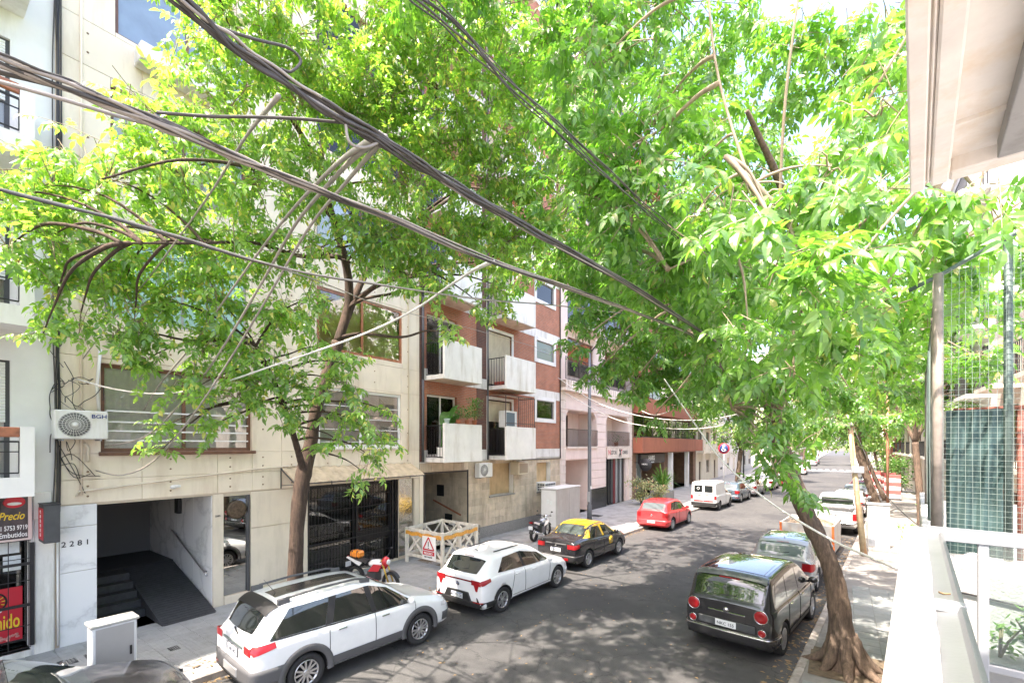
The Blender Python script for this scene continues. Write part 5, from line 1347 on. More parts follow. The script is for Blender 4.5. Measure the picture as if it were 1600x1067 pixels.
M_tail = mat('tail_lamp_red', (.27, .006, .009), .28, coat=.25)
M_lamp_w = mat('lamp_clear', (.60, .60, .60), .12, coat=1.0)
M_chrome = mat('chrome', (.62, .62, .63), .12, 1.0)
M_plate = mat('number_plate_white', (.66, .68, .70), .45)
M_bluep = mat('plate_print', (.03, .035, .05), .5)

def pch(pts):
    xs = [p[0] for p in pts]; ys = [p[1] for p in pts]
    def f(x):
        if x <= xs[0]: return ys[0]
        if x >= xs[-1]: return ys[-1]
        i = max(k for k in range(len(xs) - 1) if xs[k] <= x); h = xs[i + 1] - xs[i]; t = (x - xs[i]) / h
        d = lambda k: (ys[k + 1] - ys[k]) / (xs[k + 1] - xs[k])
        def tan(k):
            if k == 0: return d(0)
            if k == len(xs) - 1: return d(k - 1)
            a, b = d(k - 1), d(k)
            return 0 if a * b <= 0 else 2 * a * b / (a + b)
        m0, m1 = tan(i) * h, tan(i + 1) * h
        return (2 * t**3 - 3 * t * t + 1) * ys[i] + (t**3 - 2 * t * t + t) * m0 + (-2 * t**3 + 3 * t * t) * ys[i + 1] + (t**3 - t * t) * m1
    return f

class Car:
    """car body lofted from side outline, belt line and plan width; y is forward, x to the right"""
    def __init__(s, W, top, belt, plan, roof, zb=.22, wb=2.5, wr=.31, ax0=None, crown=.035):
        s.W = W / 2; s.top = pch(top); s.belt = pch(belt); s.plan = pch(plan); s.roof = pch(roof); s.zb = zb
        s.y0, s.y1 = top[0][0], top[-1][0]; s.wb = wb; s.wr = wr
        s.ar = ax0; s.af = ax0 + wb; s.crown = crown
        s.cache = {}
    def sec(s, y):
        k = round(y, 4)
        if k in s.cache: return s.cache[k]
        w = s.W * s.plan(y); bz = s.belt(y); tz = max(s.top(y), bz + .035); zb = s.zb + (.10 if (y < s.y0 + .12 or y > s.y1 - .12) else 0)
        h = tz - bz; wr = w * s.roof(y)
        g = min(1, h / .35)
        P = [(w * .86, zb), (w * .955, zb + .05), (w * .985, zb + .16), (w, zb + .5 * (bz - zb)), (w * .992, bz - .10), (w * .965, bz - .015)]
        ws = w * .945
        e = min(.09, h * .45)
        P += [(ws, bz + .012), (ws + (wr - ws) * .45, bz + .012 + (h - e) * .5), (wr + .012, bz + (h - e)), (wr - .03 * g - .01, tz - e * .42), (wr - .12, tz - e * .12 - s.crown * .15), (wr * .55, tz + s.crown * .55 * 0), (0, tz + s.crown * .3)]
        # catmull-rom refine
        out = []
        for i in range(len(P) - 1):
            p0, p1, p2, p3 = P[max(0, i - 1)], P[i], P[i + 1], P[min(len(P) - 1, i + 2)]
            for q in range(3):
                t = q / 3
                out.append(tuple(.5 * (2 * p1[a] + (p2[a] - p0[a]) * t + (2 * p0[a] - 5 * p1[a] + 4 * p2[a] - p3[a]) * t * t + (-p0[a] + 3 * p1[a] - 3 * p2[a] + p3[a]) * t**3) for a in (0, 1)))
        out.append(P[-1]); s.cache[k] = out
        return out
    def side(s, y, z):
        P = s.sec(y); best = P[0][0]
        for a, b in zip(P[:-1], P[1:]):
            if a[1] <= z <= b[1] and b[1] > a[1]: return a[0] + (b[0] - a[0]) * (z - a[1]) / (b[1] - a[1])
        return best if z < P[0][1] else P[-6][0]
    def topz(s, y, x):
        P = s.sec(y); x = abs(x)
        for a, b in zip(P[::-1][:-1], P[::-1][1:]):
            if a[0] <= x <= b[0] and b[0] > a[0]: return a[1] + (b[1] - a[1]) * (x - a[0]) / (b[0] - a[0])
        return P[18][1]
    def body(s, par, m, extra=None):
        ys = list(np.linspace(s.y0, s.y1, 64))
        b = MB(); rows = []
        for y in ys:
            P = s.sec(y); rows.append([(x, y, z) for x, z in P] + [(-x, y, z) for x, z in P[-2::-1]])
        n = len(rows[0]); o = [p for r in rows for p in r]
        fs = [(i * n + j, (i + 1) * n + j, (i + 1) * n + j + 1, i * n + j + 1) for i in range(len(ys) - 1) for j in range(n - 1)]
        fs += [((i + 1) * n, i * n, i * n + n - 1, (i + 1) * n + n - 1) for i in range(len(ys) - 1)]
        b.add(o, fs, 0, True)
        h = n // 2
        for base, flip in ((0, False), ((len(ys) - 1) * n, True)):
            for j in range(h):
                q = (base + j, base + j + 1, base + n - 2 - j, base + n - 1 - j) if j < h - 1 else (base + j, base + j + 1, base + n - 1 - j)
                b.f.append(q if not flip else q[::-1]); b.m.append(0); b.sm.append(False)
        me = b.mesh('body', [m, M_arch])
        o_ = link('body', me, par)
        # wheel wells cut out of the body
        cb = MB()
        for ya in (s.ar, s.af):
            for sd in (-1, 1):
                cb.lathe([(s.wr + .055, sd * (s.W + .1)), (s.wr + .055, sd * (s.W - .30))], (0, ya, s.wr + .005), 'x', 28, 1, True)
        ce = cb.mesh('cutter', [m, M_arch]); co = link('cutter', ce)
        md = o_.modifiers.new('cut', 'BOOLEAN'); md.operation = 'DIFFERENCE'; md.object = co; md.solver = 'EXACT'
        par_loc = par.matrix_basis.copy(); par.matrix_basis = Matrix.Identity(4)
        bpy.context.view_layer.update()
        dg = bpy.context.evaluated_depsgraph_get()
        ne = bpy.data.meshes.new_from_object(o_.evaluated_get(dg)); ne.name = 'body'
        o_.modifiers.clear(); o_.data = ne
        bpy.data.objects.remove(co); par.matrix_basis = par_loc
        if len(ne.materials) < 2:
            ne.materials.clear(); ne.materials.append(m); ne.materials.append(M_arch)
        return o_
    def side_patch(s, par, name, m, quad, sd, off=.004, nu=10, nv=4, rnd=False):
        """quad: (y,z) lower rear, lower front, upper front, upper rear"""
        a, b_, c, d = quad; P = []
        for i in range(nu + 1):
            u = i / nu; r = []
            for j in range(nv + 1):
                v = j / nv
                y = (a[0] * (1 - u) + b_[0] * u) * (1 - v) + (d[0] * (1 - u) + c[0] * u) * v
                z = (a[1] * (1 - u) + b_[1] * u) * (1 - v) + (d[1] * (1 - u) + c[1] * u) * v
                r.append((sd * (s.side(y, z) + off), y, z))
            P.append(r)
        return MB().grid(P).build(name, m, par, True)
    def top_patch(s, par, name, m, ya, yb, ua, ub, off=.006, nx=14, ny=8, cz=0.0):
        """between y=ya (half width ua of roof width) and y=yb (ub); cz bows the rear edge"""
        P = []
        for i in range(ny + 1):
            t = i / ny; r = []
            for j in range(nx + 1):
                q = -1 + 2 * j / nx
                y = ya + (yb - ya) * t + cz * (1 - t) * (q * q); y = min(max(y, s.y0 + .001), s.y1)
                x = q * (ua + (ub - ua) * t) * s.W * s.plan(y) * s.roof(y)
                dz = (s.topz(y + .02, x) - s.topz(y - .02, x)) / .04 if s.y0 + .02 < y < s.y1 - .02 else 0
                nl = math.sqrt(1 + dz * dz)
                r.append((x, y - off * dz / nl, s.topz(y, x) + off / nl))
            P.append(r)
        return MB().grid(P).build(name, m, par, True)
    def wrap(s, par, name, m, z0, z1, xin, dside, sd, off=.008, end='rear', z0s=None, z1s=None):
        """strip round a corner: on the end face from |x|=xin to the corner, then along the side for dside"""
        ye = s.y0 if end == 'rear' else s.y1; sg = 1 if end == 'rear' else -1
        P = []; w0 = s.side(ye, (z0 + z1) / 2)
        N = 6; z0s = z0 if z0s is None else z0s; z1s = z1 if z1s is None else z1s
        for i in range(N + 1): P.append([(sd * (xin + (w0 - xin) * i / N), ye - sg * off, z0 + (z1 - z0) * j / 3) for j in range(4)])
        for i in range(1, 9):
            y = ye + sg * dside * i / 8; t = i / 8; a, c = z0 + (z0s - z0) * t, z1 + (z1s - z1) * t
            P.append([(sd * (s.side(y, a + (c - a) * j / 3) + off), y, a + (c - a) * j / 3) for j in range(4)])
        return MB().grid(P).build(name, m, par, True)
    def bumper(s, par, name, m, z0, z1, dside, off=.02, end='rear'):
        ye = s.y0 if end == 'rear' else s.y1; sg = 1 if end == 'rear' else -1
        P = []
        w0 = s.side(ye, (z0 + z1) / 2); zs = [z0 + (z1 - z0) * j / 4 for j in range(5)]
        col = []
        for i in range(8, 0, -1):
            y = ye + sg * dside * i / 8; col.append([(-(s.side(y, z) + off * .7), y, z) for z in zs])
        for i in range(-6, 7): 
            x = w0 * i / 6; col.append([(x, ye - sg * (off + .03 * (1 - (i / 6)**2)), z) for z in zs])
        for i in range(1, 9):
            y = ye + sg * dside * i / 8; col.append([(s.side(y, z) + off * .7, y, z) for z in zs])
        # close top and bottom inward
        for r in col:
            x, y, z = r[-1]; r.append((x * .93, y + sg * .05, z + .004)); x, y, z = r[0]; r.insert(0, (x * .93, y + sg * .05, z))
        return MB().grid(col).build(name, m, par, True)
    def seam(s, par, ys, z0, z1, sd, name='door_seam'):
        b = MB()
        for y in ys:
            ya, yb_ = (y, y) if not isinstance(y, tuple) else y
            pts = [(sd * (s.side(ya + (yb_ - ya) * i / 10, z0 + (z1 - z0) * i / 10) + .001), ya + (yb_ - ya) * i / 10, z0 + (z1 - z0) * i / 10) for i in range(11)]
            b.tube(pts, .007, 4)
        b.tube([(sd * (s.side(y, z0) + .001), y, z0) for y in np.linspace(s.ar + .4, s.af - .36, 9)], .006, 4)
        return b.build(name, M_arch, par, True)
    def handles(s, par, spots, m):
        for sd in (-1, 1):
            for y, z in spots:
                x = s.side(y, z)
                MB().cbox(sd * (x - .005), sd * (x + .028), y - .085, y + .085, z - .014, z + .016, .008).build('door_handle', m, par, True)
    def mirrors(s, par, y, m):
        for sd in (-1, 1):
            z = s.belt(y) + .05; x = s.side(y, z)
            b = MB(); b.ball((sd * (x + .12), y, z + .05), (.10, .055, .075), 12); b.bar((sd * (x - .02), y + .02, z - .01), (sd * (x + .08), y + .01, z + .03), .05)
            b.build('wing_mirror', m, par, True)
    def wheels(s, par, spokes=5, m_rim=None, style=0):
        me_t = me_r = None; R = s.wr; hw = .095
        for ya in (s.ar, s.af):
            for sd in (-1, 1):
                if me_t is None:
                    t = MB(); rr = R * .68
                    t.lathe([(rr, -hw * .8), (R * .93, -hw), (R * .985, -hw * .8), (R, -hw * .4), (R, hw * .4), (R * .985, hw * .8), (R * .93, hw), (rr, hw * .85), (rr * .96, hw * .4), (rr * .96, -hw * .6)], (0, 0, 0), 'x', 36, closed=True)
                    me_t = t.mesh('tyre', M_tyre)
                    r = MB(); r.lathe([(rr * .97, hw * .86), (rr * .90, hw * .9), (rr * .86, hw * .3), (rr * .86, -hw * .5), (rr * .97, -hw * .5)], (0, 0, 0), 'x', 36, closed=True)
                    r.lathe([(rr * .86, -.01), (rr * .86, 0)], (0, 0, 0), 'x', 24, 1)
                    r.lathe([(rr * .24, 0), (rr * .24, hw * .78), (rr * .17, hw * .84), (0.001, hw * .84)], (0, 0, 0), 'x', 16)
                    for k in range(spokes):
                        if style == 0: das = (0,)
                        else: das = (-.16, .16)
                        for da in das:
                            a = 2 * PI * k / spokes + da; a2 = 2 * PI * k / spokes + da * 1.5
                            r.bar((hw * .62, rr * .16 * math.cos(a), rr * .16 * math.sin(a)), (hw * .74, rr * .9 * math.cos(a2), rr * .9 * math.sin(a2)), rr * (.26 if style == 0 else .15), .03, up=(1, 0, 0))
                    me_r = r.mesh('rim', [m_rim or M_rim, M_arch])
                w = link('wheel', me_t, par); w.location = (sd * (s.W * .985 - hw), ya, R); w.rotation_euler = (random.uniform(0, 6), 0, 0 if sd > 0 else PI)
                link('rim', me_r, w)
def plate(par, x, y, z, w, body, txt='', top=True):
    MB().cbox(x - w / 2, x + w / 2, y - .014, y, z - .065, z + .065, .004).build('number_plate', M_plate, par, True)
    if top: MB().box(x - w / 2 + .01, x + w / 2 - .01, y - .016, y - .0145, z + .045, z + .06).build('plate_band', mat('plate_blue', (.03, .08, .3), .5), par, True)
    if txt: text('plate_lettering', txt, .085, M_bluep, par, (x, y - .0165, z - .035), 'rear', True, .0008, 'CENTER', 1.0)
def car_thing(name, label, cat, x, y, deg, grp='cars parked along the kerbs'):
    return thing(name, label, cat, (x, y, 0.0), math.radians(-deg), grp)
GRP = 'cars parked along the kerbs'
PLAN = lambda L: [(-L / 2, .90), (-L / 2 + .10, .955), (-L / 2 + .35, .99), (0, 1.0), (L / 2 - .7, .985), (L / 2 - .3, .94), (L / 2 - .08, .83), (L / 2, .70)]
def hood_face(c, par, m, z0=.55, grille=True):
    y = c.y1
    for sd in (-1, 1): c.wrap(par, 'headlight', M_lamp_w, z0, z0 + .10, .42, .38, sd, .010, 'front', z0 + .05, z0 + .14)
    c.bumper(par, 'front_bumper', m, c.zb + .1, c.zb + .28, .35, .018, 'front')
    if grille: MB().cbox(-.38, .38, y - .02, y + .022, z0 - .10, z0 + .02, .01).build('grille', M_blacktrim, par, True)

# ------------------------------------------------ white estate car with grey cladding
def estate():
    L = 4.28
    t = car_thing('estate_car', 'white estate car with dark grey wheel arch cladding and roof bars', 'car', -8.22, 5.62, 4.5)
    P = paint('white_paint', (.76, .77, .77))
    c = Car(1.74, [(-2.14, 1.0), (-2.10, 1.06), (-2.02, 1.16), (-1.80, 1.47), (-1.66, 1.535), (-1.2, 1.575), (-.4, 1.59), (.15, 1.545), (.5, 1.40), (1.0, 1.07), (1.3, 1.0), (1.8, .88), (2.05, .75), (2.14, .60)],
            [(-2.14, .93), (-1.6, 1.0), (-.6, .985), (.3, .955), (.9, .93), (1.5, .84), (1.95, .70), (2.14, .52)], PLAN(L),
            [(-2.14, .80), (-1.8, .78), (-1.2, .775), (0, .775), (.5, .80), (1.0, .87), (1.4, .88), (2.14, .8)], .24, 2.44, .325, -1.27)
    c.body(t, P)
    c.top_patch(t, 'rear_window', M_carglass, -2.06, -1.82, .80, .86, .007, cz=.03)
    c.top_patch(t, 'rear_spoiler', M_blacktrim, -1.85, -1.66, .93, .95, .02)
    c.top_patch(t, 'windscreen', M_carglass_l, .95, .22, .9, .92)
    c.top_patch(t, 'roof_panel', mat('dark_roof_panel', (.03, .032, .034), .25, coat=.5), -1.55, .05, .34, .34, .004)
    for sd in (-1, 1):
        c.side_patch(t, 'window', M_carglass, ((-1.86, 1.055), (-.92, 1.035), (-.80, 1.48), (-1.50, 1.46)), sd)
        c.side_patch(t, 'window', M_carglass, ((-.78, 1.03), (.02, 1.005), (-.10, 1.50), (-.66, 1.485)), sd)
        c.side_patch(t, 'window', M_carglass, ((.13, 1.0), (1.0, .975), (.42, 1.37), (.02, 1.495)), sd)
        c.side_patch(t, 'window_pillar', M_blacktrim, ((-.92, 1.03), (-.78, 1.03), (-.66, 1.485), (-.80, 1.48)), sd, .005, 2)
        c.side_patch(t, 'window_pillar', M_blacktrim, ((.02, 1.003), (.13, 1.0), (.02, 1.495), (-.10, 1.50)), sd, .005, 2)
        c.side_patch(t, 'waist_trim', M_blacktrim, ((-1.86, 1.03), (1.0, .95), (1.0, .975), (-1.86, 1.055)), sd, .006, 16, 1)
        c.seam(t, [(-.86, -.86), (.08, .08), (1.0, 1.06)], .42, .98, sd)
        c.side_patch(t, 'sill_cladding', M_trim, ((c.ar + .4, .30), (c.af - .4, .30), (c.af - .4, .46), (c.ar + .4, .46)), sd, .012, 12, 3)
        c.side_patch(t, 'sill_strip', mat('silver_trim', (.45, .46, .47), .35, .6), ((c.ar + .42, .255), (c.af - .42, .255), (c.af - .42, .295), (c.ar + .42, .295)), sd, .03, 12, 2)
        for ya in (c.ar, c.af):
            b = MB(); Pg = []
            for i in range(25):
                a = math.radians(-12 + 204 * i / 24); r_ = []
                for rr, o in ((c.wr + .05, -.02), (c.wr + .05, .022), (c.wr + .14, .020), (c.wr + .165, .006)):
                    y, z = ya + rr * math.cos(a), c.wr + rr * math.sin(a); z = max(z, .26)
                    r_.append((sd * (c.side(min(max(y, c.y0 + .02), c.y1 - .02), max(.4, z)) + o), y, z))
                Pg.append(r_)
            b.grid(Pg).build('wheel_arch_cladding', M_trim, t, True)
        c.wrap(t, 'tail_light', M_tail, .86, .99, .50, .36, sd, .012, 'rear', .93, 1.02)
        c.wrap(t, 'reflector', M_tail, .40, .43, .62, .03, sd, .035)
        b = MB()
        pts = [(-1.62, 1.535), (-1.5, 1.60), (-.9, 1.635), (-.2, 1.635), (.05, 1.58)]
        b.tube([(sd * (c.W * .775 - .10), y, z + .012) for y, z in pts], .022, 8)
        for y in (-1.55, .0): b.cbox(sd * (c.W * .775 - .13), sd * (c.W * .775 - .07), y - .1, y + .1, 1.5, 1.62, .01)
        b.build('roof_bar', M_trim, t, True)
    c.bumper(t, 'rear_bumper', M_trim, .34, .62, .5, .02)
    MB().cbox(-.30, .30, c.y0 - .06, c.y0 - .02, .40, .56, .02).build('bumper_insert', mat('silver_trim', (.45, .46, .47), .35, .6), t, True)
    MB().cbox(-.42, .42, c.y0 - .02, c.y0, .90, .945, .008).build('tailgate_bar', mat('grey_bar', (.2, .24, .23), .3, .6), t, True)
    plate(t, 0, c.y0 - .004, .79, .40, 1, 'LNX 402', False)
    MB().cbox(-.25, .25, c.y0 - .008, c.y0 - .001, .71, .875, .005).build('plate_recess', M_trim, t, True)
    MB().bar((-.1, c.y0 + .06, 1.12), (.12, c.y0 + .035, 1.06), .02).build('rear_wiper', M_blacktrim, t, True)
    c.handles(t, ((-.62, .90), (.30, .88)), M_chrome); c.mirrors(t, .88, P); c.wheels(t, 6, None, 1); hood_face(c, t, M_trim, .62)
    ant = MB(); ant.cyl((0, -1.45, 1.57), (0, -1.65, 1.85), .006, .003, 5); ant.build('aerial', M_kprint, t, True)
estate()

def hatch(label, x, y, deg, W, L, H, P, rim=None, style=1, spokes=5, modern=True, txt='', name='hatchback'):
    t = car_thing(name, label, 'car', x, y, deg)
    k = L / 4.05; h = H / 1.47
    tp = [(-2.02, .96), (-1.99, 1.0), (-1.88, 1.10), (-1.60, 1.35), (-1.46, 1.415), (-1.1, 1.45), (-.45, 1.47), (.1, 1.43), (.45, 1.28), (.95, .99), (1.25, .93), (1.7, .82), (1.95, .68), (2.03, .54)]
    bl = [(-2.02, .90), (-1.5, .96), (-.6, .93), (.3, .895), (.9, .87), (1.4, .78), (1.85, .64), (2.03, .46)]
    c = Car(W, [(a * k, b * h) for a, b in tp], [(a * k, b * h) for a, b in bl], PLAN(tp[-1][0] * 2 * k),
            [(-2.02 * k, .80), (-1.6 * k, .78), (0, .77), (.45 * k, .80), (.95 * k, .87), (2 * k, .82)], .20, 2.53 * k, .315, -1.26 * k)
    Y = lambda v: v * k
    Z = lambda v: v * h
    c.body(t, P)
    c.top_patch(t, 'rear_window', M_carglass if modern else mat('grey_car_glass', (.10, .12, .125), .06, spec=.9, coat=1), Y(-1.955), Y(-1.60), .82, .88, .007, cz=.03)
    c.top_patch(t, 'rear_spoiler', P, Y(-1.62), Y(-1.40), .95, .95, .022)
    c.top_patch(t, 'windscreen', M_carglass_l, Y(.90), Y(.16), .9, .92)
    MB().cbox(-.16, .16, Y(-1.615), Y(-1.59), Z(1.36), Z(1.385), .006).build('brake_light', M_tail, t, True)
    for sd in (-1, 1):
        c.side_patch(t, 'window', M_carglass, ((Y(-1.42), Z(1.02)), (Y(-.40), Z(.975)), (Y(-.52), Z(1.375)), (Y(-1.12), Z(1.34))), sd)
        c.side_patch(t, 'window', M_carglass, ((Y(-.30), Z(.97)), (Y(.86), Z(.93)), (Y(.36), Z(1.22)), (Y(-.40), Z(1.375))), sd)
        c.side_patch(t, 'window_pillar', M_blacktrim, ((Y(-.40), Z(.973)), (Y(-.30), Z(.97)), (Y(-.40), Z(1.375)), (Y(-.52), Z(1.375))), sd, .005, 2)
        c.side_patch(t, 'sill_cladding', M_blacktrim, ((c.ar + .38, .235), (c.af - .38, .235), (c.af - .38, .285), (c.ar + .38, .285)), sd, .006, 12, 2)
        c.seam(t, [(Y(-.95), Y(-.78)), (Y(-.34), Y(-.34)), (Y(.78), Y(.88))], .34, Z(.93), sd)
        c.wrap(t, 'tail_light', M_tail, Z(.80), Z(.92), .46, .30, sd, .010, 'rear', Z(.88), Z(.955)) if modern else c.wrap(t, 'tail_light', M_tail, Z(.68), Z(.90), .55, .22, sd, .010, 'rear', Z(.74), Z(.88))
        if modern:
            MB().prism([(sd * .52, Z(.86)), (sd * .72, Z(.86)), (sd * .66, Z(.66)), (sd * .61, Z(.66))], 'y', c.y0 - .012, c.y0 + .01).build('light_fin', M_tail, t, True)
            MB().prism([(sd * .66, .52), (sd * .78, .34), (sd * .70, .34)], 'y', c.y0 - .04, c.y0 - .01).build('bumper_vent', M_blacktrim, t, True)
        c.wrap(t, 'reflector', M_tail, .39, .42, .55, .03, sd, .042)
    if modern:
        MB().cbox(-.5, .5, c.y0 - .014, c.y0, Z(.86), Z(.90), .004).build('light_bar', mat('dark_red_lamp', (.16, .01, .015), .2, coat=1), t, True)
        c.bumper(t, 'rear_bumper', M_blacktrim, .26, .40, .46, .022)
        MB().prism([(-.46, .40), (.46, .40), (.36, .60), (-.36, .60)], 'y', c.y0 - .045, c.y0).build('bumper_insert', M_blacktrim, t, True)
        plate(t, 0, c.y0 - .046, .49, .40, 1, txt)
    else:
        c.bumper(t, 'rear_bumper', P, .28, .54, .42, .025)
        plate(t, 0, c.y0 - .06, .46, .40, 1, txt)
    b = MB().lathe([(.058, -.012), (.05, -.018), (.001, -.018)], (0, c.y0 + .0, Z(.765)), 'y', 20)
    b.build('badge', M_chrome, t, True)
    MB().bar((-.05, Y(-1.90), Z(1.09)), (.2, Y(-1.86), Z(1.135)), .016).build('rear_wiper', M_blacktrim, t, True)
    c.handles(t, ((Y(-.68), Z(.86)), (Y(.05), Z(.83))), P); c.mirrors(t, Y(.76), P); c.wheels(t, spokes, rim, style); hood_face(c, t, P, .52)
    MB().cyl((0, Y(-1.3), Z(1.45)), (0, Y(-1.45), Z(1.53)), .012, .004, 5).build('aerial', M_kprint, t, True)
    return t, c
P_white2 = paint('white_paint_cool', (.78, .79, .80))
t, c = hatch('white hatchback with red light strip and two tone wheels', -7.78, 10.58, 2.5, 1.74, 4.1, 1.47, P_white2, None, 1, 5, True, 'AK 771 OL')
for sd in (-1, 1): MB().bar((sd * .46, -1.2, 1.462), (sd * .50, -.2, 1.485), .025, .02).build('roof_strip', M_blacktrim, t, True)
b = MB()
for q, r_ in (((-.03, .035), (-.03, -.035)), ((.03, .035), (.03, -.035)), ((-.03, 0), (.03, .0))): b.bar((q[0], c.y0 - .026, .775 + q[1]), (r_[0], c.y0 - .026, .775 + r_[1]), .012)
b.build('badge_letter', mat('dark_blue_print', (.03, .05, .12), .4), t, True)
P_red = paint('red_paint', (.62, .035, .04))
t, c = hatch('red hatchback parked behind the white van', -7.55, 24.35, 3, 1.66, 3.95, 1.47, P_red, None, 0, 6, False, 'OJV 318')
MB().cbox(-.35, .35, -1.0, -.45, 1.46, 1.478, .008).build('roof_hatch', mat('dark_red_paint', (.32, .02, .025), .3, coat=.8), t, True)

# ------------------------------------------------ black and yellow taxi saloon
def taxi():
    t = car_thing('taxi', 'black and yellow taxi saloon with a round yellow emblem on its front door', 'taxi', -7.86, 15.6, 2.5)
    P = paint('black_paint', (.012, .012, .014), .16); PY = paint('taxi_yellow_paint', (.78, .47, .012), .3)
    c = Car(1.66, [(-2.06, .95), (-2.0, 1.0), (-1.75, 1.03), (-1.45, 1.05), (-1.30, 1.09), (-.88, 1.345), (-.65, 1.41), (-.2, 1.435), (.2, 1.40), (.5, 1.26), (.98, 1.0), (1.3, .94), (1.75, .84), (2.0, .70), (2.07, .56)],
            [(-2.06, .90), (-1.5, .96), (-.6, .93), (.3, .90), (.95, .875), (1.4, .80), (1.9, .66), (2.07, .48)], PLAN(4.13),
            [(-2.06, .84), (-1.45, .84), (-1.2, .82), (-.8, .77), (0, .765), (.5, .80), (1.0, .87), (2.07, .82)], .22, 2.40, .305, -1.20)
    c.body(t, P)
    c.top_patch(t, 'roof', PY, -.83, .24, .985, .985, .006)
    c.top_patch(t, 'rear_window', M_carglass_l, -1.30, -.86, .80, .84, .006, cz=.03)
    c.top_patch(t, 'windscreen', M_carglass_l, .94, .27, .9, .92)
    for sd in (-1, 1):
        c.side_patch(t, 'roof_pillar', PY, ((-1.42, 1.03), (-.92, 1.0), (-.86, 1.36), (-1.0, 1.25)), sd, .004, 5, 5)
        c.side_patch(t, 'roof_pillar', PY, ((-.15, .96), (-.02, .955), (-.16, 1.37), (-.30, 1.37)), sd, .005, 2, 5)
        c.side_patch(t, 'roof_rail', PY, ((-1.0, 1.30), (.45, 1.27), (.26, 1.365), (-.86, 1.37)), sd, .003, 10, 2)
        c.side_patch(t, 'roof_pillar', PY, ((.85, .955), (.97, .95), (.36, 1.30), (.27, 1.33)), sd, .005, 6, 2)
        c.side_patch(t, 'window', M_carglass, ((-1.05, .995), (-.16, .965), (-.31, 1.335), (-.86, 1.325)), sd, .009)
        c.side_patch(t, 'window', M_carglass, ((.0, .96), (.84, .935), (.28, 1.29), (-.14, 1.335)), sd, .009)
        c.seam(t, [(-.95, -.8), (-.08, -.08), (.86, .92)], .36, .93, sd)
        c.side_patch(t, 'rubbing_strip', M_blacktrim, ((c.ar + .4, .53), (c.af - .4, .53), (c.af - .4, .58), (c.ar + .4, .58)), sd, .012, 12, 1)
        c.wrap(t, 'tail_light', M_tail, .74, .89, .46, .22, sd, .010, 'rear', .79, .90)
        # round emblem
        y_, z_ = .45, .70; x_ = sd * (c.side(y_, z_) + .006)
        MB().lathe([(.165, 0), (.165, sd * .003)], (x_, y_, z_), 'x', 24).build('emblem', PY, t, True)
        MB().lathe([(.145, sd * .003), (.145, sd * .004), (.13, sd * .004), (.13, sd * .003)], (x_, y_, z_), 'x', 24, closed=True).build('emblem_ring', P, t, True)
        for z2, w in ((.05, .16), (-.005, .2), (-.06, .16)): MB().box(x_ - .005, x_ + .005, y_ - w / 2, y_ + w / 2, z_ + z2 - .008, z_ + z2 + .012).build('emblem_lettering', P, t, True)
    c.bumper(t, 'rear_bumper', M_blacktrim, .30, .52, .44, .03)
    MB().cbox(-.42, .42, c.y0 - .02, c.y0 + .01, .86, .90, .008).build('trunk_trim', M_trim, t, True)
    b = MB().lathe([(.05, -.012), (.001, -.018)], (0, c.y0, .82), 'y', 18); b.build('badge', M_chrome, t, True)
    plate(t, 0, c.y0 - .012, .68, .40, 1, 'TX 205', True)
    MB().cbox(.36, .52, c.y0 - .062, c.y0 - .05, .36, .44, .004).build('sticker', M_tail, t, True)
    c.handles(t, ((-.52, .86), (.16, .84)), P); c.mirrors(t, .80, P); c.wheels(t, 6, None, 0); hood_face(c, t, M_blacktrim, .55)
taxi()

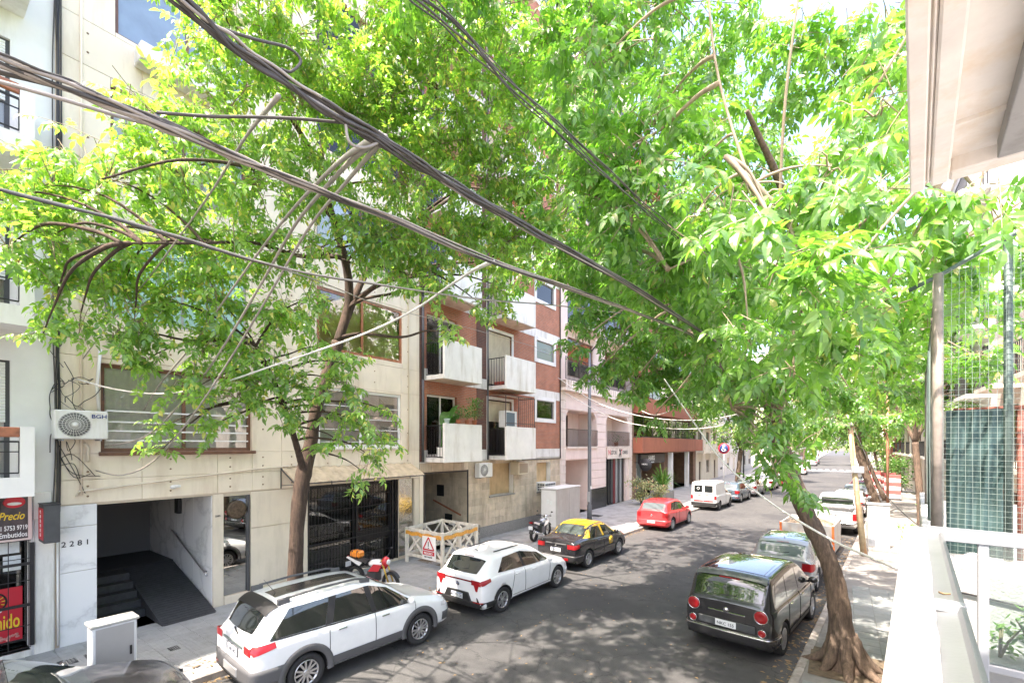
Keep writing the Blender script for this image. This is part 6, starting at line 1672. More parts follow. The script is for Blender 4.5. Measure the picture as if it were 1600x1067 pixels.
# ------------------------------------------------ small white van
def van():
    t = car_thing('van', 'small white panel van with two rear door windows', 'van', -7.15, 33.3, 4)
    P = paint('old_white_paint', (.66, .66, .63), .4)
    c = Car(1.66, [(-2.0, 1.72), (-1.96, 1.80), (-1.85, 1.85), (-.3, 1.87), (.0, 1.84), (.15, 1.62), (.3, 1.48), (.55, 1.42), (.8, 1.30), (1.25, 1.02), (1.6, .96), (1.95, .86), (2.05, .62)],
            [(-2.0, 1.0), (.0, .98), (.8, .93), (1.3, .86), (1.9, .72), (2.05, .5)], [(-2.0, .955), (-1.9, .985), (-1.5, 1), (1.2, 1), (1.8, .93), (2.05, .75)],
            [(-2.0, .90), (-.2, .90), (.2, .83), (.6, .80), (1.2, .86), (2.05, .82)], .24, 2.45, .30, -1.25)
    c.body(t, P)
    for sd in (-1, 1):
        MB().cbox(sd * .07, sd * .58, c.y0 - .012, c.y0 + .01, 1.18, 1.62, .02).build('rear_window', M_carglass, t, True)
        MB().cbox(sd * .66, sd * .80, c.y0 - .02, c.y0 + .05, .72, .98, .015).build('tail_light', M_tail, t, True)
        MB().cbox(sd * .02, sd * .62, c.y0 - .016, c.y0, .58, .66, .006).build('reflector_strip', M_tail, t, True)
        MB().cbox(sd * .14, sd * .36, c.y0 - .022, c.y0, .98, 1.02, .006).build('door_handle', M_blacktrim, t, True)
        c.side_patch(t, 'window', M_carglass, ((.12, 1.05), (1.0, 1.0), (.6, 1.33), (.22, 1.40)), sd)
        c.seam(t, [(.06, .12), (1.02, 1.05)], .36, 1.0, sd)
        for z in (.8, 1.3): c.side_patch(t, 'body_rib', P, ((-1.8, z), (-.1, z), (-.1, z + .04), (-1.8, z + .04)), sd, .012, 10, 2)
    MB().box(-.006, .006, c.y0 - .006, c.y0, .55, 1.72).build('door_seam', M_arch, t, True)
    c.top_patch(t, 'windscreen', M_carglass_l, 1.2, .35, .9, .92)
    c.bumper(t, 'rear_bumper', M_blacktrim, .30, .54, .4, .03)
    plate(t, -.3, c.y0 - .012, .80, .38, 1, 'FIO 640', False)
    text('badge', 'FIAT', .06, M_kprint, t, (-.5, c.y0 - .006, 1.02), 'rear', True, .002)
    c.mirrors(t, .92, M_blacktrim); c.wheels(t, 6, M_rimd, 0); hood_face(c, t, M_blacktrim, .6)
    MB().lathe([(.09, -.016), (.09, -.013), (.07, -.013), (.07, -.016)], (-.32, c.y0, 1.42), 'y', 18, closed=True).build('sticker', M_wprint, t, True)
van()

# ------------------------------------------------ black compact with round rear lights, right kerb
def compact():
    t = car_thing('compact_car', 'black tall compact car with round red rear lights and glass roof nearest the leaning tree', 'car', -1.62, 12.1, 8)
    P = paint('black_compact_paint', (.018, .018, .02), .12)
    c = Car(1.78, [(-2.06, 1.04), (-2.03, 1.09), (-1.97, 1.22), (-1.82, 1.52), (-1.70, 1.59), (-1.2, 1.63), (-.4, 1.655), (.2, 1.61), (.6, 1.46), (1.2, 1.12), (1.45, 1.05), (1.8, .94), (2.0, .78), (2.06, .62)],
            [(-2.06, .98), (-1.5, 1.03), (-.6, 1.0), (.4, .97), (1.1, .95), (1.5, .90), (1.9, .74), (2.06, .55)], [(-2.06, .88), (-1.98, .945), (-1.7, .99), (0, 1), (1.4, .985), (1.8, .93), (1.98, .84), (2.06, .72)],
            [(-2.06, .86), (-1.7, .82), (0, .815), (.6, .84), (1.2, .89), (2.06, .82)], .22, 2.61, .325, -1.27)
    c.body(t, P)
    c.top_patch(t, 'rear_window', M_carglass, -2.015, -1.80, .90, .93, .008, cz=.02)
    c.top_patch(t, 'rear_spoiler', paint('grey_spoiler_paint', (.10, .105, .11), .2), -1.83, -1.64, .96, .96, .022)
    c.top_patch(t, 'glass_roof', M_carglass, -1.55, .1, .86, .86, .006)
    c.top_patch(t, 'windscreen', M_carglass_l, 1.15, .2, .92, .92)
    MB().cbox(-.2, .2, -1.87, -1.83, 1.50, 1.52, .006).build('brake_light', M_tail, t, True)
    for sd in (-1, 1):
        c.side_patch(t, 'window', M_carglass, ((-1.75, 1.10), (-.98, 1.08), (-.95, 1.50), (-1.52, 1.46)), sd)
        c.side_patch(t, 'window', M_carglass, ((-.90, 1.07), (-.05, 1.05), (-.12, 1.53), (-.88, 1.51)), sd)
        c.side_patch(t, 'window', M_carglass, ((.05, 1.05), (1.05, 1.01), (.48, 1.40), (-.03, 1.53)), sd)
        c.seam(t, [(-.94, -.94), (.0, .0), (1.08, 1.12)], .40, 1.0, sd)
        c.handles(t, (), P)
        x = .64
        for r_, z, x_ in ((.12, .91, .65), (.068, .60, .665)):
            b = MB().lathe([(r_ + .012, -.012), (r_ + .012, -.024), (r_, -.026), (r_, -.012)], (sd * x_, c.y0, z), 'y', 24, closed=True); b.build('light_ring', M_chrome, t, True)
            l = MB().lathe([(r_, -.008), (r_, -.022), (r_ * .75, -.034), (r_ * .4, -.03), (.001, -.022)], (sd * x_, c.y0, z), 'y', 24).build('tail_light', M_tail, t, True)
        c.side_patch(t, 'sill_cladding', M_blacktrim, ((c.ar + .4, .26), (c.af - .4, .26), (c.af - .4, .40), (c.ar + .4, .40)), sd, .012, 12, 3)
    c.bumper(t, 'rear_bumper', P, .30, .52, .46, .03)
    c.bumper(t, 'bumper_strip', M_chrome, .47, .495, .40, .042)
    MB().cbox(-.55, .55, c.y0 - .03, c.y0, .55, .70, .015).build('plate_panel', mat('dark_grey_panel', (.05, .055, .06), .35), t, True)
    plate(t, 0, c.y0 - .032, .63, .40, 1, 'NKC 155', False)
    MB().cbox(-.36, .36, c.y0 - .02, c.y0, .84, .87, .008).build('chrome_handle', M_chrome, t, True)
    MB().lathe([(.055, -.014), (.055, -.022), (.001, -.026)], (0, c.y0, .90), 'y', 20).build('badge', M_chrome, t, True)
    MB().bar((-.15, c.y0 + .05, 1.17), (.18, c.y0 + .07, 1.20), .018).build('rear_wiper', M_blacktrim, t, True)
    c.handles(t, ((-.72, .92), (.22, .90)), M_chrome); c.mirrors(t, .98, P); c.wheels(t, 8, None, 0); hood_face(c, t, P, .66)
    return t
compact()
P_silver = paint('silver_paint', (.34, .35, .36), .25, .35)
t, c = hatch('silver hatchback between the black compact car and the skip', -1.28, 17.35, 5, 1.72, 4.1, 1.47, P_silver, None, 0, 5, False, 'MLD 482')
c.top_patch(t, 'glass_roof', M_carglass, -1.35, .05, .85, .85, .006)

# ------------------------------------------------ pickup
def pickup():
    t = car_thing('pickup_truck', 'pale silver double cab pickup truck parked beyond the skip', 'pickup truck', -.12, 29.0, 5)
    P = paint('pale_silver_paint', (.50, .51, .51), .3, .2)
    c = Car(1.86, [(-2.6, 1.10), (-2.55, 1.12), (-.95, 1.14), (-.85, 1.18), (-.66, 1.66), (-.5, 1.76), (.0, 1.80), (.55, 1.76), (.8, 1.62), (1.3, 1.24), (1.6, 1.18), (2.3, 1.06), (2.55, .9), (2.62, .7)],
            [(-2.6, 1.06), (-1, 1.08), (0, 1.09), (1.2, 1.07), (2.0, .98), (2.45, .8), (2.62, .62)], [(-2.6, .96), (-2.5, .98), (0, 1), (1.8, 1), (2.3, .95), (2.62, .8)],
            [(-2.6, .9), (-1, .9), (-.8, .80), (0, .78), (.8, .82), (1.3, .88), (2.62, .85)], .34, 3.1, .385, -1.55)
    c.body(t, P)
    c.top_patch(t, 'bed_cover', M_blacktrim, -2.5, -1.0, .92, .92, .008)
    c.top_patch(t, 'rear_window', M_carglass, -.86, -.64, .9, .9, .01)
    c.top_patch(t, 'windscreen', M_carglass_l, 1.25, .62, .92, .92)
    for sd in (-1, 1):
        c.side_patch(t, 'window', M_carglass, ((-.75, 1.16), (.0, 1.16), (-.02, 1.64), (-.52, 1.62)), sd)
        c.side_patch(t, 'window', M_carglass, ((.1, 1.16), (1.12, 1.13), (.66, 1.52), (.08, 1.64)), sd)
        MB().cbox(sd * .76, sd * .915, c.y0 - .02, c.y0 + .06, .74, 1.06, .015).build('tail_light', M_tail, t, True)
        c.seam(t, [(-.8, -.72), (.05, .05), (1.2, 1.22)], .52, 1.08, sd)
        c.side_patch(t, 'side_step', M_chrome, ((-1.0, .40), (1.0, .40), (1.0, .46), (-1.0, .46)), sd, .06, 8, 1)
    b = MB(); b.tube([(sd_ * .7, -.92, z) for sd_, z in ((-1, 1.13), (-.95, 1.5), (.95, 1.5), (1, 1.13))], .03, 8); b.build('roll_bar', M_blacktrim, t, True)
    MB().cbox(-.72, .72, c.y0 - .012, c.y0, .68, 1.07, .01).build('tailgate', P, t, True)
    MB().cbox(-.15, .15, c.y0 - .024, c.y0 - .01, .93, .99, .008).build('tailgate_handle', M_chrome, t, True)
    c.bumper(t, 'rear_bumper', M_chrome, .46, .62, .2, .05)
    plate(t, 0, c.y0 - .10, .54, .40, 1, 'KAU 917', False)
    c.handles(t, ((-.5, 1.0), (.28, 1.0)), M_chrome); c.mirrors(t, 1.02, M_blacktrim); c.wheels(t, 6, None, 0); hood_face(c, t, P, .78)
pickup()

# ------------------------------------------------ further cars down the street
def plain_hatch(label, x, y, deg, P): return hatch(label, x, y, deg, 1.70, 4.0, 1.47, P, None, 0, 5, False, '')
P_bluegrey = paint('blue_grey_paint', (.09, .13, .16), .2, .2)
base_, _ = plain_hatch('blue grey hatchback parked ahead of the white van', -6.75, 38.6, 4, P_bluegrey)
for o in base_.children:
    pass
def recolour(src, label, x, y, deg, P, old):
    c = copy_tree(src); c.location = (x, y, 0); c.rotation_euler = (0, 0, math.radians(-deg)); c['label'] = label
    for o in c.children:
        if o.data and old.name in [m.name for m in o.data.materials if m]:
            key = (o.data.name, P.name)
            if key not in RC:
                me = o.data.copy()
                for i, m in enumerate(me.materials):
                    if m and m.name == old.name: me.materials[i] = P
                RC[key] = me
            o.data = RC[key]
    return c
RC = {}
for lab, x, y, d, P in (
    ('pale silver hatchback parked ahead of the blue grey one', -6.35, 43.6, 3, P_silver),
    ('white hatchback parked fourth past the white van on the left', -5.95, 50.5, 3, P_white2),
    ('red hatchback far down the left kerb', -5.65, 56, 2, P_red),
    ('black hatchback far down the left kerb', -5.0, 63, 0, MATS['black_paint']),
    ('white hatchback last before the crossing on the left', -4.9, 78, 0, P_white2),
    ('silver hatchback beyond the crossing on the left', -4.9, 112, 0, P_silver),
    ('blue grey hatchback beyond the crossing on the left', -4.9, 124, 0, P_bluegrey),
    ('white hatchback parked ahead of the pickup truck', .45, 35.6, 5, P_white2),
    ('silver hatchback parked second ahead of the pickup truck', .95, 41.2, 5, P_silver),
    ('red hatchback parked third ahead of the pickup truck', 1.4, 46.8, 5, P_red),
    ('black hatchback far along the right kerb', 2.3, 57, 3, MATS['black_paint']),
    ('white hatchback beyond the crossing on the right', 2.4, 112, 0, P_white2)):
    recolour(base_, lab, x, y, d, P, P_bluegrey)

# ------------------------------------------------ dark car whose bonnet and windscreen show at the bottom
t, c = hatch('dark grey car whose bonnet and windscreen show nearest the viewer', -8.42, .72, 3, 1.76, 4.2, 1.48, paint('graphite_paint', (.10, .10, .11), .14, .4), None, 0, 5, False, '')

# ================================================================== motorbikes
def motorbike(label, x, y, deg, m_body, m_tank, m_fork, m_rimc, bag=None):
    t = thing('motorbike', label, 'motorbike', (x, y, .12), math.radians(-deg))
    R = .30
    for yw, tw in ((-.65, .07), (.68, .055)):
        b = MB(); b.lathe([(R - .075, -tw * .7), (R - .02, -tw), (R, -tw * .4), (R, tw * .4), (R - .02, tw), (R - .075, tw * .7)], (0, yw, R), 'x', 26, closed=True)
        w = b.build('wheel', M_tyre, t, True)
        r = MB(); r.lathe([(R - .06, -tw * .75), (R - .115, -tw * .6), (R - .115, tw * .6), (R - .06, tw * .75)], (0, yw, R), 'x', 26, closed=True)
        for k in range(5):
            a = 2 * PI * k / 5; r.bar((0, yw, R), (0, yw + (R - .09) * math.cos(a), R + (R - .09) * math.sin(a)), .03)
        r.cyl((-.07, yw, R), (.07, yw, R), .045, n=10); r.build('rim', m_rimc, w)
    f = MB()
    for sx in (-.09, .09): f.cyl((sx, .68, R), (sx, .42, .92), .022, n=8)
    f.build('front_fork', m_fork, t, True)
    h = MB(); h.tube([(-.36, .30, 1.0), (-.22, .38, .98), (0, .42, .94), (.22, .38, .98), (.36, .30, 1.0)], .014, 8)
    h.tube([(-.37, .29, 1.0), (-.26, .36, .99)], .022, 8); h.tube([(.37, .29, 1.0), (.26, .36, .99)], .022, 8); h.build('handlebar', M_kprint, t, True)
    for sx in (-1, 1):
        mm = MB(); mm.cyl((sx * .28, .36, .98), (sx * .34, .38, 1.14), .006, n=5); mm.ball((sx * .36, .38, 1.16), (.055, .012, .035), 8); mm.build('mirror', M_kprint, t, True)
    e = MB(); e.cbox(-.13, .13, -.12, .24, .28, .56, .03); e.cbox(-.10, .10, .05, .22, .50, .64, .02); e.build('engine', M_rimd, t, True)
    fr = MB()
    for sx in (-.1, .1): fr.tube([(sx * .4, .42, .88), (sx, .1, .70), (sx, -.35, .62), (sx, -.75, .78)], .018, 6); fr.tube([(sx, -.3, .35), (sx * 1.1, -.65, R)], .022, 6)
    fr.build('frame', M_kprint, t, True)
    tk = MB(); P = []
    for i in range(9):
        yy = -.16 + .58 * i / 8; s_ = math.sin(PI * (i + .6) / 9.4); P.append([(.15 * s_ * math.cos(a), yy, .74 + .05 * i / 8 + .14 * s_ * math.sin(a)) for a in np.linspace(0, 2 * PI, 13)])
    tk.grid(P); tk.build('fuel_tank', m_tank, t, True)
    st = MB(); P = []
    for i in range(8):
        yy = -.86 + .76 * i / 7; P.append([(.13 * math.cos(a), yy, .84 - .06 * i / 7 + .055 * math.sin(a)) for a in np.linspace(0, 2 * PI, 11)])
    st.grid(P); st.build('seat', M_kprint, t, True)
    fa = MB(); fa.ball((0, .50, .86), (.13, .11, .15), 12); fa.build('front_cowl', m_body, t, True)
    for sx in (-1, 1):
        MB().prism([(-.02, .56), (.36, .60), (.50, .80), (.18, .78)], 'x', sx * .145, sx * .165).build('side_panel', m_body, t, True)
        MB().prism([(-.92, .84), (-.40, .66), (-.30, .76), (-.86, .88)], 'x', sx * .11, sx * .13).build('tail_panel', m_tank, t, True)
    mg = MB(); P = [[(sx, .68 + (R + .035) * math.cos(a), R + (R + .035) * math.sin(a)) for sx in (-.06, 0, .06)] for a in np.linspace(.5, 2.3, 9)]
    mg.grid(P); P = [[(sx, -.65 + (R + .05) * math.cos(a), R + (R + .05) * math.sin(a)) for sx in (-.07, 0, .07)] for a in np.linspace(1.2, 2.9, 9)]; mg.grid(P); mg.build('mudguard', M_kprint, t, True)
    ex = MB(); ex.tube([(.12, .2, .35), (.15, -.1, .22), (.17, -.45, .32), (.19, -.9, .46)], [.025, .03, .045, .05], 8); ex.build('exhaust', M_chrome, t, True)
    MB().ball((0, .60, .86), (.08, .04, .08), 10).build('headlight', M_lamp_w, t, True)
    MB().cbox(-.07, .07, -.95, -.9, .80, .87, .01).build('tail_light', M_tail, t, True)
    MB().cbox(-.1, .1, -.98, -.965, .55, .70, .004).build('number_plate', M_plate, t, True)
    MB().bar((-.12, -.1, .3), (-.26, -.16, .0), .02).build('side_stand', M_kprint, t, True)
    if bag:
        MB().cbox(-.13, .13, -.80, -.42, .86, 1.06, .05).build('seat_bag', bag, t, True)
        for yy in (-.70, -.5): MB().cbox(-.135, .135, yy - .02, yy + .02, .855, 1.067, .05).build('strap', M_kprint, t, True)
M_orange = mat('orange_plastic', (.80, .24, .02), .4, coat=.4)
motorbike('orange and red motorbike with orange wheels parked against the glazed entrance', -10.86, 8.2, 82, mat('red_plastic_body', (.55, .02, .03), .3, coat=.6), mat('white_plastic_body', (.7, .7, .7), .35, coat=.5), mat('gold_fork', (.62, .40, .08), .3, .7), M_orange, M_orange)
motorbike('silver and black motorbike parked beside the big grey cabinet', -10.75, 17.0, -6, M_chrome, mat('silver_tank', (.5, .5, .52), .25, .6), M_chrome, M_rimd)
# ================================================================== trees
def bark(name='bark', c0=(.050, .036, .027), c1=(.19, .135, .098)):
    m, nt, p, out = new_mat(name); v = coord(nt)
    mp = nt.nodes.new('ShaderNodeMapping'); mp.inputs['Scale'].default_value = (1, 1, .22); nt.links.new(v, mp.inputs[0])
    n1 = noise(nt, mp.outputs[0], 22, 6, .7); n2 = noise(nt, v, 1.6, 4)
    c = ramp(nt, n1.outputs[0], [(.3, c0), (.68, c1)])
    f = ramp(nt, n2.outputs[0], [(.35, (.75, .75, .75)), (.7, (1.3, 1.25, 1.2))])
    nt.links.new(mixc(nt, 1, c, f, 'MULTIPLY'), p.inputs['Base Color']); p.inputs['Roughness'].default_value = .9
    nt.links.new(bump(nt, n1.outputs[0], 1.0, .03), p.inputs['Normal']); return m
M_bark = bark()
M_barkL = bark('brown_bark', (.030, .020, .015), (.105, .068, .048))
M_twig = mat('young_bark', (.30, .235, .165), .8, var=.25, vscale=10)
M_leafL = leaf_mat('leaves_left', (.05, .105, .028), (.13, .20, .048), (.24, .22, .08), (2.3, 2.5, 1.1), .09)
M_leafR = leaf_mat('leaves_right', (.042, .10, .024), (.105, .18, .040), (.16, .16, .06), (1.6, 2.0, .75), .03)
M_leafF = leaf_mat('leaves_far', (.04, .085, .018), (.09, .155, .03), (.16, .15, .05), (1.2, 1.6, .5), .05)

def leaflet(o, ang, L, W, droop, fine=True):
    """one pointed leaflet, folded along its midrib and curving down"""
    ca, sa = math.cos(ang), math.sin(ang)
    prof = [(0, 0), (.22, .36), (.5, .5), (.78, .27), (1.0, 0)] if fine else [(0, 0), (.45, .5), (1, 0)]
    V = []
    for u, w in prof:
        z = -droop * L * u * u
        for s_ in ((-1, 0, 1) if w else (0,)):
            x, y = u * L, s_ * w * W
            V.append((o[0] + x * ca - y * sa, o[1] + x * sa + y * ca, o[2] + z + abs(s_) * w * W * .35))
    F = []
    if fine: F = [(0, 2, 1), (0, 3, 2), (1, 2, 5, 4), (2, 3, 6, 5), (4, 5, 8, 7), (5, 6, 9, 8), (7, 8, 10), (8, 9, 10)]
    else: F = [(0, 2, 1), (0, 3, 2), (1, 2, 4), (2, 3, 4)]
    return V, F
def compound(pairs, L, W, rach, fine=True):
    V, F = [], []
    def put(v, f):
        o = len(V); V.extend(v); F.extend(tuple(i + o for i in q) for q in f)
    for i in range(pairs):
        x = rach * (.42 + .5 * i / max(1, pairs))
        for s_ in (-1, 1): put(*leaflet((x, 0, -.05 * x), s_ * math.radians(58 - 8 * i), L * (.85 + .1 * i), W, .45, fine))
    put(*leaflet((rach, 0, -.05 * rach), 0, L * 1.15, W * 1.05, .5, fine))
    if fine: put([(0, -.0025, 0), (0, .0025, 0), (rach, .001, -.05 * rach), (rach, -.001, -.05 * rach)], [(0, 1, 2, 3)])
    return np.array(V), F
LEAF = compound(2, .105, .050, .17)
LEAF_BIG = compound(2, .140, .063, .21)
LEAF_FAR = compound(1, .12, .07, .14, False)

def mesh_np(name, V, loops, starts, totals, m):
    me = bpy.data.meshes.new(name)
    me.vertices.add(len(V)); me.vertices.foreach_set('co', V.astype(np.float32).ravel())
    me.loops.add(len(loops)); me.loops.foreach_set('vertex_index', loops.astype(np.int32))
    me.polygons.add(len(starts)); me.polygons.foreach_set('loop_start', starts.astype(np.int32))
    try: me.polygons.foreach_set('loop_total', totals.astype(np.int32))
    except Exception: pass
    me.materials.append(m); me.update(calc_edges=True); return me
def scatter_leaves(name, tmpl, pos, X, Z, sc, m, parent, off, nparts=0, kind='stuff'):
    """pos (n,3), X leaf axes, Z leaf normals, sc scales"""
    Vt, Ft = tmpl
    Y = np.cross(Z, X); Y /= np.linalg.norm(Y, axis=1)[:, None]; Z = np.cross(X, Y)
    idx = np.arange(len(pos))
    if nparts:
        px, py, d = view(pos); ok = (d > .6) & (px > -20) & (px < 1620) & (py > -20) & (py < 1087)
        score = np.where(ok, sc / np.maximum(d, .3), 0); order = np.argsort(-score)[:nparts]
        me = bpy.data.meshes.new('leaf'); me.from_pydata([tuple(v) for v in Vt], [], Ft); me.materials.append(m)
        for i in order:
            o = link('leaf', me, parent)
            M = Matrix([[X[i, a] * sc[i], Y[i, a] * sc[i], Z[i, a] * sc[i], pos[i, a] - off[a]] for a in range(3)] + [[0, 0, 0, 1]])
            o.matrix_local = M
        idx = np.setdiff1d(idx, order)
    p, x, y, z, s_ = pos[idx], X[idx], Y[idx], Z[idx], sc[idx]
    V = (p[:, None, :] - np.array(off)[None, None, :] + s_[:, None, None] * (Vt[None, :, 0:1] * x[:, None, :] + Vt[None, :, 1:2] * y[:, None, :] + Vt[None, :, 2:3] * z[:, None, :])).reshape(-1, 3)
    lt = np.array([len(f) for f in Ft]); lf = np.concatenate([np.array(f) for f in Ft]); n = len(idx)
    loops = (lf[None, :] + (np.arange(n) * len(Vt))[:, None]).ravel()
    totals = np.tile(lt, n); starts = np.concatenate([[0], np.cumsum(totals)[:-1]])
    return tag(link(name, mesh_np(name, V, loops, starts, totals, m), parent), kind=kind)

def crown(tree, blobs, limbs, m, tmpl, off, dens=330, parts=300, scale=1.0, per=7, twl=.42, seed=1, twigs=True, droop=.35, lm_=None):
    R = np.random.default_rng(seed)
    lp = np.array([tuple(p) for l in limbs for p in l[0]]) if limbs else None
    P, X, Z, S = [], [], [], []; tw = MB(); br = MB()
    for (c, r, f) in blobs:
        c = np.array(tuple(c)); rr = np.array(r if isinstance(r, tuple) else (r, r, r * .8)); mr = rr.mean()
        if lp is not None:
            d = np.linalg.norm(lp - c - np.array([0, 0, -.3 * mr]), axis=1); a = lp[d.argmin()]
            dd = d.min()
            if dd > .25 and c[2] < 9.5:
                mid = (a + c) / 2 + np.array([0, 0, .10 * dd]) + R.normal(0, .05 * dd, 3)
                rad = min(.045, .012 + .010 * dd)
                P_ = [a, a * .62 + mid * .38 + np.array([0, 0, .03 * dd]), mid, mid * .45 + c * .55 + np.array([0, 0, .03 * dd]), c]
                limb_mesh(tree, 'branch', P_, [rad, rad * .85, rad * .65, rad * .45, rad * .2], 6, .04, lm_ or M_twig)
        n = max(2, int(dens * f * mr * mr / per / scale**2))
        for _ in range(n):
            v = R.normal(size=3); v /= np.linalg.norm(v); q = R.random() ** .45
            p0 = c + v * rr * q
            d = v * .6 + R.normal(0, .45, 3) + np.array([0, 0, -.22]); d /= np.linalg.norm(d)
            L = twl * scale * R.uniform(.6, 1.3); sd = np.cross(d, [0, 0, 1.]); sd /= max(1e-6, np.linalg.norm(sd))
            base = p0 - d * L * .5; pts = []
            for i in range(per):
                t = (i + .5) / per; q_ = base + d * L * t + np.array([0, 0, -.18 * L * t * t])
                s_ = (1 if i % 2 else -1) * (0 if i == per - 1 else 1)
                x = d * (.55 + .5 * (i == per - 1)) + sd * s_ * .75 + R.normal(0, .22, 3) + np.array([0, 0, -droop - .25 * R.random()])
                x /= np.linalg.norm(x)
                z = np.array([0, 0, 1.]) + R.normal(0, .42, 3); z -= x * z.dot(x); z /= np.linalg.norm(z)
                P.append(q_); X.append(x); Z.append(z); S.append(scale * R.uniform(.7, 1.15))
            if twigs: tw.tube([base - d * .1, base + d * L * .5 + np.array([0, 0, -.05 * L]), base + d * L + np.array([0, 0, -.18 * L])], [.007, .005, .003], 3, cap=False)
            if twigs and q > .25 and R.random() < .5: tw.tube([c + (p0 - c) * .15, (c + base) / 2 + np.array([0, 0, .03]), base], [.011, .009, .006], 3, cap=False)
    scatter_leaves('foliage', tmpl, np.array(P), np.array(X), np.array(Z), np.array(S), m, tree, off, parts)
    if tw.v: tag(tw.build('twigs', M_twig, tree), kind='stuff')
def limb_mesh(tree, name, pts, rad, n=12, wob=.05, m=None):
    """smooth bark tube through the points"""
    pts = [Vector(p) for p in pts]; P, Rr = [], []
    for i in range(len(pts) - 1):
        p0, p1, p2, p3 = pts[max(0, i - 1)], pts[i], pts[i + 1], pts[min(len(pts) - 1, i + 2)]
        k = 6
        for q in range(k):
            t = q / k
            P.append(.5 * (2 * p1 + (p2 - p0) * t + (2 * p0 - 5 * p1 + 4 * p2 - p3) * t * t + (3 * p1 - p0 - 3 * p2 + p3) * t**3)); Rr.append(rad[i] + (rad[i + 1] - rad[i]) * t)
    P.append(pts[-1]); Rr.append(rad[-1])
    Rr = [r * (1 + random.uniform(-.06, .06)) for r in Rr]
    b = MB(); b.tube(P, Rr, n, wob=wob); b.build(name, m or M_bark, tree)
    return P

# ------------------------------------------------ the near left tree
b0 = Vector((-9.75, 5.35, .12))
T1 = thing('street_tree', 'street tree on the left pavement whose brown trunk rises behind the white estate car', 'tree', b0, group='street trees')
o1 = tuple(b0)
tr = [(-9.78, 5.32, .05), (-9.75, 5.33, .35), (-9.75, 5.32, 1.4), onx(466, 800, -9.72), onx(474, 742, -9.7), onx(486, 690, -9.7), onx(494, 640, -9.65), onx(512, 580, -9.6), onx(528, 535, -9.55)]
limbs = [(limb_mesh(T1, 'trunk', tr, [.24, .18, .155, .15, .165, .14, .125, .125, .13], 16, .05, M_barkL), 0)]
fk = tr[-1]
for name, pts, rad in (
    ('limb', [tr[4], onx(468, 712, -9.55), onx(452, 660, -9.3), onx(430, 600, -9.0), onx(400, 540, -8.7)], [.12, .085, .075, .06, .04]),
    ('limb', [fk, onx(545, 470, -9.5), onx(540, 410, -9.4), onx(520, 340, -9.3), onx(500, 260, -9.1), onx(520, 190, -8.9), onx(560, 90, -8.8)], [.14, .12, .115, .10, .085, .07, .04]),
    ('limb', [fk, onx(565, 440, -9.6), onx(600, 390, -9.5), onx(660, 340, -9.3), onx(740, 280, -9.0), onx(800, 200, -8.8)], [.12, .10, .085, .07, .05, .03]),
    ('limb', [onx(556, 470, -9.55), onx(600, 440, -9.6), onx(660, 425, -9.6), onx(730, 400, -9.4)], [.085, .07, .055, .03]),
    ('limb', [onx(520, 340, -9.3), onx(460, 290, -8.6), onx(380, 260, -8.0), onx(280, 250, -7.4), onx(160, 280, -6.9)], [.07, .05, .036, .026, .014]),
    ('limb', [onx(535, 400, -9.4), onx(470, 400, -8.9), onx(400, 380, -8.4), onx(300, 380, -7.9), onx(190, 380, -7.5)], [.07, .05, .036, .026, .014]),
    ('limb', [onx(500, 260, -9.1), onx(440, 160, -8.6), onx(380, 80, -8.2), onx(330, -30, -8.0)], [.07, .055, .04, .025]),
    ('limb', [onx(520, 190, -8.9), onx(620, 120, -8.2), onx(700, 40, -7.4)], [.06, .045, .025])):
    limbs.append((limb_mesh(T1, name, pts, [r_ * .8 for r_ in rad], 10, .05, M_barkL), 0))
B = []
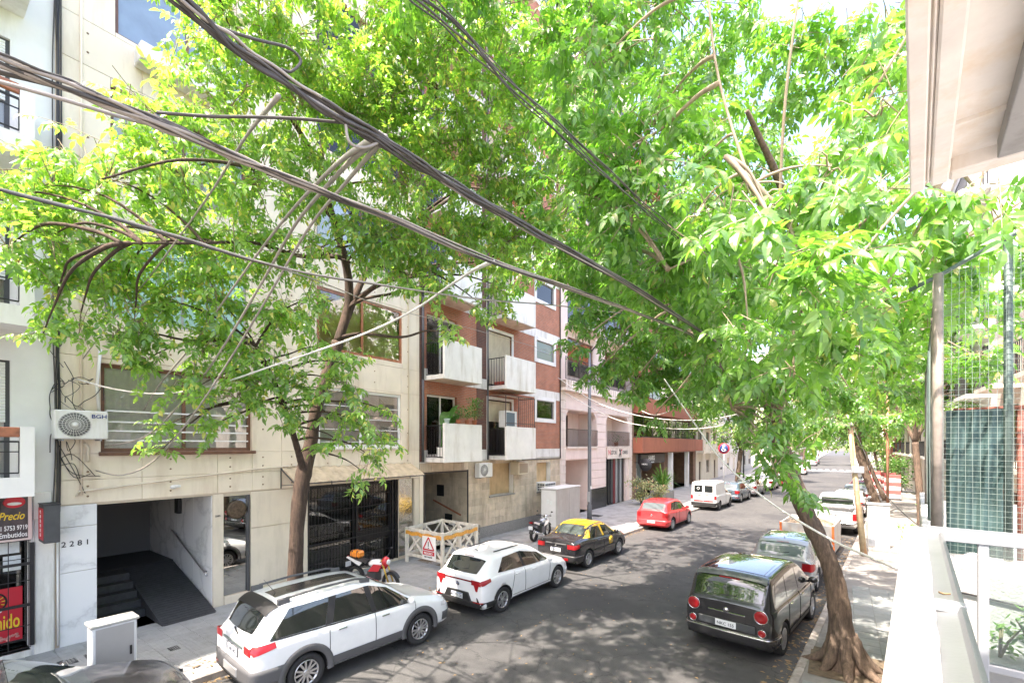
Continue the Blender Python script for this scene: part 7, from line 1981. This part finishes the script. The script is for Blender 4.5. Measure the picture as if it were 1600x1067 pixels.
for px, py, d, r in ((330, 55, 7.6, .9), (450, 60, 8.2, 1.1), (570, 70, 8.8, 1.2), (690, 60, 8.6, 1.2), (790, 100, 8.8, 1.0), (640, -20, 8.5, 1.2), (420, -60, 7.5, 1.2),
                     (250, 190, 7.2, .7), (350, 180, 7.8, .9), (470, 170, 8.4, 1.1), (600, 180, 9.0, 1.1), (720, 180, 9.0, 1.2), (820, 210, 9.2, 1.0),
                     (20, 300, 6.3, .6), (80, 290, 6.5, .7), (170, 280, 7.0, .9), (290, 280, 7.4, 1.0), (400, 290, 8.0, .9), (510, 270, 8.8, .9), (640, 290, 9.2, 1.1), (760, 290, 9.4, 1.2), (870, 280, 9.6, .9),
                     (15, 385, 6.3, .45), (80, 370, 6.5, .6), (150, 380, 7.0, .85), (260, 390, 7.5, .9), (370, 390, 8.0, .85), (470, 390, 8.8, .7), (600, 380, 9.4, .8), (700, 370, 9.6, .9), (800, 370, 9.8, .9), (880, 380, 10, .8),
                     (90, 455, 6.6, .45), (65, 528, 6.5, .22), (125, 495, 6.7, .28), (190, 450, 7.2, .6), (260, 470, 7.6, .55), (340, 470, 8.0, .8), (430, 490, 8.4, .6), (690, 450, 9.4, .45), (640, 430, 9.4, .5), (705, 520, 9.4, .30), (775, 445, 9.8, .5), (745, 470, 9.6, .3),
                     (320, 550, 8.0, .6), (400, 550, 8.3, .65), (370, 620, 8.2, .55), (300, 610, 8.0, .4), (440, 600, 8.6, .5), (270, 660, 8.0, .28), (255, 700, 8, .15), (330, 670, 8.1, .3),
                     (500, 540, 8.7, .35), (540, 600, 9.0, .45), (560, 660, 9.0, .42), (575, 710, 9.0, .28), (520, 650, 9.0, .3), (600, 640, 9.0, .25), (470, 650, 9.2, .3), (545, 570, 8.9, .4), (530, 690, 9.0, .33), (590, 680, 9.0, .33), (565, 735, 9.0, .22), (430, 640, 8.7, .4), (400, 600, 8.4, .4), (510, 610, 8.8, .35), (180, 520, 7.3, .35), (230, 560, 7.6, .35), (210, 500, 7.2, .45), (480, 470, 8.8, .6), (560, 360, 9.2, .7), (640, 380, 9.4, .7), (560, 150, 8.8, 1.0), (680, 230, 9.2, 1.0), (740, 370, 9.8, .7), (840, 330, 10, .8)):
    B.append((at(px, py, d), r, 1.0))
for px, py, d, r in ((720, -130, 9.2, 1.3), (900, -110, 9.2, 1.3)): B.append((at(px, py, d), r, .5))  # clumps above the frame, added for their shade
crown(T1, B, limbs, M_leafL, LEAF, o1, dens=430, seed=3, scale=1.12, lm_=M_barkL)

# ------------------------------------------------ the near right tree, leaning over the street
b1 = Vector((.02, 10.45, .12))
T2 = thing('street_tree', 'big leaning street tree on the right pavement beside the black compact car', 'tree', b1, group='street trees')
o2 = tuple(b1)
tr = [(.06, 10.42, .02), (.02, 10.42, .3), (-0.03, 10.4, 1.10), (-0.12, 10.4, 1.80), (-0.31, 10.4, 2.37), (-0.56, 10.4, 2.96), (-0.76, 10.4, 3.56), (-0.95, 10.4, 4.19), (-1.06, 10.4, 4.70)]
limbs = [(limb_mesh(T2, 'trunk', tr, [.36, .25, .18, .155, .15, .15, .145, .145, .15], 18, .06), 0)]
for a in range(7):                                              # root flare
    t = 2 * PI * a / 7 + .3; l = random.uniform(.35, .75)
    limb_mesh(T2, 'root', [(.02 + .12 * math.cos(t), 10.42 + .12 * math.sin(t), .75), (.06 + .32 * math.cos(t), 10.42 + .32 * math.sin(t), .30), (.06 + l * math.cos(t), 10.42 + l * math.sin(t), .08)], [.11, .10, .045], 8)
top = Vector(tr[-1])
for name, pts, rad in (
    ('limb', [top, (-1.3, 10.3, 5.2), (-1.9, 10.2, 5.7), (-2.6, 10.3, 6.6), (-3.3, 10.4, 7.6), (-4.0, 10.6, 8.6)], [.20, .15, .11, .085, .055, .03]),
    ('limb', [top, (-.98, 10.3, 5.3), (-.85, 9.9, 6.1), (-.55, 9.0, 7.2), (-.7, 7.9, 8.0), (-1.0, 6.6, 8.6)], [.23, .21, .15, .12, .10, .05]),
    ('limb', [(-.9, 10.0, 5.9), (-.5, 8.8, 6.4), (-.45, 7.6, 6.7), (-.62, 6.4, 6.8), (-.75, 5.2, 6.9), (-.8, 4.2, 6.7)], [.14, .11, .09, .08, .06, .035]),
    ('limb', [(-.85, 9.9, 6.1), (.1, 9.7, 6.7), (1.0, 9.3, 7.0), (1.9, 8.6, 7.4)], [.11, .08, .06, .03]),
    ('limb', [(-.9, 10.3, 5.5), (-1.0, 11.2, 6.5), (-1.3, 12.5, 7.6), (-1.7, 13.8, 8.6)], [.14, .11, .08, .04]),
    ('limb', [(-.62, 6.4, 6.8), (-1.2, 6.1, 6.7), (-1.8, 5.9, 6.5)], [.05, .035, .02]),
    ('limb', [(-.45, 7.6, 6.7), (.2, 6.6, 6.8), (.7, 5.6, 6.7), (1.1, 4.6, 6.5)], [.06, .05, .04, .025]),
    ('shoot', [(-.62, 6.4, 6.8), (-.5, 5.9, 8.2), (-.2, 5.5, 10.0)], [.035, .028, .012]),
    ('shoot', [(-.75, 5.3, 6.9), (-1.1, 5.2, 8.4), (-1.2, 5.1, 10.4)], [.03, .024, .01]),
    ('shoot', [(-.5, 6.0, 6.8), (.4, 5.6, 7.9), (1.2, 5.2, 9.2)], [.03, .024, .01]),
    ('shoot', [(-.85, 9.9, 6.0), (-1.3, 9.4, 5.5), (-1.6, 9.0, 4.9)], [.03, .02, .01])):
    limbs.append((limb_mesh(T2, name, pts, [r_ * .55 for r_ in rad], 10, .05, M_bark if pts[0] is top else M_twig), 0))
B = []
near = ((990, 330, 6.0, .8), (1090, 330, 4.6, .55), (1200, 330, 3.8, .40), (1020, 200, 6.0, .7), (930, 110, 5.8, .6), (960, 250, 6.2, .7), (1130, 420, 6.2, .75), (1240, 430, 3.6, .42), (1330, 420, 3.7, .42),
        (1300, 260, 4.2, .5), (1370, 180, 4.4, .5), (1390, 300, 4.0, .4), (1230, 290, 4.4, .3), (1170, 520, 5.6, .5), (1260, 520, 4.3, .42), (1350, 520, 4.3, .40), (1240, 590, 4.6, .30), (1060, 420, 6.4, .7),
        (1480, 350, 4.2, .45), (1560, 340, 4.0, .4), (1590, 420, 4.2, .3), (1400, 90, 4.6, .4), (1090, 260, 5.4, .45), (900, 300, 6.4, .6), (1530, 300, 3.6, .3))
for px, py, d, r in near: B.append((at(px, py, d), r, 1.0))
mid = ((930, 30, 7, .8), (1000, 60, 7, .6), (1100, 190, 7.5, .6), (1010, 420, 7.5, .8), (930, 400, 8, .8), (1100, 500, 7.5, .7), (1180, 460, 7, .7), (1290, 340, 7, .8), (1350, 470, 7, .7), (1420, 400, 7, .8), (1450, 480, 7.5, .6),
       (1200, 560, 7.5, .6), (1300, 560, 7.5, .6), (1390, 560, 7.5, .5), (1120, 570, 7.5, .5), (1510, 420, 7, .6), (1560, 480, 7.5, .5), (1310, 120, 7.5, .8), (1250, 60, 7.5, .6), (1390, 40, 7, .7), (1180, 600, 8, .4), (1230, 640, 7.5, .25),
       (1240, 160, 8, .35), (1180, 260, 7.5, .5), (1100, 90, 8, .6), (1060, 170, 8, .45), (1190, 190, 8, .4), (1130, 300, 8, .5), (1210, 90, 8, .45), (1160, 20, 8, .5), (880, 180, 7.5, .7), (850, 60, 7.5, .6),
       (1240, 700, 7.2, .28), (1205, 655, 7.3, .3), (1250, 665, 7.4, .25), (1170, 640, 8, .3), (1215, 745, 7.0, .30), (1245, 760, 7.2, .14), (1190, 700, 7.3, .15))
for px, py, d, r in mid: B.append((at(px, py, d), r, 1.0))
far = ((900, 430, 11, .7), (950, 490, 11.5, .9), (1020, 530, 11.5, .8), (1090, 560, 11.5, .7), (905, 540, 11, .35), (925, 590, 11.5, .35), (990, 600, 11.5, .45), (1060, 610, 11.5, .45), (1120, 620, 11, .45), (1160, 590, 10, .5), (960, 420, 12, 1.0),
       (1060, 450, 12, 1.0), (1150, 480, 11, .9), (1020, 655, 11.5, .2), (960, 560, 11.5, .5), (1030, 580, 12, .6), (1090, 610, 12, .5), (990, 560, 13, .7), (1120, 590, 12, .6), (1060, 540, 13, .8), (1140, 545, 12, .7), (1090, 500, 13, .9), (1240, 600, 12, .6), (1200, 590, 13, .6), (1350, 650, 13, .4), (1290, 660, 13, .4), (1410, 650, 13, .5), (1440, 600, 12, .5), (1250, 480, 11, .9), (1330, 620, 11, .5), (1280, 610, 11, .45), (1180, 690, 10, .2), (1400, 520, 11, .8), (1400, 610, 12, .5), (1480, 560, 11, .6), (1530, 560, 10, .5))
for px, py, d, r in far: B.append((at(px, py, d), r, 1.25))
for i in range(1, 3):                                           # leaf layer added overhead to throw dappled shade on the road
    for j in range(8): B.append((Vector((-6.8 + i * 2.0 + random.uniform(-.5, .5), -4 + j * 2.1 + random.uniform(-.5, .5), 11.6 + random.uniform(-.5, .8) + .12 * j)), (1.6, 1.6, .7), .66 if i else .3))
for i in range(4):
    for j in range(5): B.append((Vector((-7.2 + i * 1.9 + random.uniform(-.5, .5), 11.2 + j * 2.2 + random.uniform(-.5, .5), 10.2 + random.uniform(-.6, .8))), (1.4, 1.4, .7), .5))
for q in ((-6.3, -.2, 12), (-5.5, 2.0, 12.2), (-6.8, 3.2, 12.4), (-6.6, -2.6, 11.8), (-4.4, .4, 12), (-5.2, 4.4, 12.3)): B.append((Vector(q), (1.5, 1.5, .7), .5))  # unseen leaf clumps added high up to shade the near road
for c, r in (((-4.6, 12.5, 10.6), 1.3), ((-3, 13.5, 10.6), 1.4), ((.3, 12.5, 10.5), 1.3), ((-5.4, 14.5, 11), 1.3)): B.append((Vector(c), r, .8))
crown(T2, B, limbs, M_leafR, LEAF_BIG, o2, dens=350, seed=5, droop=.42)

# ------------------------------------------------ trees farther down the street
def street_tree(label, x, y, lean, H, cr, seed, r0=.2, scale=2.0, trunk_h=3.2, far=False, n=9, dens=330, m=None):
    R = random.Random(seed)
    t = thing('street_tree', label, 'tree', (x, y, .12), group='street trees')
    tp = [(x, y, .05), (x + lean[0] * .25, y, 1.0), (x + lean[0] * .7, y + lean[1] * .5, trunk_h * .7), (x + lean[0], y + lean[1], trunk_h)]
    lm = [(limb_mesh(t, 'trunk', tp, [r0 * 1.5, r0, r0 * .9, r0 * .85], 10), 0)]
    c0 = Vector(tp[-1]); bl = []
    for i in range(5):
        a = 2 * PI * i / 5 + R.random(); e = Vector((math.cos(a) * cr * .6, math.sin(a) * cr * .6, (H - trunk_h) * R.uniform(.35, .7)))
        lm.append((limb_mesh(t, 'limb', [c0, c0 + e * .5 + Vector((0, 0, .3)), c0 + e], [r0 * .6, r0 * .4, r0 * .15], 7), 0))
    for i in range(n):
        a = R.uniform(0, 2 * PI); q = cr * R.random() ** .5; h = trunk_h + (H - trunk_h) * R.uniform(.12, .95)
        if h > trunk_h + (H - trunk_h) * .7: q *= .6
        bl.append((Vector((c0.x + q * math.cos(a), c0.y + q * math.sin(a), h)), cr * R.uniform(.32, .5), 1.0))
    crown(t, bl, lm, m or M_leafF, LEAF_FAR, (x, y, .12), dens=dens, parts=0, scale=scale, seed=seed, per=6, twigs=not far)
    return t
street_tree('slim street tree leaning over the pickup truck', 1.95, 37.0, (-1.2, 0), 10.5, 3.2, 31, .24, 1.7, 4.2, n=16)
street_tree('thin crooked street tree just past the pickup truck tree', 2.7, 43.5, (-1.6, 0), 9.5, 2.8, 32, .15, 1.9, 4.4, n=14)
street_tree('street tree behind the disabled parking sign on the left pavement', -7.3, 42.5, (.4, 0), 11.5, 3.4, 33, .2, 1.9, 3.8, n=18)
street_tree('street tree beside the grey corner building on the left', -6.6, 60, (.6, 0), 10, 3.2, 34, .2, 2.4, 3.4, n=14)
street_tree('street tree shading the right pavement near the crossing', 4.2, 62, (-.8, 0), 11, 3.6, 35, .22, 2.4, 3.6, n=16)
street_tree('street tree at the left corner of the far crossing', -6.6, 82, (.5, 0), 10.5, 3.4, 36, .2, 3.0, 3.4, True, n=14)
street_tree('street tree at the right corner of the far crossing', 4.4, 84, (-.6, 0), 10.5, 3.4, 37, .2, 3.0, 3.4, True, n=14)
for i, (x, y) in enumerate(((-6.8, 116), (4.4, 118), (-6.8, 136), (4.4, 140), (-6.8, 165), (4.4, 170), (-6.8, 200), (4.4, 205))):
    street_tree(('first', 'first', 'second', 'second', 'third', 'third', 'last', 'last')[i] + ' street tree beyond the crossing on the ' + ('left', 'right')[i % 2], x, y, (.4 if i % 2 == 0 else -.4, 0), 10.5, 3.8, 40 + i, .2, 4.0, 3.4, True, n=12)
street_tree('street tree in front of the low pink house on the right', 3.4, 31.5, (-.3, 0), 11, 3.0, 51, .17, 1.6, 4.4, n=14)
street_tree('unseen street tree on the left pavement shading the dark grey car', -9.9, -4.5, (.6, .5), 11, 3.4, 52, .22, 1.5, 4.5, n=16)  # unseen tree set outside the frame, its crown shades the near bonnet
# ================================================================== overhead cables
M_cable = mat('cable_sheath', (.062, .057, .052), .6, var=.35, vscale=3)
M_cable_g = mat('grey_cable', (.30, .27, .235), .6, var=.2, vscale=4)
M_cable_w = mat('white_cable', (.62, .60, .56), .5, var=.1, vscale=4)
def smooth(pts, k=8):
    pts = [Vector(p) for p in pts]; P = []
    for i in range(len(pts) - 1):
        p0, p1, p2, p3 = pts[max(0, i - 1)], pts[i], pts[i + 1], pts[min(len(pts) - 1, i + 2)]
        for q in range(k):
            t = q / k; P.append(.5 * (2 * p1 + (p2 - p0) * t + (2 * p0 - 5 * p1 + 4 * p2 - p3) * t * t + (3 * p1 - p0 - 3 * p2 + p3) * t**3))
    P.append(pts[-1]); return P
def bundle(label, pts, n, R, r, seed, mats_=(None,), cat='cable bundle', grp='cable bundles strung along the street'):
    Q = random.Random(seed); P = smooth(pts)
    t = thing('cable_bundle', label, cat, P[0], group=grp)
    for i in range(n):
        ph = 2 * PI * i / n; tw = Q.uniform(-.09, .09); rad = R * Q.uniform(.35, 1)
        pp = []
        for j, p in enumerate(P):
            d = (P[min(j + 1, len(P) - 1)] - P[max(0, j - 1)]).normalized(); a = d.cross(Vector((0, 0, 1))).normalized(); b_ = a.cross(d)
            an = ph + tw * j + .5 * math.sin(j * .37 + i); w = rad * (1 + .15 * math.sin(j * .8 + i * 2))
            pp.append(p + a * math.cos(an) * w + b_ * math.sin(an) * w)
        MB().tube(pp, r * Q.uniform(.7, 1.25), 6).build('cable', Q.choice(mats_), t)
    return t
def X_(pxs, X): return [onx(a, b, X) for a, b in pxs]
bundle('thickest cable bundle crossing from the top left corner down to the right', X_([(235, -45), (330, 42), (400, 98), (480, 150), (560, 198), (640, 248), (720, 296), (800, 342), (900, 398), (1000, 455), (1100, 522), (1165, 566), (1240, 622)], -1.6), 10, .0222, .0059, 1, (M_cable, M_cable, M_cable_g))
bundle('second thick cable bundle starting below it at the left edge', X_([(-60, 66), (0, 94), (100, 132), (200, 172), (300, 214), (400, 256), (500, 297), (620, 343), (760, 404), (900, 454), (1000, 490), (1090, 528), (1165, 575), (1240, 628)], -1.9), 8, .0172, .0056, 2, (M_cable, M_cable_g, M_cable))
bundle('loose group of thin cables descending from the top centre', X_([(640, -20), (720, 52), (800, 130), (900, 225), (1000, 315), (1060, 368), (1135, 430), (1220, 520)], -1.35), 5, .043, .0040, 3, (M_cable,))
bundle('pair of thin cables starting at the left edge below the thick bundles', X_([(-40, 288), (0, 297), (100, 322), (200, 348), (300, 377), (380, 402), (500, 430), (620, 448), (760, 468), (900, 480), (1050, 500)], -4.2), 2, .02, .009, 4, (M_cable, M_cable_g))
def single(name, label, pts, r, m, grp='single overhead cables'):
    P = smooth(pts); return tag(MB().tube(P, r, 6).build(name, m), label, 'cable', grp)
def drop(label, pxs, X0, X1, r, m):
    n = len(pxs); return single('overhead_cable', label, [onx(a, b, X0 + (X1 - X0) * i / (n - 1)) for i, (a, b) in enumerate(pxs)], r, m)
drop('thin cable branching off the left pair toward the brick building', [(380, 402), (500, 440), (600, 480), (650, 492), (760, 520), (870, 552)], -4.2, -12.6, .009, M_cable_g)
drop('thin cable at the left edge just under the second thick bundle', [(-40, 104), (0, 113), (100, 138), (180, 163), (260, 190), (310, 215)], -1.95, -1.9, .0075, M_cable)
drop('lowest thin cable at the upper left under the second bundle', [(-40, 118), (0, 128), (100, 156), (200, 186), (280, 205), (330, 225)], -2.1, -1.9, .0062, M_cable_g)
drop('dark cable running level from the second bundle to the thickest one', [(245, 176), (330, 182), (400, 183), (470, 186), (545, 193)], -1.9, -1.6, .0056, M_cable)
drop('looping dark cable end near the top left bundle', [(330, 40), (400, 62), (450, 75), (470, 95), (455, 112), (440, 108)], -1.6, -1.6, .005, M_cable)
drop('leftmost grey drop cable falling to the curtained window', [(590, 212), (520, 262), (455, 330), (400, 400), (350, 470), (300, 540), (250, 600), (225, 640)], -1.6, -12.7, .016, M_cable_g)
drop('middle grey drop cable falling past the leaves to the air conditioner', [(594, 212), (530, 270), (462, 350), (410, 440), (350, 540), (300, 610), (230, 680), (165, 697)], -1.6, -12.7, .018, M_cable_g)
drop('right grey drop cable falling to the wall under the curtained window', [(602, 214), (545, 280), (480, 360), (415, 470), (360, 560), (300, 650), (240, 720), (190, 742), (150, 735)], -1.6, -12.7, .014, M_cable_g)
drop('thin light cable rising from the upper left bundle through the leaves', [(435, 150), (380, 220), (330, 300), (280, 370), (220, 450), (160, 520), (130, 560)], -1.75, -12.6, .011, M_cable_g)
drop('white cable sagging from the second bundle across to the cream facade', [(770, 408), (735, 425), (700, 448), (640, 488), (560, 525), (430, 570), (330, 603), (250, 615), (180, 608), (120, 592)], -1.9, -12.7, .016, M_cable_w)
drop('short grey loop hanging from the thickest bundle', [(540, 195), (545, 220), (560, 230), (580, 228), (600, 215), (592, 205)], -1.6, -1.6, .006, M_cable_g)
single('overhead_cable', 'taut white cable slanting down in front of the leaning trunk', [at(1038, 592, 9.5), at(1090, 668, 8.2), at(1131, 722, 7.5), at(1200, 782, 6.4), at(1290, 838, 5.2), at(1350, 866, 4.5), at(1402, 888, 3.85)], .013, M_cable_w)
single('overhead_cable', 'thin dark cable looping from the wooden pole toward the balcony', [at(1330, 660, 17), at(1372, 752, 12), at(1400, 790, 9), at(1450, 832, 6.0), at(1500, 860, 4.6)], .008, M_cable)
single('overhead_cable', 'upper pale cable sagging in front of the pink facade', [at(872, 590, 25), at(925, 625, 23), at(980, 645, 21), at(1040, 655, 19), at(1110, 655, 17.5), at(1180, 640, 16)], .02, M_cable_w)
single('overhead_cable', 'lower pale cable sagging in front of the pink facade', [at(880, 612, 25), at(950, 650, 23), at(1000, 664, 21), at(1060, 670, 19), at(1120, 666, 17.5), at(1190, 645, 16)], .018, M_cable_w)
single('overhead_cable', 'slack cable loop hanging before the terracotta balcony', [at(1000, 640, 24), at(1020, 648, 23), at(1045, 642, 22), at(1062, 620, 20), at(1050, 600, 18)], .016, M_cable_w)
single('overhead_cable', 'yellowish cable from the wooden pole to the leaning tree', [at(1328, 648, 17), at(1290, 690, 14), at(1255, 700, 11), at(1235, 706, 9.6)], .011, M_cable_w)
# cables running up the joint between the white and the cream building
ft = thing('cable_bundle', 'tangle of dark cables on the joint between white and cream buildings', 'cable bundle', (FX + .05, 2.05, 3.0), group='cable bundles strung along the street')
Q = random.Random(5)
for i in range(7):
    y = 2.03 + Q.uniform(-.05, .07)
    MB().tube(smooth([(FX + .04 + Q.uniform(0, .03), y + Q.uniform(-.03, .03), z) for z in (2.9, 4.0, 5.2, 6.4, 8, 10, 12, 14, 17)]), Q.uniform(.008, .017), 5).build('cable', M_kprint if i % 3 else M_cable, ft)
for i in range(11):
    y, z = 2.08 + Q.uniform(-.03, .2), Q.uniform(4.6, 6.7); pts = [(FX + .05, y, z)]
    for k in range(6): pts.append((FX + .06 + Q.uniform(0, .08), min(2.75, max(1.95, pts[-1][1] + Q.uniform(-.2, .24))), pts[-1][2] + Q.uniform(-.40, .22)))
    MB().tube(smooth(pts, 5), Q.uniform(.005, .009), 5).build('cable', M_kprint if i % 2 else M_cable, ft)
for i in range(5):
    pts = [(FX + .04, 2.08, Q.uniform(3.6, 4.3)), (FX + .05, 2.3, Q.uniform(3.5, 4.1)), (FX + .04, 2.4 + .08 * i, Q.uniform(3.2, 3.9))]
    MB().tube(smooth(pts, 5), .007, 5).build('cable', M_kprint, ft)
